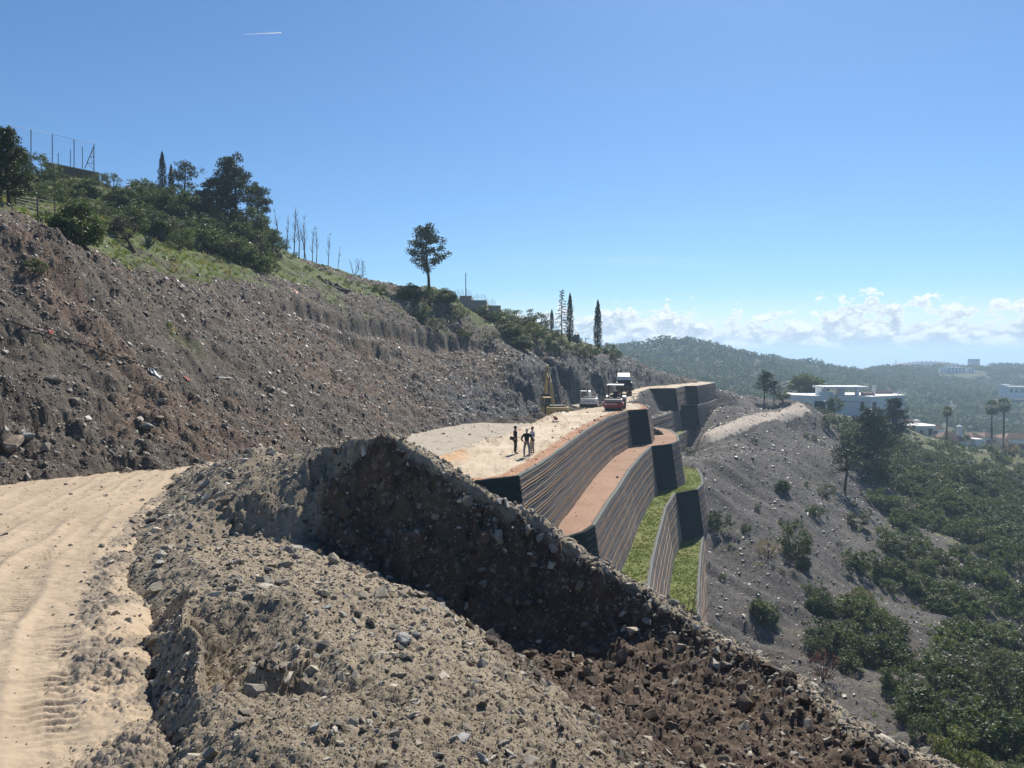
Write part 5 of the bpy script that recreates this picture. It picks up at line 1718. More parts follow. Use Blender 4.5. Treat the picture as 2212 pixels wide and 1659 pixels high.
# ---- right-hand slope and valley
E = emb
GR = 'trees round the white villas'
RT = [('pine', 'pine_tree', 1650, 866, 803, .85, 0, 'dark pine on the skyline left of the big white villa', None), ('pine_airy', 'pine_tree', 1672, 870, 822, .9, 1, 'lower pine right behind the skyline pine', None),
      ('tree_green', 'evergreen_tree', 1690, 872, 842, 1.3, 0, 'low green tree at the left corner of the big villa', None),
      ('palm_short', 'palm_tree', 1733, 862, 813, .80, 0, 'left of two bushy palms behind the big villa', 255), ('palm_short', 'palm_tree', 1757, 862, 817, .80, 0, 'right of two bushy palms behind the big villa', 258),
      ('tree_dark', 'evergreen_tree', 1803, 898, 853, 1.0, 0, 'round dark tree in front of the big villa', None), ('cypress', 'cypress_tree', 1864, 905, 870, .9, 0, 'left of two thin cypresses at the big villa', None),
      ('cypress', 'cypress_tree', 1873, 903, 866, .9, 1, 'right of two thin cypresses at the big villa', None), ('pine_dense', 'pine_tree', 1926, 955, 860, .95, 0, 'dense dark pine hiding the right end of the big villa', None),
      ('pine_dense', 'pine_tree', 1872, 1010, 884, 1.05, 1, 'broad dark pine mass below the big villa', None), ('pine_dense', 'pine_tree', 1900, 1000, 900, 1.0, 0, 'dark pine right of the broad pine mass', None),
      ('pine_airy', 'pine_tree', 1826, 1062, 950, .95, 1, 'airy pine leaning over the grey scree edge', None), ('tree_green', 'evergreen_tree', 1790, 925, 893, 1.3, 0, 'low green shrub tree at the scree edge below the villa', None),
      ('palm', 'palm_tree', 2045, 962, 878, .95, 0, 'tall palm nearest the tiled houses', None), ('palm', 'palm_tree', 2141, 968, 866, .95, 1, 'left of the two tall palms on the right', None), ('palm', 'palm_tree', 2166, 966, 860, .95, 0, 'right and taller of the two tall palms', None),
      ('tree_tan', 'evergreen_tree', 2172, 1010, 942, 1.15, 0, 'feathery tan tree in front of the right-hand houses', 225), ('tree_dark', 'evergreen_tree', 2078, 960, 935, 1.4, 1, 'dark tree beside the tiled roof', None),
      ('tree_dark', 'evergreen_tree', 2140, 990, 962, 1.3, 0, 'dark clipped tree left of the feathery tan one', 232),
      ('bush_green', 'bush', 1718, 1208, 1122, .8, 0, 'large bushy young pine alone on the scree', None), ('bush_tan', 'bush', 1660, 1205, 1158, 1.15, 0, 'tan dry shrub left of the young pine', None), ('bush_dark', 'bush', 1733, 1232, 1196, 1.0, 0, 'small bush right below the young pine', None),
      ('bush_dark', 'bush', 1612, 1150, 1128, 1.1, 1, 'tiny dark bush on the scree beside the lowest terrace', None), ('bush_dark', 'bush', 1638, 1328, 1292, 1.1, 0, 'dark bush on the lower scree', None),
      ('bush_red', 'bush', 1778, 1470, 1400, .8, 0, 'dead reddish brown bush on the lower slope', None), ('bush_dark', 'bush', 1770, 1410, 1368, 1.2, 1, 'dark bush above the dead reddish one', None),
      ('bush_yellow', 'bush', 2070, 1659, 1575, 1.2, 0, 'yellow-green bush at the bottom right', None), ('bush_green', 'bush', 1995, 1600, 1545, 1.25, 0, 'green bush left of the yellow-green one', None), ('bush_olive', 'bush', 2180, 1540, 1395, .9, 0, 'large pale olive bush at the right edge', None),
      ('bush_green', 'bush', 1880, 1425, 1362, 1.2, 1, 'wide green bush in the middle of the lower slope', None), ('bush_green', 'bush', 1920, 1395, 1325, 1.2, 0, 'green bush up right of the wide one', None), ('bush_green', 'bush', 1975, 1450, 1390, 1.15, 1, 'olive green bush on the lower slope', None),
      ('bush_dark', 'bush', 1775, 1330, 1278, 1.2, 0, 'bush beside the grassy strip of the scree', None), ('bush_green', 'bush', 1760, 1290, 1250, 1.2, 1, 'bush just above the grassy strip', None), ('bush_dark', 'bush', 1840, 1320, 1285, 1.2, 1, 'low dark bush in the scree middle', None),
      ('bush_yellow', 'bush', 1860, 1300, 1265, 1.2, 1, 'sunlit yellow-green bush on the middle slope', None), ('bush_dark', 'bush', 2030, 1480, 1430, 1.2, 0, 'dark bush at the gully', None), ('bush_olive', 'bush', 2090, 1440, 1385, 1.2, 0, 'pale bush at the gully', None),
      ('bush_dark', 'bush', 1690, 1060, 1035, 1.3, 0, 'low bush on the upper scree', None), ('bush_olive', 'bush', 1785, 1075, 1040, 1.3, 0, 'pale bush under the airy pine', None), ('bush_dark', 'bush', 1760, 1115, 1085, 1.3, 1, 'dark bush below the airy pine', None),
      ('bush_dark', 'bush', 1620, 1478, 1440, 1.0, 1, 'bush by the shaded foot of the scree', None), ('bush_green', 'bush', 1960, 1560, 1510, 1.2, 0, 'green bush near the lower edge', None)]
for k, (kd, nm_, u, vb, vt, w, var, lab, d) in enumerate(RT):
    plant_px(E, kd, nm_, lab, 'palm tree' if 'palm' in nm_ else 'tree' if 'tree' in nm_ else 'bush', u, vb, vt, w, var, GR if 'tree' in nm_ else 'bushes on the scree', d, drange=(40, 400))
p = E.pick(1545, 1395, 50, 90)
pb = heap.pick(1470, 1325)
plant('bare_bush', 'bare_shrub', 'leafless dark shrub poking up behind the rubble rim', 'bare shrub', (P(1490, 1335, 9.7)[0], 9.7, P(1490, 1345, 9.7)[2] - 0.1), 0.55, 0.8, 0, 0.3, None, (0, R(20)), ('trunk', 'twigs'))

# ---- masses that read as one: maquis, undergrowth, forest
def lo_bush(seed, mat, ncl=16, per=16, leaf=0.15):
    tm, cm = bush_proto(seed, mat, ncl, per, leaf)
    return cm


def cover(name, T, n, protos, label, cat, prob, smin, smax, rmin, rmax, wide=1.2, sink=0.12, kind='stuff', equal=False, clear=()):
    if equal:
        # even per ground area
        r_ = np.sqrt(RNG.random(n) * (rmax ** 2 - rmin ** 2) + rmin ** 2)
        a_ = T.a0 + RNG.random(n) * (T.a1 - T.a0)
    else:
        r_ = np.exp(math.log(rmin) + RNG.random(n) * (math.log(rmax) - math.log(rmin)))
        a_ = T.a0 + RNG.random(n) * (T.a1 - T.a0)
    x, y = r_ * np.sin(a_), r_ * np.cos(a_)
    z = T.z(x, y)
    pr = T.samp(prob, x, y) if prob is not None else np.ones(n)
    ok = ~np.isnan(z) & (RNG.random(n) < np.nan_to_num(pr))
    for cx_, cy_, cr_ in clear:
        ok &= np.hypot(x - cx_, y - cy_) > cr_
    x, y, z = x[ok], y[ok], z[ok]
    m = len(x)
    h = smin + (smax - smin) * RNG.random(m) ** 1.8
    rot = np.stack([RNG.uniform(-.12, .12, m), RNG.uniform(-.12, .12, m), RNG.uniform(0, 6.28, m)], 1)
    sc = np.stack([h * wide * RNG.uniform(.8, 1.25, m), h * wide * RNG.uniform(.8, 1.25, m), h], 1)
    o = instancer(name, np.stack([x, y, z - sink * h], 1), rot, sc, RNG.integers(0, len(protos), m), protos)
    return tag(o, label, cat, kind=kind)


gE = np.clip(np.nan_to_num(emb.T[1]), 0, 1.4)
dens_m = np.clip((gE - 0.40) * 2.8, 0, 1) * (emb.L > 60)
flat_villa = np.exp(-(((emb.X - 108) / 27) ** 2 + ((emb.Y - 228) / 24) ** 2) ** 2)
dens_m = dens_m * (1 - flat_villa) * np.where(emb.L > 222, 0.3, 1.0)
maq_p = [bush_proto(80, M_forest, 34, 34, 0.075)[1], bush_proto(81, M_forest, 30, 34, 0.075, 0.85)[1], bush_proto(82, M_bushg, 30, 34, 0.075)[1], bush_proto(83, M_oak, 32, 34, 0.075)[1], bush_proto(84, M_olive, 26, 30, 0.075)[1]]
cover('maquis', emb, 22000, maq_p, 'dense dark green maquis covering the valley side', 'scrub', dens_m, 1.0, 3.4, 62, 390, 1.2)
dens_s = np.clip(gE * 0.42, 0, 0.6) * (1 - track)
cover('low_scrub', emb, 4200, maq_p, 'low scrub dotted over the grassy part of the scree', 'scrub', dens_s * (emb.L < 215), 0.35, 1.3, 45, 215, 1.3)
FARH = [(2066, 815, 940), (2060, 806, 985), (2098, 812, 950), (1985, 797, 1080), (1955, 797, 1120), (2208, 852, 640), (2108, 790, 1180)]
far_p = [lo_bush(86 + k, M_forest if k != 2 else M_bushg) for k in range(4)]
cover('hill_forest', far, 24000, far_p, 'bushy green forest covering the far hills', 'forest', None, 3.6, 9.0, 335, 1480, 1.05, 0.15, 'stuff', True, [(P(u, v, d * f)[0], d * f, 22 * f) for u, v, d in FARH for f in (1.01, 0.985, 0.96)])
cover('hill_forest', dst, 1200, far_p, 'hazy trees on the most distant ridge', 'forest', None, 4.0, 8.0, 1600, 2400, 1.3, 0.15, 'stuff', True)
gH = np.clip(np.nan_to_num(hill.T[1]), 0, 1)
cover('undergrowth', hill, 1500, maq_p, 'mixed undergrowth between the trees above the cut', 'scrub', np.clip((gH - 0.35) * 1.3, 0, 0.8) * (hill.Z > -2) * (0.35 + 0.65 * (hill.L > 85)), 0.4, 1.5, 44, 190, 1.3)


uH = CXP + FPX * hill.X / np.maximum(hill.Y, 1)
thick = ((uH > 312) & (uH < 575) & (hill.L > 87) & (hill.L < 122)).astype(float)
cover('undergrowth', hill, 2300, maq_p, 'dark tangled undergrowth filling the thicket below the pines', 'scrub', thick * 0.9, 1.1, 3.7, 80, 124, 1.2)


def tuft(seed, mat, n=12, w=0.05):
    rg = np.random.default_rng(seed)
    V, F_ = [], []
    for i in range(n):
        az = rg.random() * 6.28
        x, y = rg.normal() * 0.16, rg.normal() * 0.16
        h = rg.uniform(0.5, 1.0)
        bx, by = math.cos(az) * 0.35 * h, math.sin(az) * 0.35 * h
        sx, sy = -math.sin(az) * w, math.cos(az) * w
        b = len(V)
        V += [(x - sx, y - sy, 0), (x + sx, y + sy, 0), (x + bx * .4 + sx * .7, y + by * .4 + sy * .7, h * .6), (x + bx, y + by, h)]
        F_.append((b, b + 1, b + 2, b + 3))
    me = np_mesh('tuft', np.array(V), F_)
    me.materials.append(mat)
    return me


tuft_p = [tuft(90, M_grass), tuft(91, M_grass, 14), tuft(92, M_dry, 10), tuft(93, M_grass, 10)]
cover('hill_grass', hill, 17000, tuft_p, 'long green grass on the bank above the cut', 'grass', np.clip((gH - 0.25) * 1.6, 0, 1) * (hill.Z > 1), 0.18, 0.55, 30, 150, 1.6, 0.05)
cover('slope_grass', emb, 12000, tuft_p, 'thin grass on the scree slope', 'grass', np.clip(gE * 0.8, 0, 0.8), 0.15, 0.45, 42, 190, 1.6, 0.05)


def turf(name, ln, zf, n, width, label, smin=0.05, smax=0.15, protos=None):
    k = RNG.random(n) * (len(ln) - 1)
    i0 = k.astype(int)
    f = (k - i0)[:, None]
    p = ln[i0] * (1 - f) + ln[np.minimum(i0 + 1, len(ln) - 1)] * f
    x = p[:, 0] - 0.25 - RNG.random(n) * width
    y = p[:, 1]
    z = np.array([float(zf(v)) for v in y]) - 0.03
    patch = fbm(x, y, 2.2, 3, 0.5, 211)
    keep = RNG.random(n) < np.clip(0.72 + 0.8 * patch, 0.12, 1)
    x, y, z = x[keep], y[keep], z[keep]
    m = len(x)
    h = RNG.uniform(smin, smax, m)
    o = instancer(name, np.stack([x, y, z], 1), np.stack([RNG.uniform(-.2, .2, m), RNG.uniform(-.2, .2, m), RNG.uniform(0, 6.28, m)], 1),
                  np.stack([h * 2.2, h * 2.2, h], 1), RNG.choice(len(tuft_p), m, p=[.36, .28, .16, .20]), tuft_p)
    return tag(o, label, 'grass', kind='stuff')


turf('berm_grass', L3, z3, 15000, 5.5, 'green grass on the upper grass berm')
turf('berm_grass', L4, z4, 10000, 5.5, 'green grass on the lower grass berm')
turf('berm_grass', L5, lambda y: np.interp(y, [128, 172], [-15.25, -15.65]), 1800, 4.5, 'small green strip on the far terrace')

# stones on the platform and the bare berm
k = RNG.integers(0, PX.size, 9000)
w_ = (0.10 + 0.75 * np.clip(ridge, 0, 1) * (PY < 90) + 0.25 * np.exp(-((to_edge - 0.5) / 0.5) ** 2) + 0.22 * lowside * (PY > 60)).ravel()[k]
k = k[RNG.random(len(k)) < w_]
k = k[(PY.ravel()[k] < 130) & (PY.ravel()[k] > 38)]
n_ = len(k)
sz = np.clip(PY.ravel()[k] * pareto_px(n_, 0.8, 4.5, 2.2) / 740, 0.05, 0.45)
tag(instancer('platform_stones', np.stack([PX.ravel()[k], PY.ravel()[k], PZ.ravel()[k] + 0.1 * sz], 1), RNG.uniform(-.5, .5, (n_, 3)) + np.array([0, 0, 1]) * RNG.uniform(0, 6, (n_, 1)), np.stack([sz, sz, sz], 1), RNG.integers(0, 4, n_), stone_p[:2] + clodb_p[:2]),
    'loose stones along the step and edges of the platform', 'stones', kind='stuff')
ln2 = resample(T2, 0.6)
k = RNG.integers(0, len(ln2) - 12, 140)
sz = np.clip(0.06 * (1 + RNG.pareto(2.6, 140)), 0.06, 0.4)
tag(instancer('berm_stones', np.stack([ln2[k, 0] - 0.3 - RNG.random(140) * 3.2, ln2[k, 1], np.array([float(z2(v)) for v in ln2[k, 1]]) + 0.02], 1), RNG.uniform(-.5, .5, (140, 3)), np.stack([sz, sz, sz], 1), RNG.integers(0, 4, 140), stone_p[:2] + clodb_p[:2]),
    'few loose stones on the bare reddish berm', 'stones', kind='stuff')

# ================================================================== MACHINES
M_yel2 = paint('digger_yellow', (0.50, 0.36, 0.13), 0.6, 0.3, 0, 0.65, (0.42, 0.36, 0.26))
M_white = paint('machine_white', (0.72, 0.71, 0.67), 0.4, 0.5, 0, 0.25)
M_red = paint('machine_red', (0.28, 0.030, 0.028), 0.55, 0.35, 0, 0.5)
M_black = paint('machine_black', (0.022, 0.022, 0.024), 0.55, 0.4, 0, 0.4, (0.10, 0.085, 0.07))
M_steel = paint('worn_steel', (0.20, 0.19, 0.18), 0.45, 0.5, 0.6, 0.5, (0.16, 0.13, 0.10))
M_rubber = paint('tyre_rubber', (0.025, 0.024, 0.023), 0.85, 0.2, 0, 0.6, (0.13, 0.11, 0.085))
M_lamp = paint('lamp_lens', (0.80, 0.78, 0.70), 0.2, 0.6, 0, 0.1)
M_redlens = paint('tail_lamp_lens', (0.45, 0.03, 0.02), 0.25, 0.6, 0, 0.1)
M_ink = paint('dark_lettering', (0.03, 0.03, 0.03), 0.6, 0.3, 0, 0.1)
M_inkw = paint('white_lettering', (0.78, 0.76, 0.72), 0.6, 0.3, 0, 0.1)


def lettering(text, size, mat, parent, loc, rot, name='lettering'):
    cu = bpy.data.curves.new('lettering', 'FONT')
    cu.body = text
    cu.size = size
    cu.align_x = 'CENTER'
    cu.align_y = 'CENTER'
    cu.extrude = 0.004
    tmp = bpy.data.objects.new('tmp', cu)
    COL.objects.link(tmp)
    dg = bpy.context.evaluated_depsgraph_get()
    me = bpy.data.meshes.new_from_object(tmp.evaluated_get(dg))
    bpy.data.objects.remove(tmp)
    me.materials.clear()
    return obj(name, me, mat, parent, loc, rot)


def wheel(parent, c, r_, w, name='wheel', rim_mat=None):
    """tyre with a dished rim, axle along x"""
    n = 22
    prof = [(r_ * 0.62, -w / 2), (r_ * 0.92, -w / 2), (r_, -w * 0.36), (r_, w * 0.36), (r_ * 0.92, w / 2), (r_ * 0.62, w / 2)]
    vs, fs = [], []
    for rr_, a in prof:
        for k in range(n):
            t_ = k * 2 * math.pi / n
            vs.append((a, rr_ * math.cos(t_), rr_ * math.sin(t_)))
    for i in range(len(prof) - 1):
        for k in range(n):
            fs.append((i * n + k, i * n + (k + 1) % n, (i + 1) * n + (k + 1) % n, (i + 1) * n + k))
    tyre = MB().add(vs, fs).build(name, M_rubber, parent, True, loc=c)
    rm = MB()
    rm.tube([(-w * 0.42, 0, 0), (w * 0.42, 0, 0)], r_ * 0.63, 18)
    rm.tube([(-w * 0.5, 0, 0), (w * 0.5, 0, 0)], r_ * 0.22, 12)
    rm.build('rim', rim_mat or M_steel, tyre)
    return tyre


def crawler_track(parent, x, L, h, w):
    n = 10
    r_ = h / 2
    path = []
    for k in range(n + 1):
        a = math.pi / 2 + math.pi * k / n
        path.append((-L / 2 + r_ + r_ * math.cos(a), r_ + r_ * math.sin(a)))
    for k in range(n + 1):
        a = -math.pi / 2 + math.pi * k / n
        path.append((L / 2 - r_ + r_ * math.cos(a), r_ + r_ * math.sin(a)))
    tr = MB().prism(path, 'x', x - w / 2, x + w / 2).build('track', M_black, parent)
    sh = MB()
    m_ = 34
    pts = path + [path[0]]
    seg = [math.hypot(pts[i + 1][0] - pts[i][0], pts[i + 1][1] - pts[i][1]) for i in range(len(pts) - 1)]
    tot = sum(seg)
    for k in range(m_):
        s_ = tot * k / m_
        i = 0
        while s_ > seg[i]:
            s_ -= seg[i]
            i += 1
        t_ = s_ / seg[i]
        y, z = pts[i][0] * (1 - t_) + pts[i + 1][0] * t_, pts[i][1] * (1 - t_) + pts[i + 1][1] * t_
        ang = math.atan2(pts[i + 1][1] - pts[i][1], pts[i + 1][0] - pts[i][0])
        sh.box((x, y, z), (w + 0.04, 0.10, 0.07), (ang, 0, 0))
    o = sh.build('grousers', M_steel, tr)
    o['kind'] = 'stuff'
    for k in range(4):
        MB().tube([(x - w * 0.52, -L / 2 + r_ + (L - h) * (k + .5) / 4, r_ * 0.75), (x + w * 0.52, -L / 2 + r_ + (L - h) * (k + .5) / 4, r_ * 0.75)], r_ * 0.45, 12).build('roller', M_steel, tr)
    return tr


def excavator(name, label, loc, yaw, body, text, boom_pts, stick_end, scale=1.0, rounded=True, ink=None, wheeled=False):
    r_ = thing(name, label, 'excavator', loc, yaw, None, scale)
    crawler_track(r_, -1.15, 4.1, 0.92, 0.6)
    crawler_track(r_, 1.15, 4.1, 0.92, 0.6)
    MB().box((0, 0, 0.62), (1.75, 2.4, 0.45)).lathe([(0.75, 0), (0.75, 0.25)], (0, 0, 0.82), 20).build('undercarriage', M_black, r_)
    # rear counterweight, rounded in plan
    pl = [(1.36, -1.55), (1.36, -2.10)] + [(1.36 * math.cos(a), -2.10 - 0.62 * math.sin(a) ** 0.7) for a in [math.pi * k / 12 for k in range(1, 12)]] + [(-1.36, -2.10), (-1.36, -1.55)]
    cw = MB().prism(pl[::-1], 'z', 1.05, 1.92).build('counterweight', body, r_, bevel=0.06)
    MB().prism([(x * 0.985, y * 0.985) for x, y in pl[::-1]], 'z', 0.98, 1.06).build('counterweight_base', M_black, r_)
    lettering(text, 0.33, ink or M_ink, cw, (0.45 if rounded else 0, -2.735, 1.46), (R(90), 0, 0))
    for s_ in (-1, 1):
        MB().box((s_ * 1.0, -2.68, 1.30), (0.28, 0.05, 0.08)).build('tail_lamp', M_redlens, r_)
    MB().box((0.62, -0.1, 1.50), (1.44, 2.9, 0.95)).build('engine_housing', body, r_, bevel=0.05)
    MB().box((-0.15, -1.1, 1.5), (0.8, 1.2, 0.9)).box((-0.9, -1.05, 1.45), (0.8, 1.0, 0.85)).build('rear_housing', M_black, r_, bevel=0.04)
    MB().box((0.0, -1.85, 2.02), (2.1, 0.75, 0.20)).build('engine_hood', M_black, r_, bevel=0.05)
    MB().box((0.0, -1.55, 2.14), (1.9, 0.10, 0.06)).build('hood_trim', M_white, r_)
    MB().tube([(0.9, -1.5, 1.9), (0.9, -1.5, 2.5), (0.9, -1.6, 2.62)], 0.07, 8).build('exhaust', M_steel, r_)
    rl = MB()
    for a, b in (((1.3, -1.2, 1.95), (1.3, -1.2, 2.4)), ((1.3, -1.2, 2.4), (1.3, 0.9, 2.4)), ((1.3, 0.9, 2.4), (1.3, 0.9, 1.95))):
        rl.tube([a, b], 0.022, 6)
    rl.build('handrail', body, r_)
    # cab: frame posts and panes
    cb = MB().prism([(-0.35, 1.1), (1.35, 1.1), (1.35, 1.9), (1.05, 2.9), (-0.35, 2.9)], 'x', -1.3, -0.38)
    cab = MB().box((-0.84, 0.35, 1.45), (0.96, 1.7, 0.75)).build('cab', body, r_, bevel=0.03)
    MB().box((-0.84, 0.30, 2.94), (1.0, 1.5, 0.10)).build('cab_roof', body, cab, bevel=0.03)
    for (x, y) in ((-1.29, -0.42), (-0.39, -0.42), (-1.29, 1.05), (-0.39, 1.05), (-1.29, 0.4)):
        MB().tube([(x, y, 1.8), (x, y, 2.92)], 0.045, 6).build('cab_post', body, cab)
    MB().box((-0.84, -0.44, 2.40), (0.82, 0.02, 0.85)).build('rear_window', glass_mat(), cab)
    MB().box((-1.30, 0.32, 2.38), (0.02, 1.35, 0.95)).build('side_window', glass_mat(), cab)
    MB().box((-0.38, 0.32, 2.38), (0.02, 1.35, 0.95)).build('side_window', glass_mat(), cab)
    MB().box((-0.84, 1.12, 2.30), (0.82, 0.02, 1.1)).build('windscreen', glass_mat(), cab)
    # boom: box section along its bent line
    def beam(pts, w, hs):
        m_ = MB()
        q = [Vector(p) for p in pts]
        rings = []
        for i, p in enumerate(q):
            t_ = (q[min(i + 1, len(q) - 1)] - q[max(i - 1, 0)]).normalized()
            s_ = Vector((1, 0, 0))
            u_ = s_.cross(t_).normalized()
            h = hs[i] / 2
            rings.append([p - s_ * w / 2 - u_ * h, p + s_ * w / 2 - u_ * h, p + s_ * w / 2 + u_ * h, p - s_ * w / 2 + u_ * h])
        vs = [v for rg_ in rings for v in rg_]
        fs = [(i * 4 + k, i * 4 + (k + 1) % 4, i * 4 + 4 + (k + 1) % 4, i * 4 + 4 + k) for i in range(len(q) - 1) for k in range(4)] + [(3, 2, 1, 0), tuple(len(vs) - 4 + k for k in range(4))]
        return m_.add(vs, fs)
    bx = 0.18
    bp = [(bx, y, z) for y, z in boom_pts]
    hs = [0.40] + [0.55] * (len(bp) - 2) + [0.30]
    beam(bp, 0.36, hs).build('boom', body, r_, bevel=0.02)
    tip = Vector(bp[-1])
    se = Vector((bx, stick_end[0], stick_end[1]))
    dv = (se - tip).normalized()
    beam([tip - dv * 0.7, tip + dv * 0.1, se], 0.32, [0.34, 0.55, 0.26]).build('stick', body, r_, bevel=0.02)
    mid = Vector(bp[len(bp) // 2])
    for s_ in (-0.28, 0.28):
        a, b = Vector((bx + s_, 1.3, 1.35)), mid + Vector((s_, 0.1, -0.1))
        c_ = MB().tube([a, a.lerp(b, 0.58)], 0.085, 10).build('lift_cylinder', M_black, r_)
        MB().tube([a.lerp(b, 0.56), b], 0.05, 8).build('piston_rod', M_steel, c_)
    a, b = mid + Vector((0, 0, 0.35)), tip - dv * 0.55 + Vector((0, 0, 0.1))
    c_ = MB().tube([a, a.lerp(b, 0.6)], 0.08, 10).build('stick_cylinder', M_black, r_)
    MB().tube([a.lerp(b, 0.58), b], 0.05, 8).build('piston_rod', M_steel, c_)
    # bucket with teeth
    bk = [(0.0, 0.0), (0.55, -0.12), (0.80, -0.55), (0.62, -0.98), (0.15, -1.12), (-0.18, -0.95), (-0.12, -0.85), (0.12, -0.98), (0.50, -0.86), (0.66, -0.55), (0.45, -0.25), (-0.02, -0.18)]
    bucket = MB().prism([(se.y + y, se.z + z) for y, z in bk], 'x', bx - 0.5, bx + 0.5)
    bucket.box((bx - 0.5, se.y + 0.25, se.z - 0.55), (0.03, 0.75, 0.75)).box((bx + 0.5, se.y + 0.25, se.z - 0.55), (0.03, 0.75, 0.75))
    bko = bucket.build('bucket', M_steel, r_)
    for k in range(5):
        MB().box((bx - 0.42 + 0.21 * k, se.y - 0.20, se.z - 0.86), (0.08, 0.2, 0.06), (0.5, 0, 0)).build('tooth', M_steel, bko)
    return r_


def pz(x, y):
    return float(plat_z(y))


p = P(1191, 888, 89.5)
excavator('excavator', 'yellow digger standing low at the foot of the rock cut, boom raised', (p[0] + 0.35, 90.5, -8.36), R(11), M_yel2, 'KOMATSU',
          [(0.9, 1.75), (1.7, 3.3), (2.6, 4.6), (4.4, 6.15)], (4.9, 3.2))
p = P(1272, 880, 108)
excavator('excavator', 'white digger seen from behind, beside the red roller', (p[0], 108, -8.25), R(-4), M_white, 'HIDROMEK', [(0.9, 1.75), (1.8, 2.5), (3.2, 2.7), (5.0, 1.9)], (5.5, 1.0), 0.92, False)

# dip and rubble the diggers stand in
def mound(name, label, c, rx, ry, h, mat, n=26, seed=0, cat='mound'):
    t_ = np.linspace(0, 2 * math.pi, n, endpoint=False)
    rr_ = np.linspace(0, 1, 9)
    V = []
    for q in rr_:
        for a in t_:
            V.append((math.cos(a) * q * rx, math.sin(a) * q * ry, 0))
    V = np.array(V)
    q = np.repeat(rr_, n)
    V[:, 2] = h * (1 - q ** 1.6) * (0.75 + 0.5 * fbm(V[:, 0] + seed, V[:, 1], 1.2, 3, 0.55, seed)) + 0.10 * fbm(V[:, 0], V[:, 1] + seed, 0.5, 3, 0.6, seed + 3, True) - 0.25 * q
    i_ = np.arange(len(V)).reshape(9, n)
    qd = np.stack([i_[:-1], np.roll(i_[:-1], -1, 1), np.roll(i_[1:], -1, 1), i_[1:]], -1).reshape(-1, 4)[:, ::-1]
    o = obj(name, np_mesh(name, V, qd, True), mat, None, c)
    return tag(o, label, cat)


for (u, v, d, rx, ry, h, lab) in ((1225, 884, 100, 4.2, 2.4, 1.1, 'heap of broken grey rock between the two diggers'), (1160, 900, 84, 3.2, 2.0, 0.9, 'low rock heap left in front of the yellow digger'), (1300, 872, 112, 2.6, 2.0, 0.8, 'rock heap between white digger and roller'),
                                  (1100, 905, 83, 3.8, 2.0, 0.7, 'long low rubble heap along the foot of the cut')):
    p = P(u, v, d)
    mound('rock_heap', lab, (p[0], p[1], p[2] - 0.35), rx, ry, h, M_hill, 26, int(u), 'rock heap')

# ---- road roller
p = P(1331, 886, 92.5)
rl = thing('road_roller', 'red and black single-drum roller facing the camera', 'road roller', (p[0], 93.6, pz(0, 93) + 0.02), R(180 - 13))
dr = MB().tube([(-1.06, 1.75, 0.76), (1.06, 1.75, 0.76)], 0.76, 40).build('drum', M_steel, rl, False)
MB().tube([(-1.08, 1.75, 0.76), (1.08, 1.75, 0.76)], 0.45, 24).build('drum_hub', M_black, dr)
fr = MB().box((0, 2.62, 0.72), (2.36, 0.20, 0.66)).box((-1.18, 1.75, 0.78), (0.14, 1.9, 0.42)).box((1.18, 1.75, 0.78), (0.14, 1.9, 0.42)).box((0, 0.80, 0.80), (2.36, 0.20, 0.55)).build('drum_frame', M_red, rl, bevel=0.04)
lettering('DYNAPAC', 0.30, M_inkw, fr, (0.12, 2.73, 0.84), (R(90), 0, R(180)))
MB().add([(0.82, 2.73, 0.84), (0.95, 2.73, 0.97), (1.08, 2.73, 0.84), (0.95, 2.73, 0.71)], [(0, 1, 2, 3)]).build('diamond_emblem', M_inkw, fr)
MB().box((0, 2.45, 1.14), (2.0, 0.30, 0.10)).build('scraper_bar', M_black, rl)
MB().box((0, 0.35, 0.95), (0.7, 0.9, 0.5)).build('articulation_joint', M_black, rl)
MB().box((0, -0.35, 1.15), (1.7, 1.3, 0.75)).build('operator_platform', M_black, rl, bevel=0.03)
MB().prism([(-1.0, 0.9), (-2.9, 0.9), (-2.95, 1.45), (-2.5, 1.75), (-1.0, 1.85)], 'x', -0.75, 0.75).build('engine_hood', M_black, rl, bevel=0.05)
MB().box((0, -0.1, 1.75), (0.5, 0.25, 0.5)).build('steering_console', M_black, rl)
MB().box((0, -0.75, 1.65), (0.5, 0.5, 0.2)).box((0, -1.0, 1.95), (0.5, 0.12, 0.6)).build('seat', M_black, rl)
for x in (-0.82, 0.82):
    for y in (0.2, -1.0):
        MB().tube([(x, y, 1.4), (x, y, 3.02)], 0.05, 8).build('roof_post', M_black, rl)
    wheel(rl, (x * 1.18, -1.75, 0.78), 0.78, 0.55)
    MB().prism([(-1.1, 1.1), (-1.2, 1.55), (-1.75, 1.72), (-2.4, 1.5), (-2.5, 1.1), (-2.42, 1.1), (-2.33, 1.43), (-1.75, 1.63), (-1.27, 1.48), (-1.18, 1.1)], 'x', x * 1.18 - 0.3, x * 1.18 + 0.3).build('mudguard', M_white, rl)
    MB().box((x * 0.85, 0.32, 1.62), (0.16, 0.10, 0.16)).build('headlamp', M_lamp, rl)
MB().prism([(0.45, 3.02), (0.40, 3.14), (-1.20, 3.20), (-1.25, 3.02)], 'x', -1.05, 1.05).build('canopy', M_white, rl, bevel=0.04)

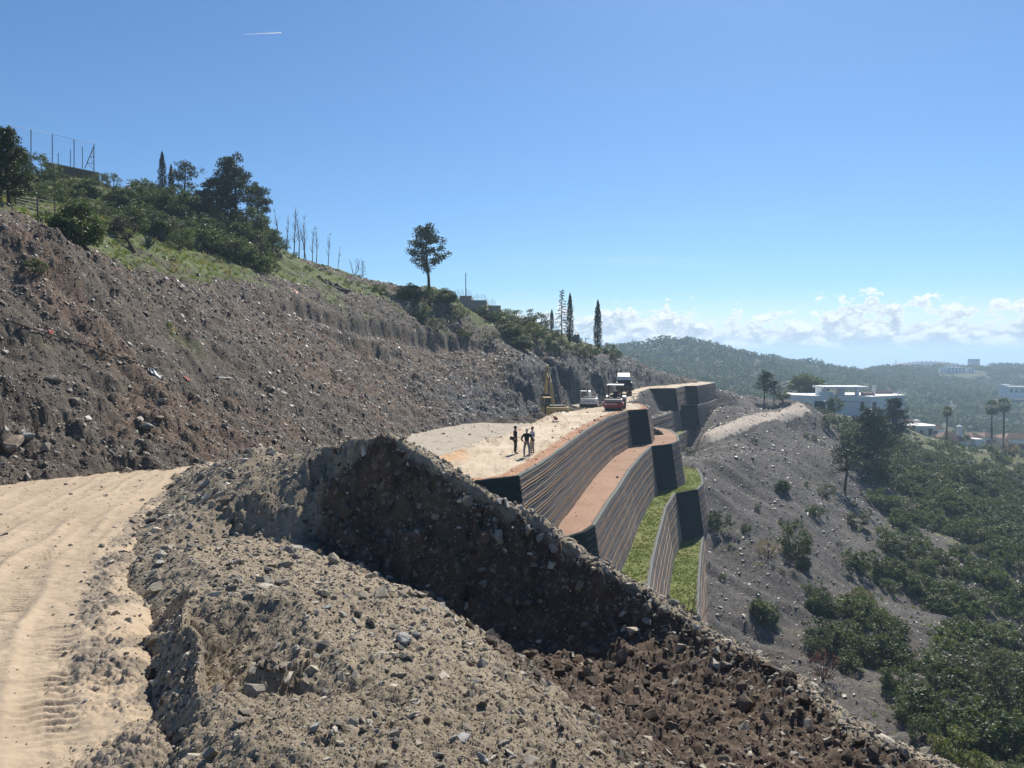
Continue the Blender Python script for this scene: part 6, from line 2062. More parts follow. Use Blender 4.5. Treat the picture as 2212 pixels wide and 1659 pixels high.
# ---- tipper truck seen from behind
p = P(1349, 872, 123)
tk = thing('tipper_truck', 'tipper truck seen from behind with empty dark bed, beyond the roller', 'truck', (p[0] + 0.1, 124, pz(0, 124) - 0.35), R(-7))
MB().box((-0.42, 1.2, 0.85), (0.16, 7.6, 0.28)).box((0.42, 1.2, 0.85), (0.16, 7.6, 0.28)).build('chassis', M_black, tk)
bed = MB()
bed.box((0, 0.4, 1.22), (2.35, 5.0, 0.10)).box((-1.2, 0.4, 1.85), (0.08, 5.0, 1.25)).box((1.2, 0.4, 1.85), (0.08, 5.0, 1.25)).box((0, 2.86, 2.0), (2.4, 0.08, 1.6))
for s_ in (-1, 1):
    for k in range(5):
        bed.box((s_ * 1.27, -1.8 + 1.1 * k, 1.8), (0.07, 0.10, 1.2))
bedo = bed.build('bed', M_black, tk)
for s_ in (-1, 1):
    MB().box((s_ * 1.2, 0.4, 2.50), (0.12, 5.0, 0.07)).build('bed_rail', M_white, bedo)
    MB().box((s_ * 0.95, -2.16, 0.82), (0.35, 0.06, 0.14)).build('tail_lamp', M_redlens, tk)
    MB().box((s_ * 0.95, -1.9, 0.55), (0.5, 0.03, 0.5)).build('mud_flap', M_black, tk)
MB().box((0, -2.10, 1.60), (2.3, 0.07, 0.65)).build('tailgate', M_black, bedo)
MB().box((0, 3.10, 2.88), (2.4, 0.5, 0.14)).build('bed_shield', M_white, bedo)
cab = MB().prism([(3.3, 0.8), (5.2, 0.8), (5.25, 1.7), (5.05, 3.3), (3.3, 3.38)], 'x', -1.22, 1.22).build('cab', M_white, tk, bevel=0.06)
MB().box((0, 3.29, 2.45), (1.6, 0.02, 0.6)).build('rear_window', glass_mat(), cab)
MB().prism([(3.35, 3.40), (5.0, 3.33), (4.9, 3.95), (4.6, 3.98)], 'x', -1.05, 1.05).build('wind_deflector', M_white, cab, bevel=0.04)
MB().box((0, 5.2, 2.35), (2.1, 0.04, 0.9), (R(-8), 0, 0)).build('windscreen', glass_mat(), cab)
for s_ in (-1, 1):
    MB().box((s_ * 1.225, 4.3, 2.35), (0.02, 1.1, 0.7)).build('side_window', glass_mat(), cab)
    MB().box((s_ * 1.45, 5.1, 2.3), (0.08, 0.25, 0.6)).build('wing_mirror', M_black, cab)
    wheel(tk, (s_ * 1.02, 4.3, 0.52), 0.52, 0.32)
    for y in (-1.2, 0.15):
        wheel(tk, (s_ * 1.08, y, 0.52), 0.52, 0.28)
        wheel(tk, (s_ * 0.76, y, 0.52), 0.52, 0.28)
MB().box((0, -2.15, 0.55), (2.3, 0.1, 0.12)).build('rear_bumper', M_steel, tk)

# ---- plate compactor
p = on_plane(1200, 909, -6.15, -0.0095)
pc = thing('plate_compactor', 'small dark red plate compactor with bent handle on the platform', 'plate compactor', (p[0], p[1], pz(0, p[1])), R(-115))
MB().prism([(-0.30, 0.10), (-0.26, 0.02), (0.26, 0.02), (0.32, 0.12), (0.28, 0.14), (0.22, 0.06), (-0.22, 0.06), (-0.28, 0.13)], 'x', -0.24, 0.24).build('base_plate', M_steel, pc)
MB().box((0, 0.05, 0.30), (0.34, 0.30, 0.26)).build('engine', M_red, pc, bevel=0.03)
MB().box((0, -0.12, 0.50), (0.36, 0.22, 0.16)).build('fuel_tank', M_red, pc, bevel=0.04)
MB().tube([(0.12, 0.1, 0.38), (0.12, 0.2, 0.5)], 0.05, 8).build('air_filter', M_black, pc)
h_ = MB()
for s_ in (-0.2, 0.2):
    h_.tube([(s_, -0.15, 0.14), (s_, -0.42, 0.62), (s_, -0.62, 1.02)], 0.018, 6)
h_.tube([(-0.2, -0.62, 1.02), (0.2, -0.62, 1.02)], 0.018, 6)
h_.build('handle', M_black, pc)

# ================================================================== PEOPLE
def skin_mesh(name, nodes, edges, mat, root=0, sub=2):
    """continuous tapered surface grown over a skeleton of joints (x, y, z, rx, ry)"""
    me = bpy.data.meshes.new(name)
    me.from_pydata([n[:3] for n in nodes], edges, [])
    o = bpy.data.objects.new('tmp', me)
    COL.objects.link(o)
    sk = o.modifiers.new('skin', 'SKIN')
    sk.use_smooth_shade = True
    for i, n in enumerate(nodes):
        me.skin_vertices[0].data[i].radius = (n[3], n[4] if len(n) > 4 else n[3])
    me.skin_vertices[0].data[root].use_root = True
    sd = o.modifiers.new('sub', 'SUBSURF')
    sd.levels = sub
    sd.render_levels = sub
    dg = bpy.context.evaluated_depsgraph_get()
    out = bpy.data.meshes.new_from_object(o.evaluated_get(dg))
    bpy.data.objects.remove(o)
    out.materials.clear()
    out.materials.append(mat)
    out.name = name
    return out


M_skin = paint('skin', (0.38, 0.22, 0.15), 0.55, 0.4, 0, 0.05)


def arm_nodes(sh, el, wr, hand):
    return [(*sh, .055), (*el, .045), (*wr, .032), (*hand, .040)]


def person(label, base, yaw, H_, pose, shirt, trousers, hair, shoes, cap=None, group='men talking on the platform'):
    s = H_ / 1.78
    r_ = thing('person', label, 'person', base, yaw, group, s)
    L, Rr = pose['L'], pose['R']          # arms: elbow, wrist, hand (facing +y, right is +x)
    fx = pose.get('stance', 0.11)
    kneeL, kneeR = (-fx * 0.95, 0.03, .50), (fx * 0.95, 0.02, .50)
    ankL, ankR = (-fx, -0.02, .09), (fx, -0.02, .09)
    shL, shR = (-.185, 0, 1.43), (.185, 0, 1.43)
    nodes = [(0, 0, .96, .13, .10), (0, .01, 1.15, .125, .095), (0, .0, 1.33, .15, .105), (0, -.005, 1.47, .075), (0, .005, 1.54, .052), (0, .015, 1.61, .070, .078), (0, .012, 1.70, .080, .095), (0, .0, 1.765, .050, .060),
             (*shL, .058), (*L[0], .043), (*L[1], .030), (*L[2], .038, .022), (*shR, .058), (*Rr[0], .043), (*Rr[1], .030), (*Rr[2], .038, .022),
             (-.095, 0, .88, .088), (*kneeL, .056), (*ankL, .040), (-fx, .13, .04, .038, .028), (.095, 0, .88, .088), (*kneeR, .056), (*ankR, .040), (fx, .13, .04, .038, .028),
             (0, .105, 1.645, .016), (0, .085, 1.60, .022)]
    edges = [(0, 1), (1, 2), (2, 3), (3, 4), (4, 5), (5, 6), (6, 7), (2, 8), (8, 9), (9, 10), (10, 11), (2, 12), (12, 13), (13, 14), (14, 15), (0, 16), (16, 17), (17, 18), (18, 19), (0, 20), (20, 21), (21, 22), (22, 23), (5, 25), (25, 24)]
    obj('body', skin_mesh('body', nodes, edges, M_skin), None, r_)
    # fingers and thumbs, lightly curled
    for wr, hd, sd in ((L[1], L[2], -1), (Rr[1], Rr[2], 1)):
        d = (Vector(hd) - Vector(wr)).normalized()
        sv = Vector((sd, 0, 0)) - d * d.x * sd
        sv = sv.normalized() if sv.length > 0.1 else Vector((0, 1, 0))
        up = d.cross(sv)
        for k in range(4):
            b0 = Vector(hd) + up * (0.024 * (k - 1.5)) + d * 0.02
            ln = (0.070, 0.080, 0.074, 0.058)[k]
            MB().tube([b0, b0 + d * ln * 0.55 - sv * 0.006, b0 + d * ln * 0.85 - sv * 0.022], [.0095, .0085, .006], 6).build('finger', M_skin, r_, True)
        b0 = Vector(hd) - up * 0.035 - d * 0.02
        MB().tube([b0, b0 - up * 0.02 + d * 0.025, b0 - up * 0.022 + d * 0.055 - sv * 0.01], [.011, .010, .007], 6).build('thumb', M_skin, r_, True)
    sn = [(0, 0, .93, .155, .122), (0, .01, 1.15, .148, .118), (0, .0, 1.34, .172, .128), (0, -.005, 1.47, .085), (*shL, .078), (*L[0], .062), (*(Vector(L[0]).lerp(Vector(L[1]), pose.get('sleeve', .92))), .048),
          (*shR, .078), (*Rr[0], .062), (*(Vector(Rr[0]).lerp(Vector(Rr[1]), pose.get('sleeve', .92))), .048)]
    obj('shirt', skin_mesh('shirt', sn, [(0, 1), (1, 2), (2, 3), (2, 4), (4, 5), (5, 6), (2, 7), (7, 8), (8, 9)], shirt), None, r_)
    tn = [(0, 0, .98, .150, .118), (-.098, 0, .86, .102), (*kneeL, .076), (ankL[0], ankL[1], .10, .064), (.098, 0, .86, .102), (*kneeR, .076), (ankR[0], ankR[1], .10, .064)]
    obj('trousers', skin_mesh('trousers', tn, [(0, 1), (1, 2), (2, 3), (0, 4), (4, 5), (5, 6)], trousers), None, r_)
    for a in (ankL, ankR):
        obj('shoe', skin_mesh('shoe', [(a[0], -.05, .05, .048), (a[0], .06, .045, .048, .042), (a[0], .16, .035, .042, .032)], [(0, 1), (1, 2)], shoes), None, r_)
    for x in (-.075, .075):
        MB().lathe([(.006, -.03), (.016, -.01), (.016, .012), (.006, .03)], (x * 1.08, .0, 1.66), 8).build('ear', M_skin, r_, True)
    for x in (-.030, .030):
        MB().lathe([(.003, -.008), (.010, 0), (.003, .008)], (x, .093, 1.672), 8).build('eye', M_ink, r_, True)
    MB().box((0, .094, 1.595), (.045, .012, .010)).build('mouth', M_redd, r_)
    hp = [(.088, 1.67), (.093, 1.71), (.088, 1.755), (.062, 1.795), (.02, 1.808)] if cap is None else [(.089, 1.66), (.090, 1.70), (.086, 1.72)]
    hm = MB()
    hm.lathe([(a, b - 1.65) for a, b in hp], (0, -.012, 1.65), 16)
    hm.build('hair', hair, r_, True)
    if cap is not None:
        c_ = MB().lathe([(.098, 0), (.100, .04), (.085, .085), (.03, .105)], (0, 0, 1.715), 16).build('cap', cap, r_, True)
        MB().prism([(-.08, .06), (.08, .06), (.065, .17), (-.065, .17)], 'z', 1.712, 1.726).build('peak', cap, c_)
    return r_


C_navy = paint('navy_cloth', (0.012, 0.016, 0.034), 0.9, 0.1, 0, 0.1)
C_dark = paint('charcoal_cloth', (0.035, 0.036, 0.045), 0.9, 0.1, 0, 0.1)
C_green = paint('dark_green_cloth', (0.010, 0.026, 0.026), 0.9, 0.1, 0, 0.1)
C_grey = paint('grey_denim', (0.20, 0.215, 0.245), 0.9, 0.1, 0, 0.1)
C_beige = paint('beige_cloth', (0.36, 0.30, 0.25), 0.9, 0.1, 0, 0.1)
C_hdark = paint('dark_hair', (0.02, 0.016, 0.013), 0.7, 0.3, 0, 0.0)
C_hgrey = paint('white_hair', (0.55, 0.54, 0.52), 0.8, 0.2, 0, 0.0)
C_shoe = paint('dark_shoe', (0.025, 0.02, 0.02), 0.6, 0.3, 0, 0.2)
# striped shirt: bands by height on the cloth
m, t, b = new_mat('striped_cloth')
sx = nd(t, 'ShaderNodeSeparateXYZ')
t.links.new(nd(t, 'ShaderNodeTexCoord').outputs['Object'], sx.inputs[0])
c = ramp_n(t, smooth_n(t, sx.outputs[2], 0.90, 1.50), [(0.0, (0.30, 0.32, 0.36)), (0.42, (0.30, 0.32, 0.36)), (0.44, (0.50, 0.50, 0.52)), (0.55, (0.50, 0.50, 0.52)), (0.57, (0.02, 0.025, 0.06)), (0.68, (0.02, 0.025, 0.06)), (0.70, (0.62, 0.62, 0.64)), (1.0, (0.62, 0.62, 0.64))], 'CONSTANT')
t.links.new(c, b.inputs['Base Color'])
b.inputs['Roughness'].default_value = 0.9
C_stripe = m

def stand(u, v):
    p_ = on_plane(u, v, -6.17, -0.0095)
    zz = float(plat_z(p_[1]))
    p_ = (ray(u, v)[0] * (zz / ray(u, v)[2]), zz / ray(u, v)[2], zz)
    return (p_[0], p_[1], zz + 0.03)


b1, b2, b3 = stand(1113.0, 980.5), stand(1138.0, 988.0), stand(1150.0, 980.0)
person('man in navy top, dark trousers and cap, facing right, at the left of the group', b1, R(-72), 1.80,
       {'L': ((-.27, .05, 1.17), (-.24, .24, 1.06), (-.23, .31, 1.05)), 'R': ((.26, -.06, 1.16), (.24, .05, .93), (.24, .07, .86)), 'stance': .10}, C_navy, C_dark, C_hdark, C_shoe, C_navy)
person('white-haired man in dark green top and grey trousers, back to the camera', b2, R(4), 1.80,
       {'L': ((-.36, -.10, 1.17), (-.24, .02, .98), (-.19, .05, .94)), 'R': ((.33, -.08, 1.16), (.42, .06, .97), (.44, .09, .90)), 'stance': .17}, C_green, C_grey, C_hgrey, C_shoe)
person('man in striped pale shirt and beige trousers at the right of the group', b3, R(118), 1.76,
       {'L': ((-.27, .02, 1.17), (-.16, .26, 1.14), (-.13, .33, 1.15)), 'R': ((.27, .02, 1.17), (.18, .24, 1.10), (.15, .31, 1.11)), 'stance': .15, 'sleeve': .35}, C_stripe, C_beige, C_hdark, C_shoe)
fo = MB().box((0, 0, 0), (0.30, 0.05, 0.22)).build('folder', C_dark, None, loc=(b1[0] - 0.22, b1[1] - 0.26, b1[2] + 1.04), rot=(0, R(15), R(20)), bevel=0.01)
tag(fo, 'dark folder of papers held by the man on the left', 'folder')
MB().box((0.03, 0.0, 0.105), (0.24, 0.03, 0.05)).build('paper', M_inkw, fo)
ph = MB().box((0, 0, 0), (0.16, 0.012, 0.11)).build('paper_sheet', M_inkw, None, loc=(b3[0] + 0.06, b3[1] - 0.34, b3[2] + 1.14), rot=(R(30), 0, R(20)))
tag(ph, 'white paper held by the man in the striped shirt', 'paper')
MB().box((0, 0.012, 0), (0.18, 0.008, 0.13)).build('backing_card', C_dark, ph)

# ================================================================== BUILDINGS AND FENCES
M_render = paint('white_render', (0.74, 0.74, 0.73), 0.85, 0.2, 0, 0.12, (0.5, 0.48, 0.45), 0.4)
M_roofw = paint('white_roof_slab', (0.78, 0.77, 0.74), 0.8, 0.2, 0, 0.15, (0.5, 0.48, 0.45), 0.4)
M_tile = paint('clay_roof_tile', (0.25, 0.165, 0.13), 0.9, 0.2, 0, 0.6, (0.20, 0.15, 0.12), 1.2)
M_conc = paint('raw_concrete', (0.36, 0.33, 0.28), 0.9, 0.2, 0, 0.5, (0.22, 0.20, 0.17), 0.8)
M_stonew = paint('rubble_stone_wall', (0.15, 0.115, 0.085), 0.95, 0.2, 0, 0.8, (0.08, 0.065, 0.05), 2.5)
M_wood = paint('weathered_timber', (0.19, 0.145, 0.10), 0.9, 0.2, 0, 0.5, (0.10, 0.08, 0.06), 4)
M_frame = paint('painted_steel', (0.10, 0.11, 0.12), 0.5, 0.4, 0.4, 0.2)
M_grate = paint('pink_brick_wall', (0.42, 0.30, 0.26), 0.9, 0.2, 0, 0.3)


def loc_of(pts):
    return (sum(p[0] for p in pts) / len(pts), sum(p[1] for p in pts) / len(pts))


def window_on(parent, a, b, z0, z1, t0, t1, name='window', frame=True):
    """opening between fractions t0..t1 of the wall line a-b (local coordinates), with frame and pane proud of the wall"""
    A, B = Vector((a[0], a[1], 0)), Vector((b[0], b[1], 0))
    d = (B - A)
    L = d.length
    d.normalize()
    n = Vector((d.y, -d.x, 0))
    c = A + d * L * (t0 + t1) / 2 + n * 0.04
    w = L * (t1 - t0)
    ang = math.atan2(d.y, d.x)
    fr_ = MB()
    for x, z, sx_, sz_ in ((0, (z1 - z0) / 2, w, 0.08), (0, -(z1 - z0) / 2, w, 0.08), (-w / 2, 0, 0.08, z1 - z0), (w / 2, 0, 0.08, z1 - z0)):
        fr_.box((x, 0, z), (sx_, 0.12, sz_))
    o = fr_.build(name, M_frame, parent, loc=(c.x, c.y, (z0 + z1) / 2), rot=(0, 0, ang))
    MB().box((0, 0.0, 0), (w - 0.08, 0.03, z1 - z0 - 0.08)).build('pane', glass_mat(), o)
    return o


# ---- big modern villa
vp = [(90.3, 238.0), (95.0, 233.0), (111.0, 228.0), (126.3, 237.0), (128, 252), (92, 252)]
zr, zb = -13.57, -21.5
oc = (108.0, 238.0, zb)
lv = [(x - oc[0], y - oc[1]) for x, y in vp]
villa = thing('villa', 'big modern white villa with flat roof and roof-terrace canopy', 'house', oc)
MB().prism(lv, 'z', 0, zr - zb).build('wall', M_render, villa)
cx_, cy_ = loc_of(lv)
ov = [(cx_ + (x - cx_) * 1.002, cy_ + (y - cy_) * 1.002) for x, y in lv]
rf = MB().prism(ov, 'z', zr - zb + 0.004, zr - zb + 0.18).build('roof', M_roofw, villa)
Z0 = zr - zb + 0.184


def vx(u, d):
    return (u - CXP) / FPX * d - oc[0]


def vz(v, d):
    return ray(0, v)[2] * d - zb


can = MB().box(((vx(1769.6, 236) + vx(1866, 236)) / 2, -1.5, vz(836, 236)), (vx(1866, 236) - vx(1769.6, 236), 9, 0.6)).build('canopy', M_roofw, villa)
for (u0, u1, y0, y1) in ((1776, 1788, -3, 2), (1814, 1826, -3, 1)):
    MB().box(((vx(u0, 235) + vx(u1, 235)) / 2, (y0 + y1) / 2, (Z0 + vz(836, 236) - 0.38) / 2), (vx(u1, 235) - vx(u0, 235), y1 - y0, vz(836, 236) - 0.38 - Z0)).build('canopy_wall', M_render, villa)
MB().box(((vx(1850, 233) + vx(1857, 233)) / 2, -4.5, (Z0 + vz(836, 236) - 0.38) / 2), (1.0, 0.9, vz(836, 236) - 0.38 - Z0)).build('column', M_render, villa)
MB().box((vx(1781, 236), -3.4, Z0 + 0.6), (vx(1798, 236) - vx(1765, 236), 0.3, 1.2)).build('terrace_wall', M_render, villa)
MB().box((vx(1806, 238), 3.0, Z0 + 0.5), (4.5, 0.2, 1.0)).build('back_wall', M_render, villa)
MB().tube([(vx(1891.6, 234), -3, Z0 - 0.2), (vx(1891.6, 234), -3, vz(833, 234))], 0.5, 12).build('chimney', M_render, villa)
MB().box((vx(1878, 234), -3.0, Z0 + 0.45), (vx(1890, 234) - vx(1866, 234), 1.5, 0.9)).build('bar_counter', M_grate, villa)
MB().box((vx(1922, 240), 6.0, Z0 + 0.5), (vx(1938, 240) - vx(1893, 240), 0.15, 1.0)).build('glass_balustrade', M_grate, villa)
for k in range(3):
    MB().box((vx(1946 + 2.2 * k, 236), -0.6 + 0.55 * k, Z0 - 0.5), (0.18, 0.3, 3.0)).build('fin', M_roofw, villa)
window_on(villa, lv[1], lv[2], 3.0, 6.4, 0.03, 0.22, 'entrance')
window_on(villa, lv[1], lv[2], 3.0, 6.2, 0.26, 0.34)
window_on(villa, lv[1], lv[2], 3.4, 6.3, 0.82, 0.88)
window_on(villa, lv[2], lv[3], 3.0, 6.4, 0.04, 0.14)
window_on(villa, lv[2], lv[3], 3.4, 6.3, 0.55, 0.68)
window_on(villa, lv[0], lv[1], 4.0, 6.0, 0.3, 0.5)
A_, B_ = Vector((*lv[1], 0)), Vector((*lv[2], 0))
MB().box(((A_ + B_) / 2 + Vector((0, -0.06, zr - zb - 1.5))), ((B_ - A_).length * 0.98, 0.06, 0.10), (0, 0, math.atan2((B_ - A_).y, (B_ - A_).x))).build('shadow_groove', M_frame, villa)

# ---- smaller white villa and the tiled houses
v2 = thing('villa', 'small white villa with overhanging round-edged flat roof', 'house', (0, 0, 0))
v2.location = (P(1985, 950, 262)[0], 262, P(1985, 955, 262)[2])
M2 = FPX / 262
def lx(u):
    return (u - 1985) / M2
def lz(v):
    return ray(0, v)[2] * 262 - v2.location.z
MB().box(((lx(1962) + lx(2014)) / 2, 3, (lz(924) - 1.5) / 2), (lx(2014) - lx(1962), 7, lz(924) + 1.5)).build('wall', M_render, v2)
rfp = [(lx(1947), -1.0), (lx(1960), -2.6), (lx(1990), -3.2), (lx(2012), -2.4), (lx(2021), 0.5), (lx(2016), 8), (lx(1960), 8)]
MB().prism(rfp, 'z', lz(923), lz(918)).build('roof', M_roofw, v2)
MB().lathe([(0.15, 0), (0.15, 1.1), (1.1, 1.2), (0.9, 1.5), (0.1, 1.75)], (lx(1987), 2.5, lz(918)), 14).build('parasol', M_roofw, v2)
MB().box((lx(1985), 6.5, lz(913)), (8, 0.06, 1.1)).build('glass_balustrade', M_grate, v2)
window_on(v2, (lx(1985), -0.5), (lx(1992), -0.5), lz(946), lz(930), 0.05, 0.95, 'door')
window_on(v2, (lx(2003), -0.5), (lx(2012), -0.5), lz(940), lz(926), 0.05, 0.95)


def tiled_roof(parent, x0, x1, y0, y1, z0, z1, ridge='x'):
    """hipped roof with rows of tiles laid over it"""
    xm, ym = (x0 + x1) / 2, (y0 + y1) / 2
    hip = min(x1 - x0, y1 - y0) / 2 * 0.9
    r_ = MB()
    r_.add([(x0, y0, z0), (x1, y0, z0), (x1, y1, z0), (x0, y1, z0), (x0 + hip, ym, z1), (x1 - hip, ym, z1)], [(0, 1, 5, 4), (1, 2, 5), (2, 3, 4, 5), (3, 0, 4), (3, 2, 1, 0)])
    rf_ = r_.build('roof', M_tile, parent)
    tl = MB()
    n = max(4, int((x1 - x0) / 0.32))
    for k in range(n):
        x = x0 + (k + 0.5) / n * (x1 - x0)
        f = min(1.0, (x - x0) / hip, (x1 - x) / hip)
        tl.tube([(x, y0 - 0.06, z0 + 0.03), (x, y0 + (ym - y0) * f, z0 + (z1 - z0) * f + 0.03)], 0.09, 5, False)
    o = tl.build('tile_rows', M_tile, rf_)
    o['kind'] = 'stuff'
    return rf_


def house_px(label, u0, u1, vtop, vbot, d, depth, roof_h, wins=(), group='houses below the villas', tiled=True):
    c = P((u0 + u1) / 2, vbot, d)
    h = thing('house', label, 'house', c, 0, group)
    w = (u1 - u0) / FPX * d
    ht = (vbot - vtop) / FPX * d
    MB().box((0, depth / 2, ht / 2 - 1.0), (w, depth, ht + 2.0)).build('wall', M_render, h)
    if tiled:
        tiled_roof(h, -w / 2 - 0.4, w / 2 + 0.4, -0.4, depth + 0.4, ht + 0.004, ht + roof_h)
    else:
        MB().box((0, depth / 2, ht + 0.15), (w + 0.3, depth + 0.3, 0.28)).build('roof', M_roofw, h)
    for t0, t1, f0, f1 in wins:
        window_on(h, (-w / 2, 0), (w / 2, 0), ht * f0, ht * f1, t0, t1)
    return h, w, ht


house_px('narrow house with small tiled roof right behind the small white villa', 2010, 2040, 926, 945, 276, 7, 1.6, [(.2, .5, .3, .8)])
h, w, ht = house_px('low house with broad brown tiled roof beside the tall palm', 2032, 2092, 953, 966, 258, 9, 3.0, [(.55, .7, .2, .8)])
ch = MB().box((3.6, 3.4, ht + 3.2), (1.3, 1.3, 3.2)).build('chimney', M_render, h)
MB().lathe([(0.95, 0), (0.95, 0.12), (0.1, 0.7)], (3.6, 3.4, ht + 4.8), 12).build('chimney_cap', M_roofw, ch)
house_px('white townhouse with pink tiled roof left of the paired palms', 2104, 2126, 945, 965, 285, 9, 1.7, [(.15, .45, .3, .7), (.6, .85, .3, .7)])
house_px('white townhouse with pink tiled roof between the paired palms and frame edge', 2128, 2160, 945, 962, 296, 9, 1.7, [(.1, .3, .3, .7), (.45, .7, .3, .7)])
house_px('white townhouse at the right edge with long eave', 2172, 2240, 948, 975, 290, 10, 1.8, [(.1, .3, .15, .6), (.4, .62, .15, .6)])
house_px('white garden wall house end left of the tan tree', 2106, 2122, 950, 985, 262, 4, 0.4, [], 'houses below the villas', False)
# garden retaining wall
c = P(2122, 1000, 236)
gw = thing('garden_wall', 'pale garden wall below the clipped dark tree', 'garden wall', c)
MB().box((0, 0.3, -0.4), (11.0, 0.6, 2.6)).build('wall', M_render, gw)
MB().box((0, 0.3, 0.95), (11.2, 0.8, 0.1)).build('coping', M_roofw, gw)

# ---- far buildings on the hills
def far_house(label, u, v, d, w, h, dep, mat, nwin, storey=1, roof=None):
    c = P(u, v, d)
    c = (c[0], c[1], max(c[2], float(far.z(c[0], c[1])) + 0.2))
    b_ = thing('house', label, 'house', c, R(RNG.uniform(-12, 12)), 'white houses on the far hills')
    MB().box((0, dep / 2, h / 2 - 2), (w, dep, h + 4)).build('wall', mat, b_)
    if roof is None:
        MB().box((0, dep / 2, h + 0.18), (w + 0.6, dep + 0.6, 0.35)).build('roof', M_roofw, b_)
    else:
        MB().add([(-w / 2 - .5, -.5, h + .01), (w / 2 + .5, -.5, h + .01), (w / 2 + .5, dep + .5, h + .01), (-w / 2 - .5, dep + .5, h + .01), (-w / 4, dep / 2, h + 2.2), (w / 4, dep / 2, h + 2.2)], [(0, 1, 5, 4), (1, 2, 5), (2, 3, 4, 5), (3, 0, 4), (3, 2, 1, 0)]).build('roof', roof, b_)
    for s_ in range(storey):
        for k in range(nwin):
            z0 = h * (s_ + 0.25) / storey
            window_on(b_, (-w / 2, 0), (w / 2, 0), z0, z0 + h * 0.5 / storey, (k + 0.22) / nwin, (k + 0.78) / nwin)
    return b_


far_house('long white two-storey house on the far hillside', 2066, 815, 940, 26, 7.0, 12, M_render, 5, 2)
far_house('upper white block behind the long far house', 2060, 806, 985, 16, 6.5, 10, M_render, 3, 1)
far_house('small white house right of the long far house', 2098, 812, 950, 8, 6.0, 8, M_render, 2, 2)
far_house('white house left on the far ridge', 1985, 797, 1080, 14, 7, 10, M_render, 3, 2)
far_house('pale pink-roofed house on the far ridge', 1955, 797, 1120, 22, 6, 10, M_render, 4, 1, M_tile)
far_house('white flat-roofed house at the far right edge', 2208, 852, 640, 22, 6.5, 10, M_render, 5, 1)
far_house('narrow white wall house left of the far right one', 2176, 850, 650, 5, 7.5, 8, M_render, 1, 1)
far_house('white tower block on the far ridge against the sea', 2108, 790, 1180, 13, 10.5, 10, M_render, 3, 3)
ob = P(2003, 793, 1780)
tb = thing('apartment_row', 'reddish terraced apartment complex on the most distant ridge', 'apartment row', (ob[0], ob[1], ob[2]), R(-4))
for k in range(13):
    x = (k - 6) * 10.2
    hh = 11 - 0.14 * (k - 6.5) ** 2
    bl = MB().box((x, 5, hh / 2 - 5), (10.0, 12, hh + 10)).build('block', M_grate, tb)
    MB().add([(x - 5, -1, hh), (x + 5, -1, hh), (x + 5, 11, hh), (x - 5, 11, hh), (x, 5, hh + 4.5)], [(0, 1, 4), (1, 2, 4), (2, 3, 4), (3, 0, 4)]).build('roof', M_tile, bl)
c = P(1935, 796, 1300)
ms = thing('mast', 'thin radio mast on the far ridge', 'mast', c)
MB().tube([(0, 0, -4), (0, 0, 17)], [0.7, 0.35], 6).build('pole', M_frame, ms)
MB().box((0, 0, 10), (2.2, 0.6, 3.0)).build('antenna', M_render, ms)

# ---- unfinished concrete building on the ridge
p = hill.pick(1035, 672)
cb = thing('concrete_building', 'unfinished concrete building with rebar on the ridge right of the lone pine', 'building', (P(1035, 670, 134)[0], 134, P(1035, 670, 134)[2]))
K = 134 / FPX
MB().box(((1022 - 1035) * K, 4, 0.6), (58 * K, 8, 2.4)).build('wall', M_conc, cb)
MB().box(((1005 - 1035) * K, 4.2, 1.5), (26 * K, 7, 2.3)).build('upper_wall', M_conc, cb)
MB().box(((1068 - 1035) * K, 4.4, -0.2), (26 * K, 7, 2.2)).build('lower_wall', M_conc, cb)
for k in range(30):
    u = 984 + k * 2.95
    zb_ = 2.6 if u < 1018 else 1.75 if u < 1051 else 0.9
    MB().tube([((u - 1035) * K, 0.4 + 0.5 * (k % 2), zb_), ((u - 1035) * K + 0.05 * math.sin(k), 0.4 + 0.5 * (k % 2), zb_ + 1.1 + 0.25 * math.sin(k * 1.7))], 0.028, 4).build('rebar', M_frame, cb)
pl = thing('pole', 'tall thin steel pole standing on the unfinished building', 'pole', (P(1004, 653, 133)[0], 136, P(1004, 653, 136)[2] - 0.6))
MB().tube([(0, 0, 0), (0, 0, (653 - 590) / FPX * 136 + 0.6)], [0.09, 0.07], 8).build('shaft', M_frame, pl)
MB().box((0, 0, 0.05), (0.5, 0.5, 0.1)).build('foot', M_conc, pl)
# rock buttress and wooden post by the cypresses
bo = boulder_mesh('rock_buttress', 900, (2.6, 2.2, 5.2), M_bdark)
q = hill.pick(1240, 738)
tag(obj('rock_buttress', bo, None, None, (q[0] + 0.4, q[1] + 0.5, q[2] + 0.6)), 'dark rock pillar below the two middle cypresses', 'rock')
q = hill.pick(1265, 742)
po = thing('wooden_post', 'short wooden post with a cross arm left of the big cypress', 'post', (q[0], q[1], q[2] - 0.2))
MB().tube([(0, 0, 0), (0, 0, 1.35)], 0.08, 6).build('post', M_wood, po)
MB().box((0.3, 0, 1.3), (0.9, 0.08, 0.1)).build('cross_arm', M_wood, po)

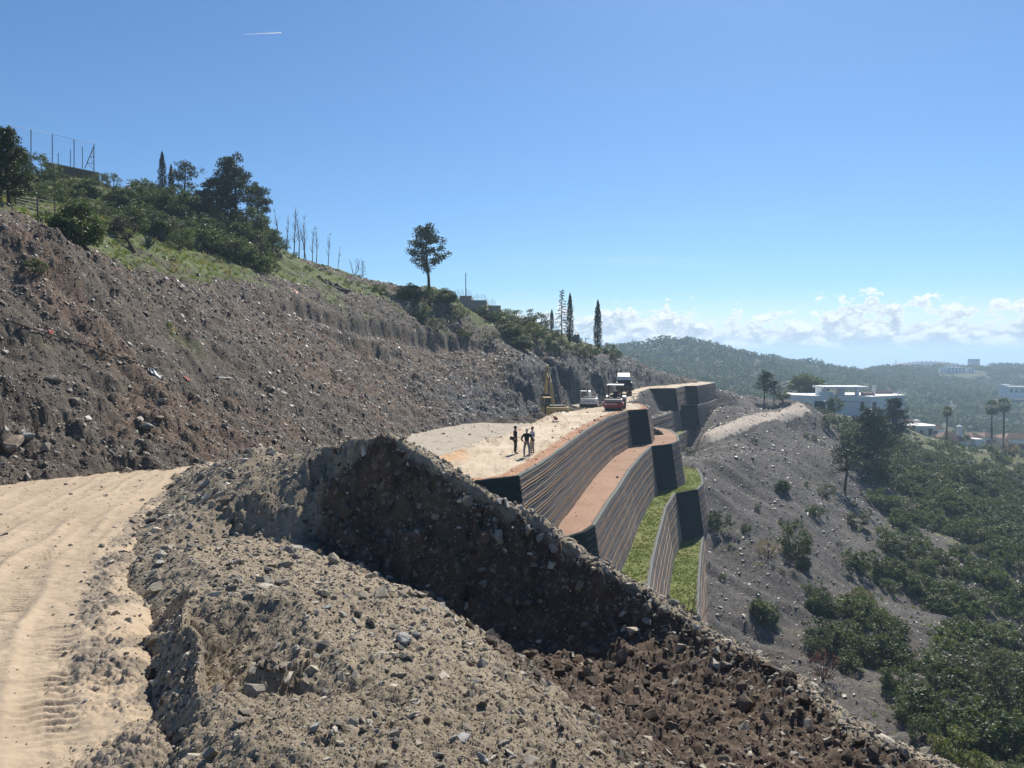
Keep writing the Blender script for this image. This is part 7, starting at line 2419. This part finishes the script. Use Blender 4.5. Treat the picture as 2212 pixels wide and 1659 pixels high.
# ---- stone wall with tall netting on the top left
A, B = P(100, 352, 92), P(209, 374, 99)
wl = thing('stone_wall', 'brown stone terrace wall on the top left skyline', 'stone wall', A)
d = Vector(B) - Vector(A)
Lw = math.hypot(d.x, d.y)
ang = math.atan2(d.y, d.x)
rows, cols = 5, 16
for rI in range(rows):
    for cI in range(cols):
        t0 = (cI + (0.5 if rI % 2 else 0)) / cols
        zc_ = d.z * t0 - 0.28 - rI * 0.46
        st_ = MB().box((0, 0, 0), (Lw / cols * 0.96, 0.5 + 0.08 * math.sin(cI * 5.1 + rI), 0.43)).build('stone', M_stonew, wl, bevel=0.03,
                                                                                                loc=(d.x * t0, d.y * t0 + 0.05 * math.sin(cI * 3.3 + rI * 2), zc_), rot=(0, -math.atan2(d.z, Lw), ang))
MB().box((d.x / 2, d.y / 2 + 0.35, d.z / 2 - 1.3), (Lw, 0.3, 2.5), (0, -math.atan2(d.z, Lw), ang)).build('backing', M_stonew, wl)
MB().box((d.x / 2, d.y / 2, d.z / 2 + 0.02), (Lw + 0.3, 0.7, 0.12), (0, -math.atan2(d.z, Lw), ang)).build('coping', M_conc, wl)
m, t, b = new_mat('thin_netting')
b.inputs['Base Color'].default_value = (0.03, 0.045, 0.05, 1)
M_netting = m
nf = thing('net_fence', 'tall sports netting on steel posts above the stone wall', 'net fence', P(204, 366, 99.5))
org = Vector(nf.location)
posts = [(2, 272, 340, 88), (19, 270, 345, 89), (67, 280, 352, 92), (113, 290, 352, 95), (160, 301, 362, 97), (203, 311, 370, 99.5)]
tops, feet = [], []
for (u, vt, vb, dd) in posts:
    a, c = Vector(P(u, vt, dd)) - org, Vector(P(u, vb, dd)) - org
    MB().tube([c, a], 0.055, 6).build('post', M_frame, nf)
    tops.append(a)
    feet.append(c)
back = [(126, 330, 356, 104), (152, 323, 360, 104), (178, 317, 364, 103)]
for (u, vt, vb, dd) in back:
    a, c = Vector(P(u, vt, dd)) - org, Vector(P(u, vb, dd)) - org
    MB().tube([c, a], 0.045, 6).build('post', M_frame, nf)
for k in range(len(tops) - 1):
    MB().tube([tops[k], tops[k + 1]], 0.018, 4).build('top_cable', M_frame, nf)
    pn = MB()
    for q in range(1, 9):
        f = q / 9
        pn.tube([tops[k].lerp(tops[k + 1], f), feet[k].lerp(feet[k + 1], f)], 0.0035, 3, False)
    for q in range(1, 6):
        f = q / 6
        pn.tube([tops[k].lerp(feet[k], f), tops[k + 1].lerp(feet[k + 1], f)], 0.0035, 3, False)
    o = pn.build('netting', M_netting, nf)
    o['kind'] = 'stuff'
a, c = tops[-1], feet[-1]
lf = Vector(P(183, 364, 99)) - org
MB().tube([lf, c.lerp(a, 0.93)], 0.05, 6).build('brace', M_frame, nf)
for f in (0.25, 0.5, 0.7):
    MB().tube([lf.lerp(a, f), c.lerp(a, f)], 0.04, 6).build('strut', M_frame, nf)
    MB().tube([lf.lerp(a, f), c.lerp(a, f - 0.22)], 0.03, 6).build('diagonal', M_frame, nf)

# ---- wire and post fence at the left edge, utility pole
fp = [(-26, 416, 455, 45), (34, 421, 456, 46.5), (81, 427, 454, 49), (118, 433, 456, 52)]
wf = thing('wire_fence', 'rail and wire fence along the grassy brow on the left', 'fence', P(34, 456, 46.5))
org = Vector(wf.location)
fa = []
for (u, vt, vb, dd) in fp:
    c = Vector(P(u, vb, dd))
    gz = float(hill.z(c.x, c.y))
    c.z = gz - 0.1
    a = Vector(P(u, vt, dd))
    MB().tube([c - org, a - org], 0.06, 7).build('post', M_wood, wf)
    fa.append((a - org, c - org))
for k in range(len(fa) - 1):
    for f in (0.05, 0.2, 0.35, 0.5, 0.65, 0.8):
        MB().tube([fa[k][0].lerp(fa[k][1], f), (fa[k][0].lerp(fa[k][1], f) + fa[k + 1][0].lerp(fa[k + 1][1], f)) / 2 + Vector((0, 0, -0.03)), fa[k + 1][0].lerp(fa[k + 1][1], f)], 0.016, 5).build('wire', M_frame, wf)
c = Vector(P(4, 462, 44))
c.z = float(hill.z(c.x, c.y)) - 0.2
up = thing('utility_pole', 'dark wooden utility pole at the left edge of the picture', 'pole', c)
top_h = P(4, 300, 44)[2] - c.z
MB().tube([(0, 0, 0), (0.05, 0, top_h)], [0.11, 0.085], 8).build('shaft', M_wood, up)
MB().box((0.05, 0, top_h - 0.35), (1.0, 0.1, 0.1)).build('cross_arm', M_wood, up)
for s_ in (-0.4, 0.4):
    MB().lathe([(0.03, 0), (0.05, 0.05), (0.03, 0.14)], (0.05 + s_, 0, top_h - 0.30), 8).build('insulator', M_render, up)

# ---- odds and ends left on the slopes
def px_len(px, d_):
    return px / FPX * d_


def sheet(name, label, cat, T, u, v, wpx, hpx, mat, seed=0, amp=0.25):
    p_ = T.pick(u, v)
    w_, h_ = px_len(wpx, p_[1]), px_len(hpx, p_[1]) * 1.6
    n = 22
    gx_, gy_ = np.meshgrid(np.linspace(-.5, .5, n), np.linspace(-.5, .5, n))
    rag = 1 + 0.25 * fbm(gx_ * 3 + seed, gy_ * 3, 1.0, 2, 0.5, seed)
    x_ = p_[0] + gx_ * w_ * rag
    y_ = p_[1] + gy_ * h_ * rag
    z_ = T.z(x_, y_) + 0.06 + amp * np.abs(fbm(x_ * 1.3, y_ * 1.3, max(0.35, w_ * 0.3), 3, 0.6, seed + 1))
    V = np.stack([x_ - p_[0], y_ - p_[1], z_ - p_[2]], -1).reshape(-1, 3)
    i_ = np.arange(n * n).reshape(n, n)
    qd = np.stack([i_[:-1, :-1], i_[:-1, 1:], i_[1:, 1:], i_[1:, :-1]], -1).reshape(-1, 4)
    o_ = obj(name, np_mesh(name, V, qd, True), mat, None, p_)
    sol = o_.modifiers.new('thickness', 'SOLIDIFY')
    sol.thickness = 0.02
    return tag(o_, label, cat)


C_bpl = paint('black_plastic', (0.012, 0.013, 0.015), 0.75, 0.2, 0, 0.25)
C_wpl = paint('white_plastic', (0.68, 0.67, 0.64), 0.5, 0.4, 0, 0.2)
C_rpl = paint('red_plastic', (0.50, 0.06, 0.04), 0.5, 0.4, 0, 0.2)
sheet('plastic_sheet', 'crumpled black plastic sheeting at the brow of the cut', 'plastic sheet', hill, 722, 618, 70, 10, C_bpl, 3, 0.5)
sheet('plastic_bag', 'torn white bag lying across the middle of the left slope', 'bag', hill, 337, 812, 26, 7, C_wpl, 5, 0.12)
sheet('plastic_scrap', 'red plastic scrap right of the torn white bag', 'scrap', hill, 404, 820, 12, 4, C_rpl, 7, 0.10)
sheet('plastic_scrap', 'small red scrap high on the left slope', 'scrap', hill, 110, 723, 8, 6, C_rpl, 8, 0.1)
sheet('plastic_scrap', 'orange-red scrap near the brow below the saplings', 'scrap', hill, 638, 631, 10, 7, C_rpl, 9, 0.1)


def lying_pole(name, label, cat, T, u0, v0, u1, v1, r_, mat, lift=0.05, n=8):
    pts = []
    for k in range(n):
        f = k / (n - 1)
        q_ = T.pick(u0 + (u1 - u0) * f, v0 + (v1 - v0) * f)
        pts.append(Vector((q_[0], q_[1], q_[2] + lift)))
    if n <= 3:
        pts = [pts[0], pts[-1]]
    o_ = thing(name, label, cat, pts[0])
    b0 = pts[0].copy()
    return o_, [p_ - b0 for p_ in pts]


o_, pts = lying_pole('hose', '', '', hill, 2, 694, 330, 800, 0.04, M_black, 0.10, 16)
tag(o_, 'long black hose lying down across the left slope', 'hose')
MB().tube(pts, 0.024, 6).build('tube', C_bpl, o_)
MB().tube([pts[-1], pts[-1] + (pts[-1] - pts[-2]).normalized() * 0.25], 0.05, 8).build('coupling', M_steel, o_)
for (u0, v0, u1, v1, lab) in ((770, 618, 797, 624, 'pale plank on the grass right of the black plastic'), (562, 608, 580, 610, 'short timber lying on the grassy bank'), (470, 818, 500, 820, 'white plank on the bench of the left slope')):
    a, c = hill.pick(u0, v0), hill.pick(u1, v1)
    a, c = Vector(a) + Vector((0, 0, .08)), Vector(c) + Vector((0, 0, .08))
    L_ = (c - a).length
    o_ = thing('plank', lab, 'plank', (a + c) / 2)
    o_.rotation_euler = (c - a).to_track_quat('X', 'Z').to_euler()
    MB().box((0, 0, 0), (min(L_, 3.5), 0.16, 0.05)).build('board', M_btan if 'pale' in lab else C_wpl if 'white' in lab else M_wood, o_)
    MB().box((min(L_, 3.5) / 2 - 0.08, 0, 0.035), (0.06, 0.18, 0.03)).build('batten', M_wood, o_)
for (u, vb, vt, ln, lab) in ((497, 598, 572, 0.02, 'upright stake stuck in the grassy bank'), (530, 600, 567, -0.3, 'leaning stake right of the upright one')):
    q_ = hill.pick(u, vb)
    o_ = thing('stake', lab, 'stake', q_, rot=(0, ln, 0))
    hh = px_len(vb - vt, q_[1])
    MB().tube([(0, 0, -0.2), (0, 0, hh)], 0.035, 6).build('shaft', M_wood, o_)
    MB().tube([(0, 0, hh), (0, 0, hh + 0.08)], [0.04, 0.03], 6).build('painted_tip', C_wpl, o_)
# fallen trunk by the agave
a, c = Vector(hill.pick(262, 518)), Vector(hill.pick(290, 545))
o_ = thing('fallen_trunk', 'dark dead trunk leaning left of the large agave', 'tree trunk', c)
tk_ = [Vector((0, 0, 0)), (a - c) * 0.5 + Vector((0, 0, 0.5)), (a - c) + Vector((0, 0, 0.9))]
MB().tube(tk_, [0.14, 0.11, 0.05], 8).build('trunk', M_bark, o_)
MB().tube([tk_[1], tk_[1] + Vector((-0.9, 0, 0.15)), tk_[1] + Vector((-1.5, 0, 0.0))], [0.06, 0.04, 0.015], 6).build('branch', M_bark, o_)
MB().tube([tk_[1], tk_[1] + Vector((0.5, 0, 0.5)), tk_[1] + Vector((0.6, 0, 1.0))], [0.05, 0.03, 0.012], 6).build('branch', M_bark, o_)
# street lamp by the villa
q_ = emb.pick(1781, 897, 150, 240)
o_ = thing('garden_lamp', 'short garden lamp post in front of the big villa entrance', 'lamp post', q_)
MB().tube([(0, 0, -0.3), (0, 0, 3.2)], 0.09, 6).build('post', M_frame, o_)
MB().lathe([(0.1, 0), (0.35, 0.1), (0.3, 0.35), (0.05, 0.45)], (0, 0, 3.2), 10).build('lantern', M_roofw, o_)

# ---- contrail, far above
m, t, b = new_mat('ice_trail')
b.inputs['Base Color'].default_value = (0.95, 0.95, 0.95, 1)
b.inputs['Roughness'].default_value = 1.0
tr_ = nd(t, 'ShaderNodeBsdfTranslucent')
tr_.inputs['Color'].default_value = (0.95, 0.95, 0.95, 1)
mx = nd(t, 'ShaderNodeMixShader')
mx.inputs[0].default_value = 0.6
t.links.new(b.outputs[0], mx.inputs[1])
t.links.new(tr_.outputs[0], mx.inputs[2])
t.links.new(mx.outputs[0], t.nodes['Material Output'].inputs['Surface'])
A, B = Vector(P(524, 74.5, 20800)), Vector(P(607, 70.5, 20700))
ct = MB()
n = 26
pts = [A.lerp(B, k / (n - 1)) + Vector((0, 0, 3 * math.sin(k * 1.9))) for k in range(n)]
ct.tube([p_ - A for p_ in pts], [1.5 + 13 * (k / (n - 1)) ** 0.8 * (1 + 0.25 * math.sin(k * 2.3)) for k in range(n)], 8)
o_ = ct.build('contrail', m, None, True, loc=A)
tag(o_, 'short white aircraft vapour trail in the upper left sky', 'contrail')
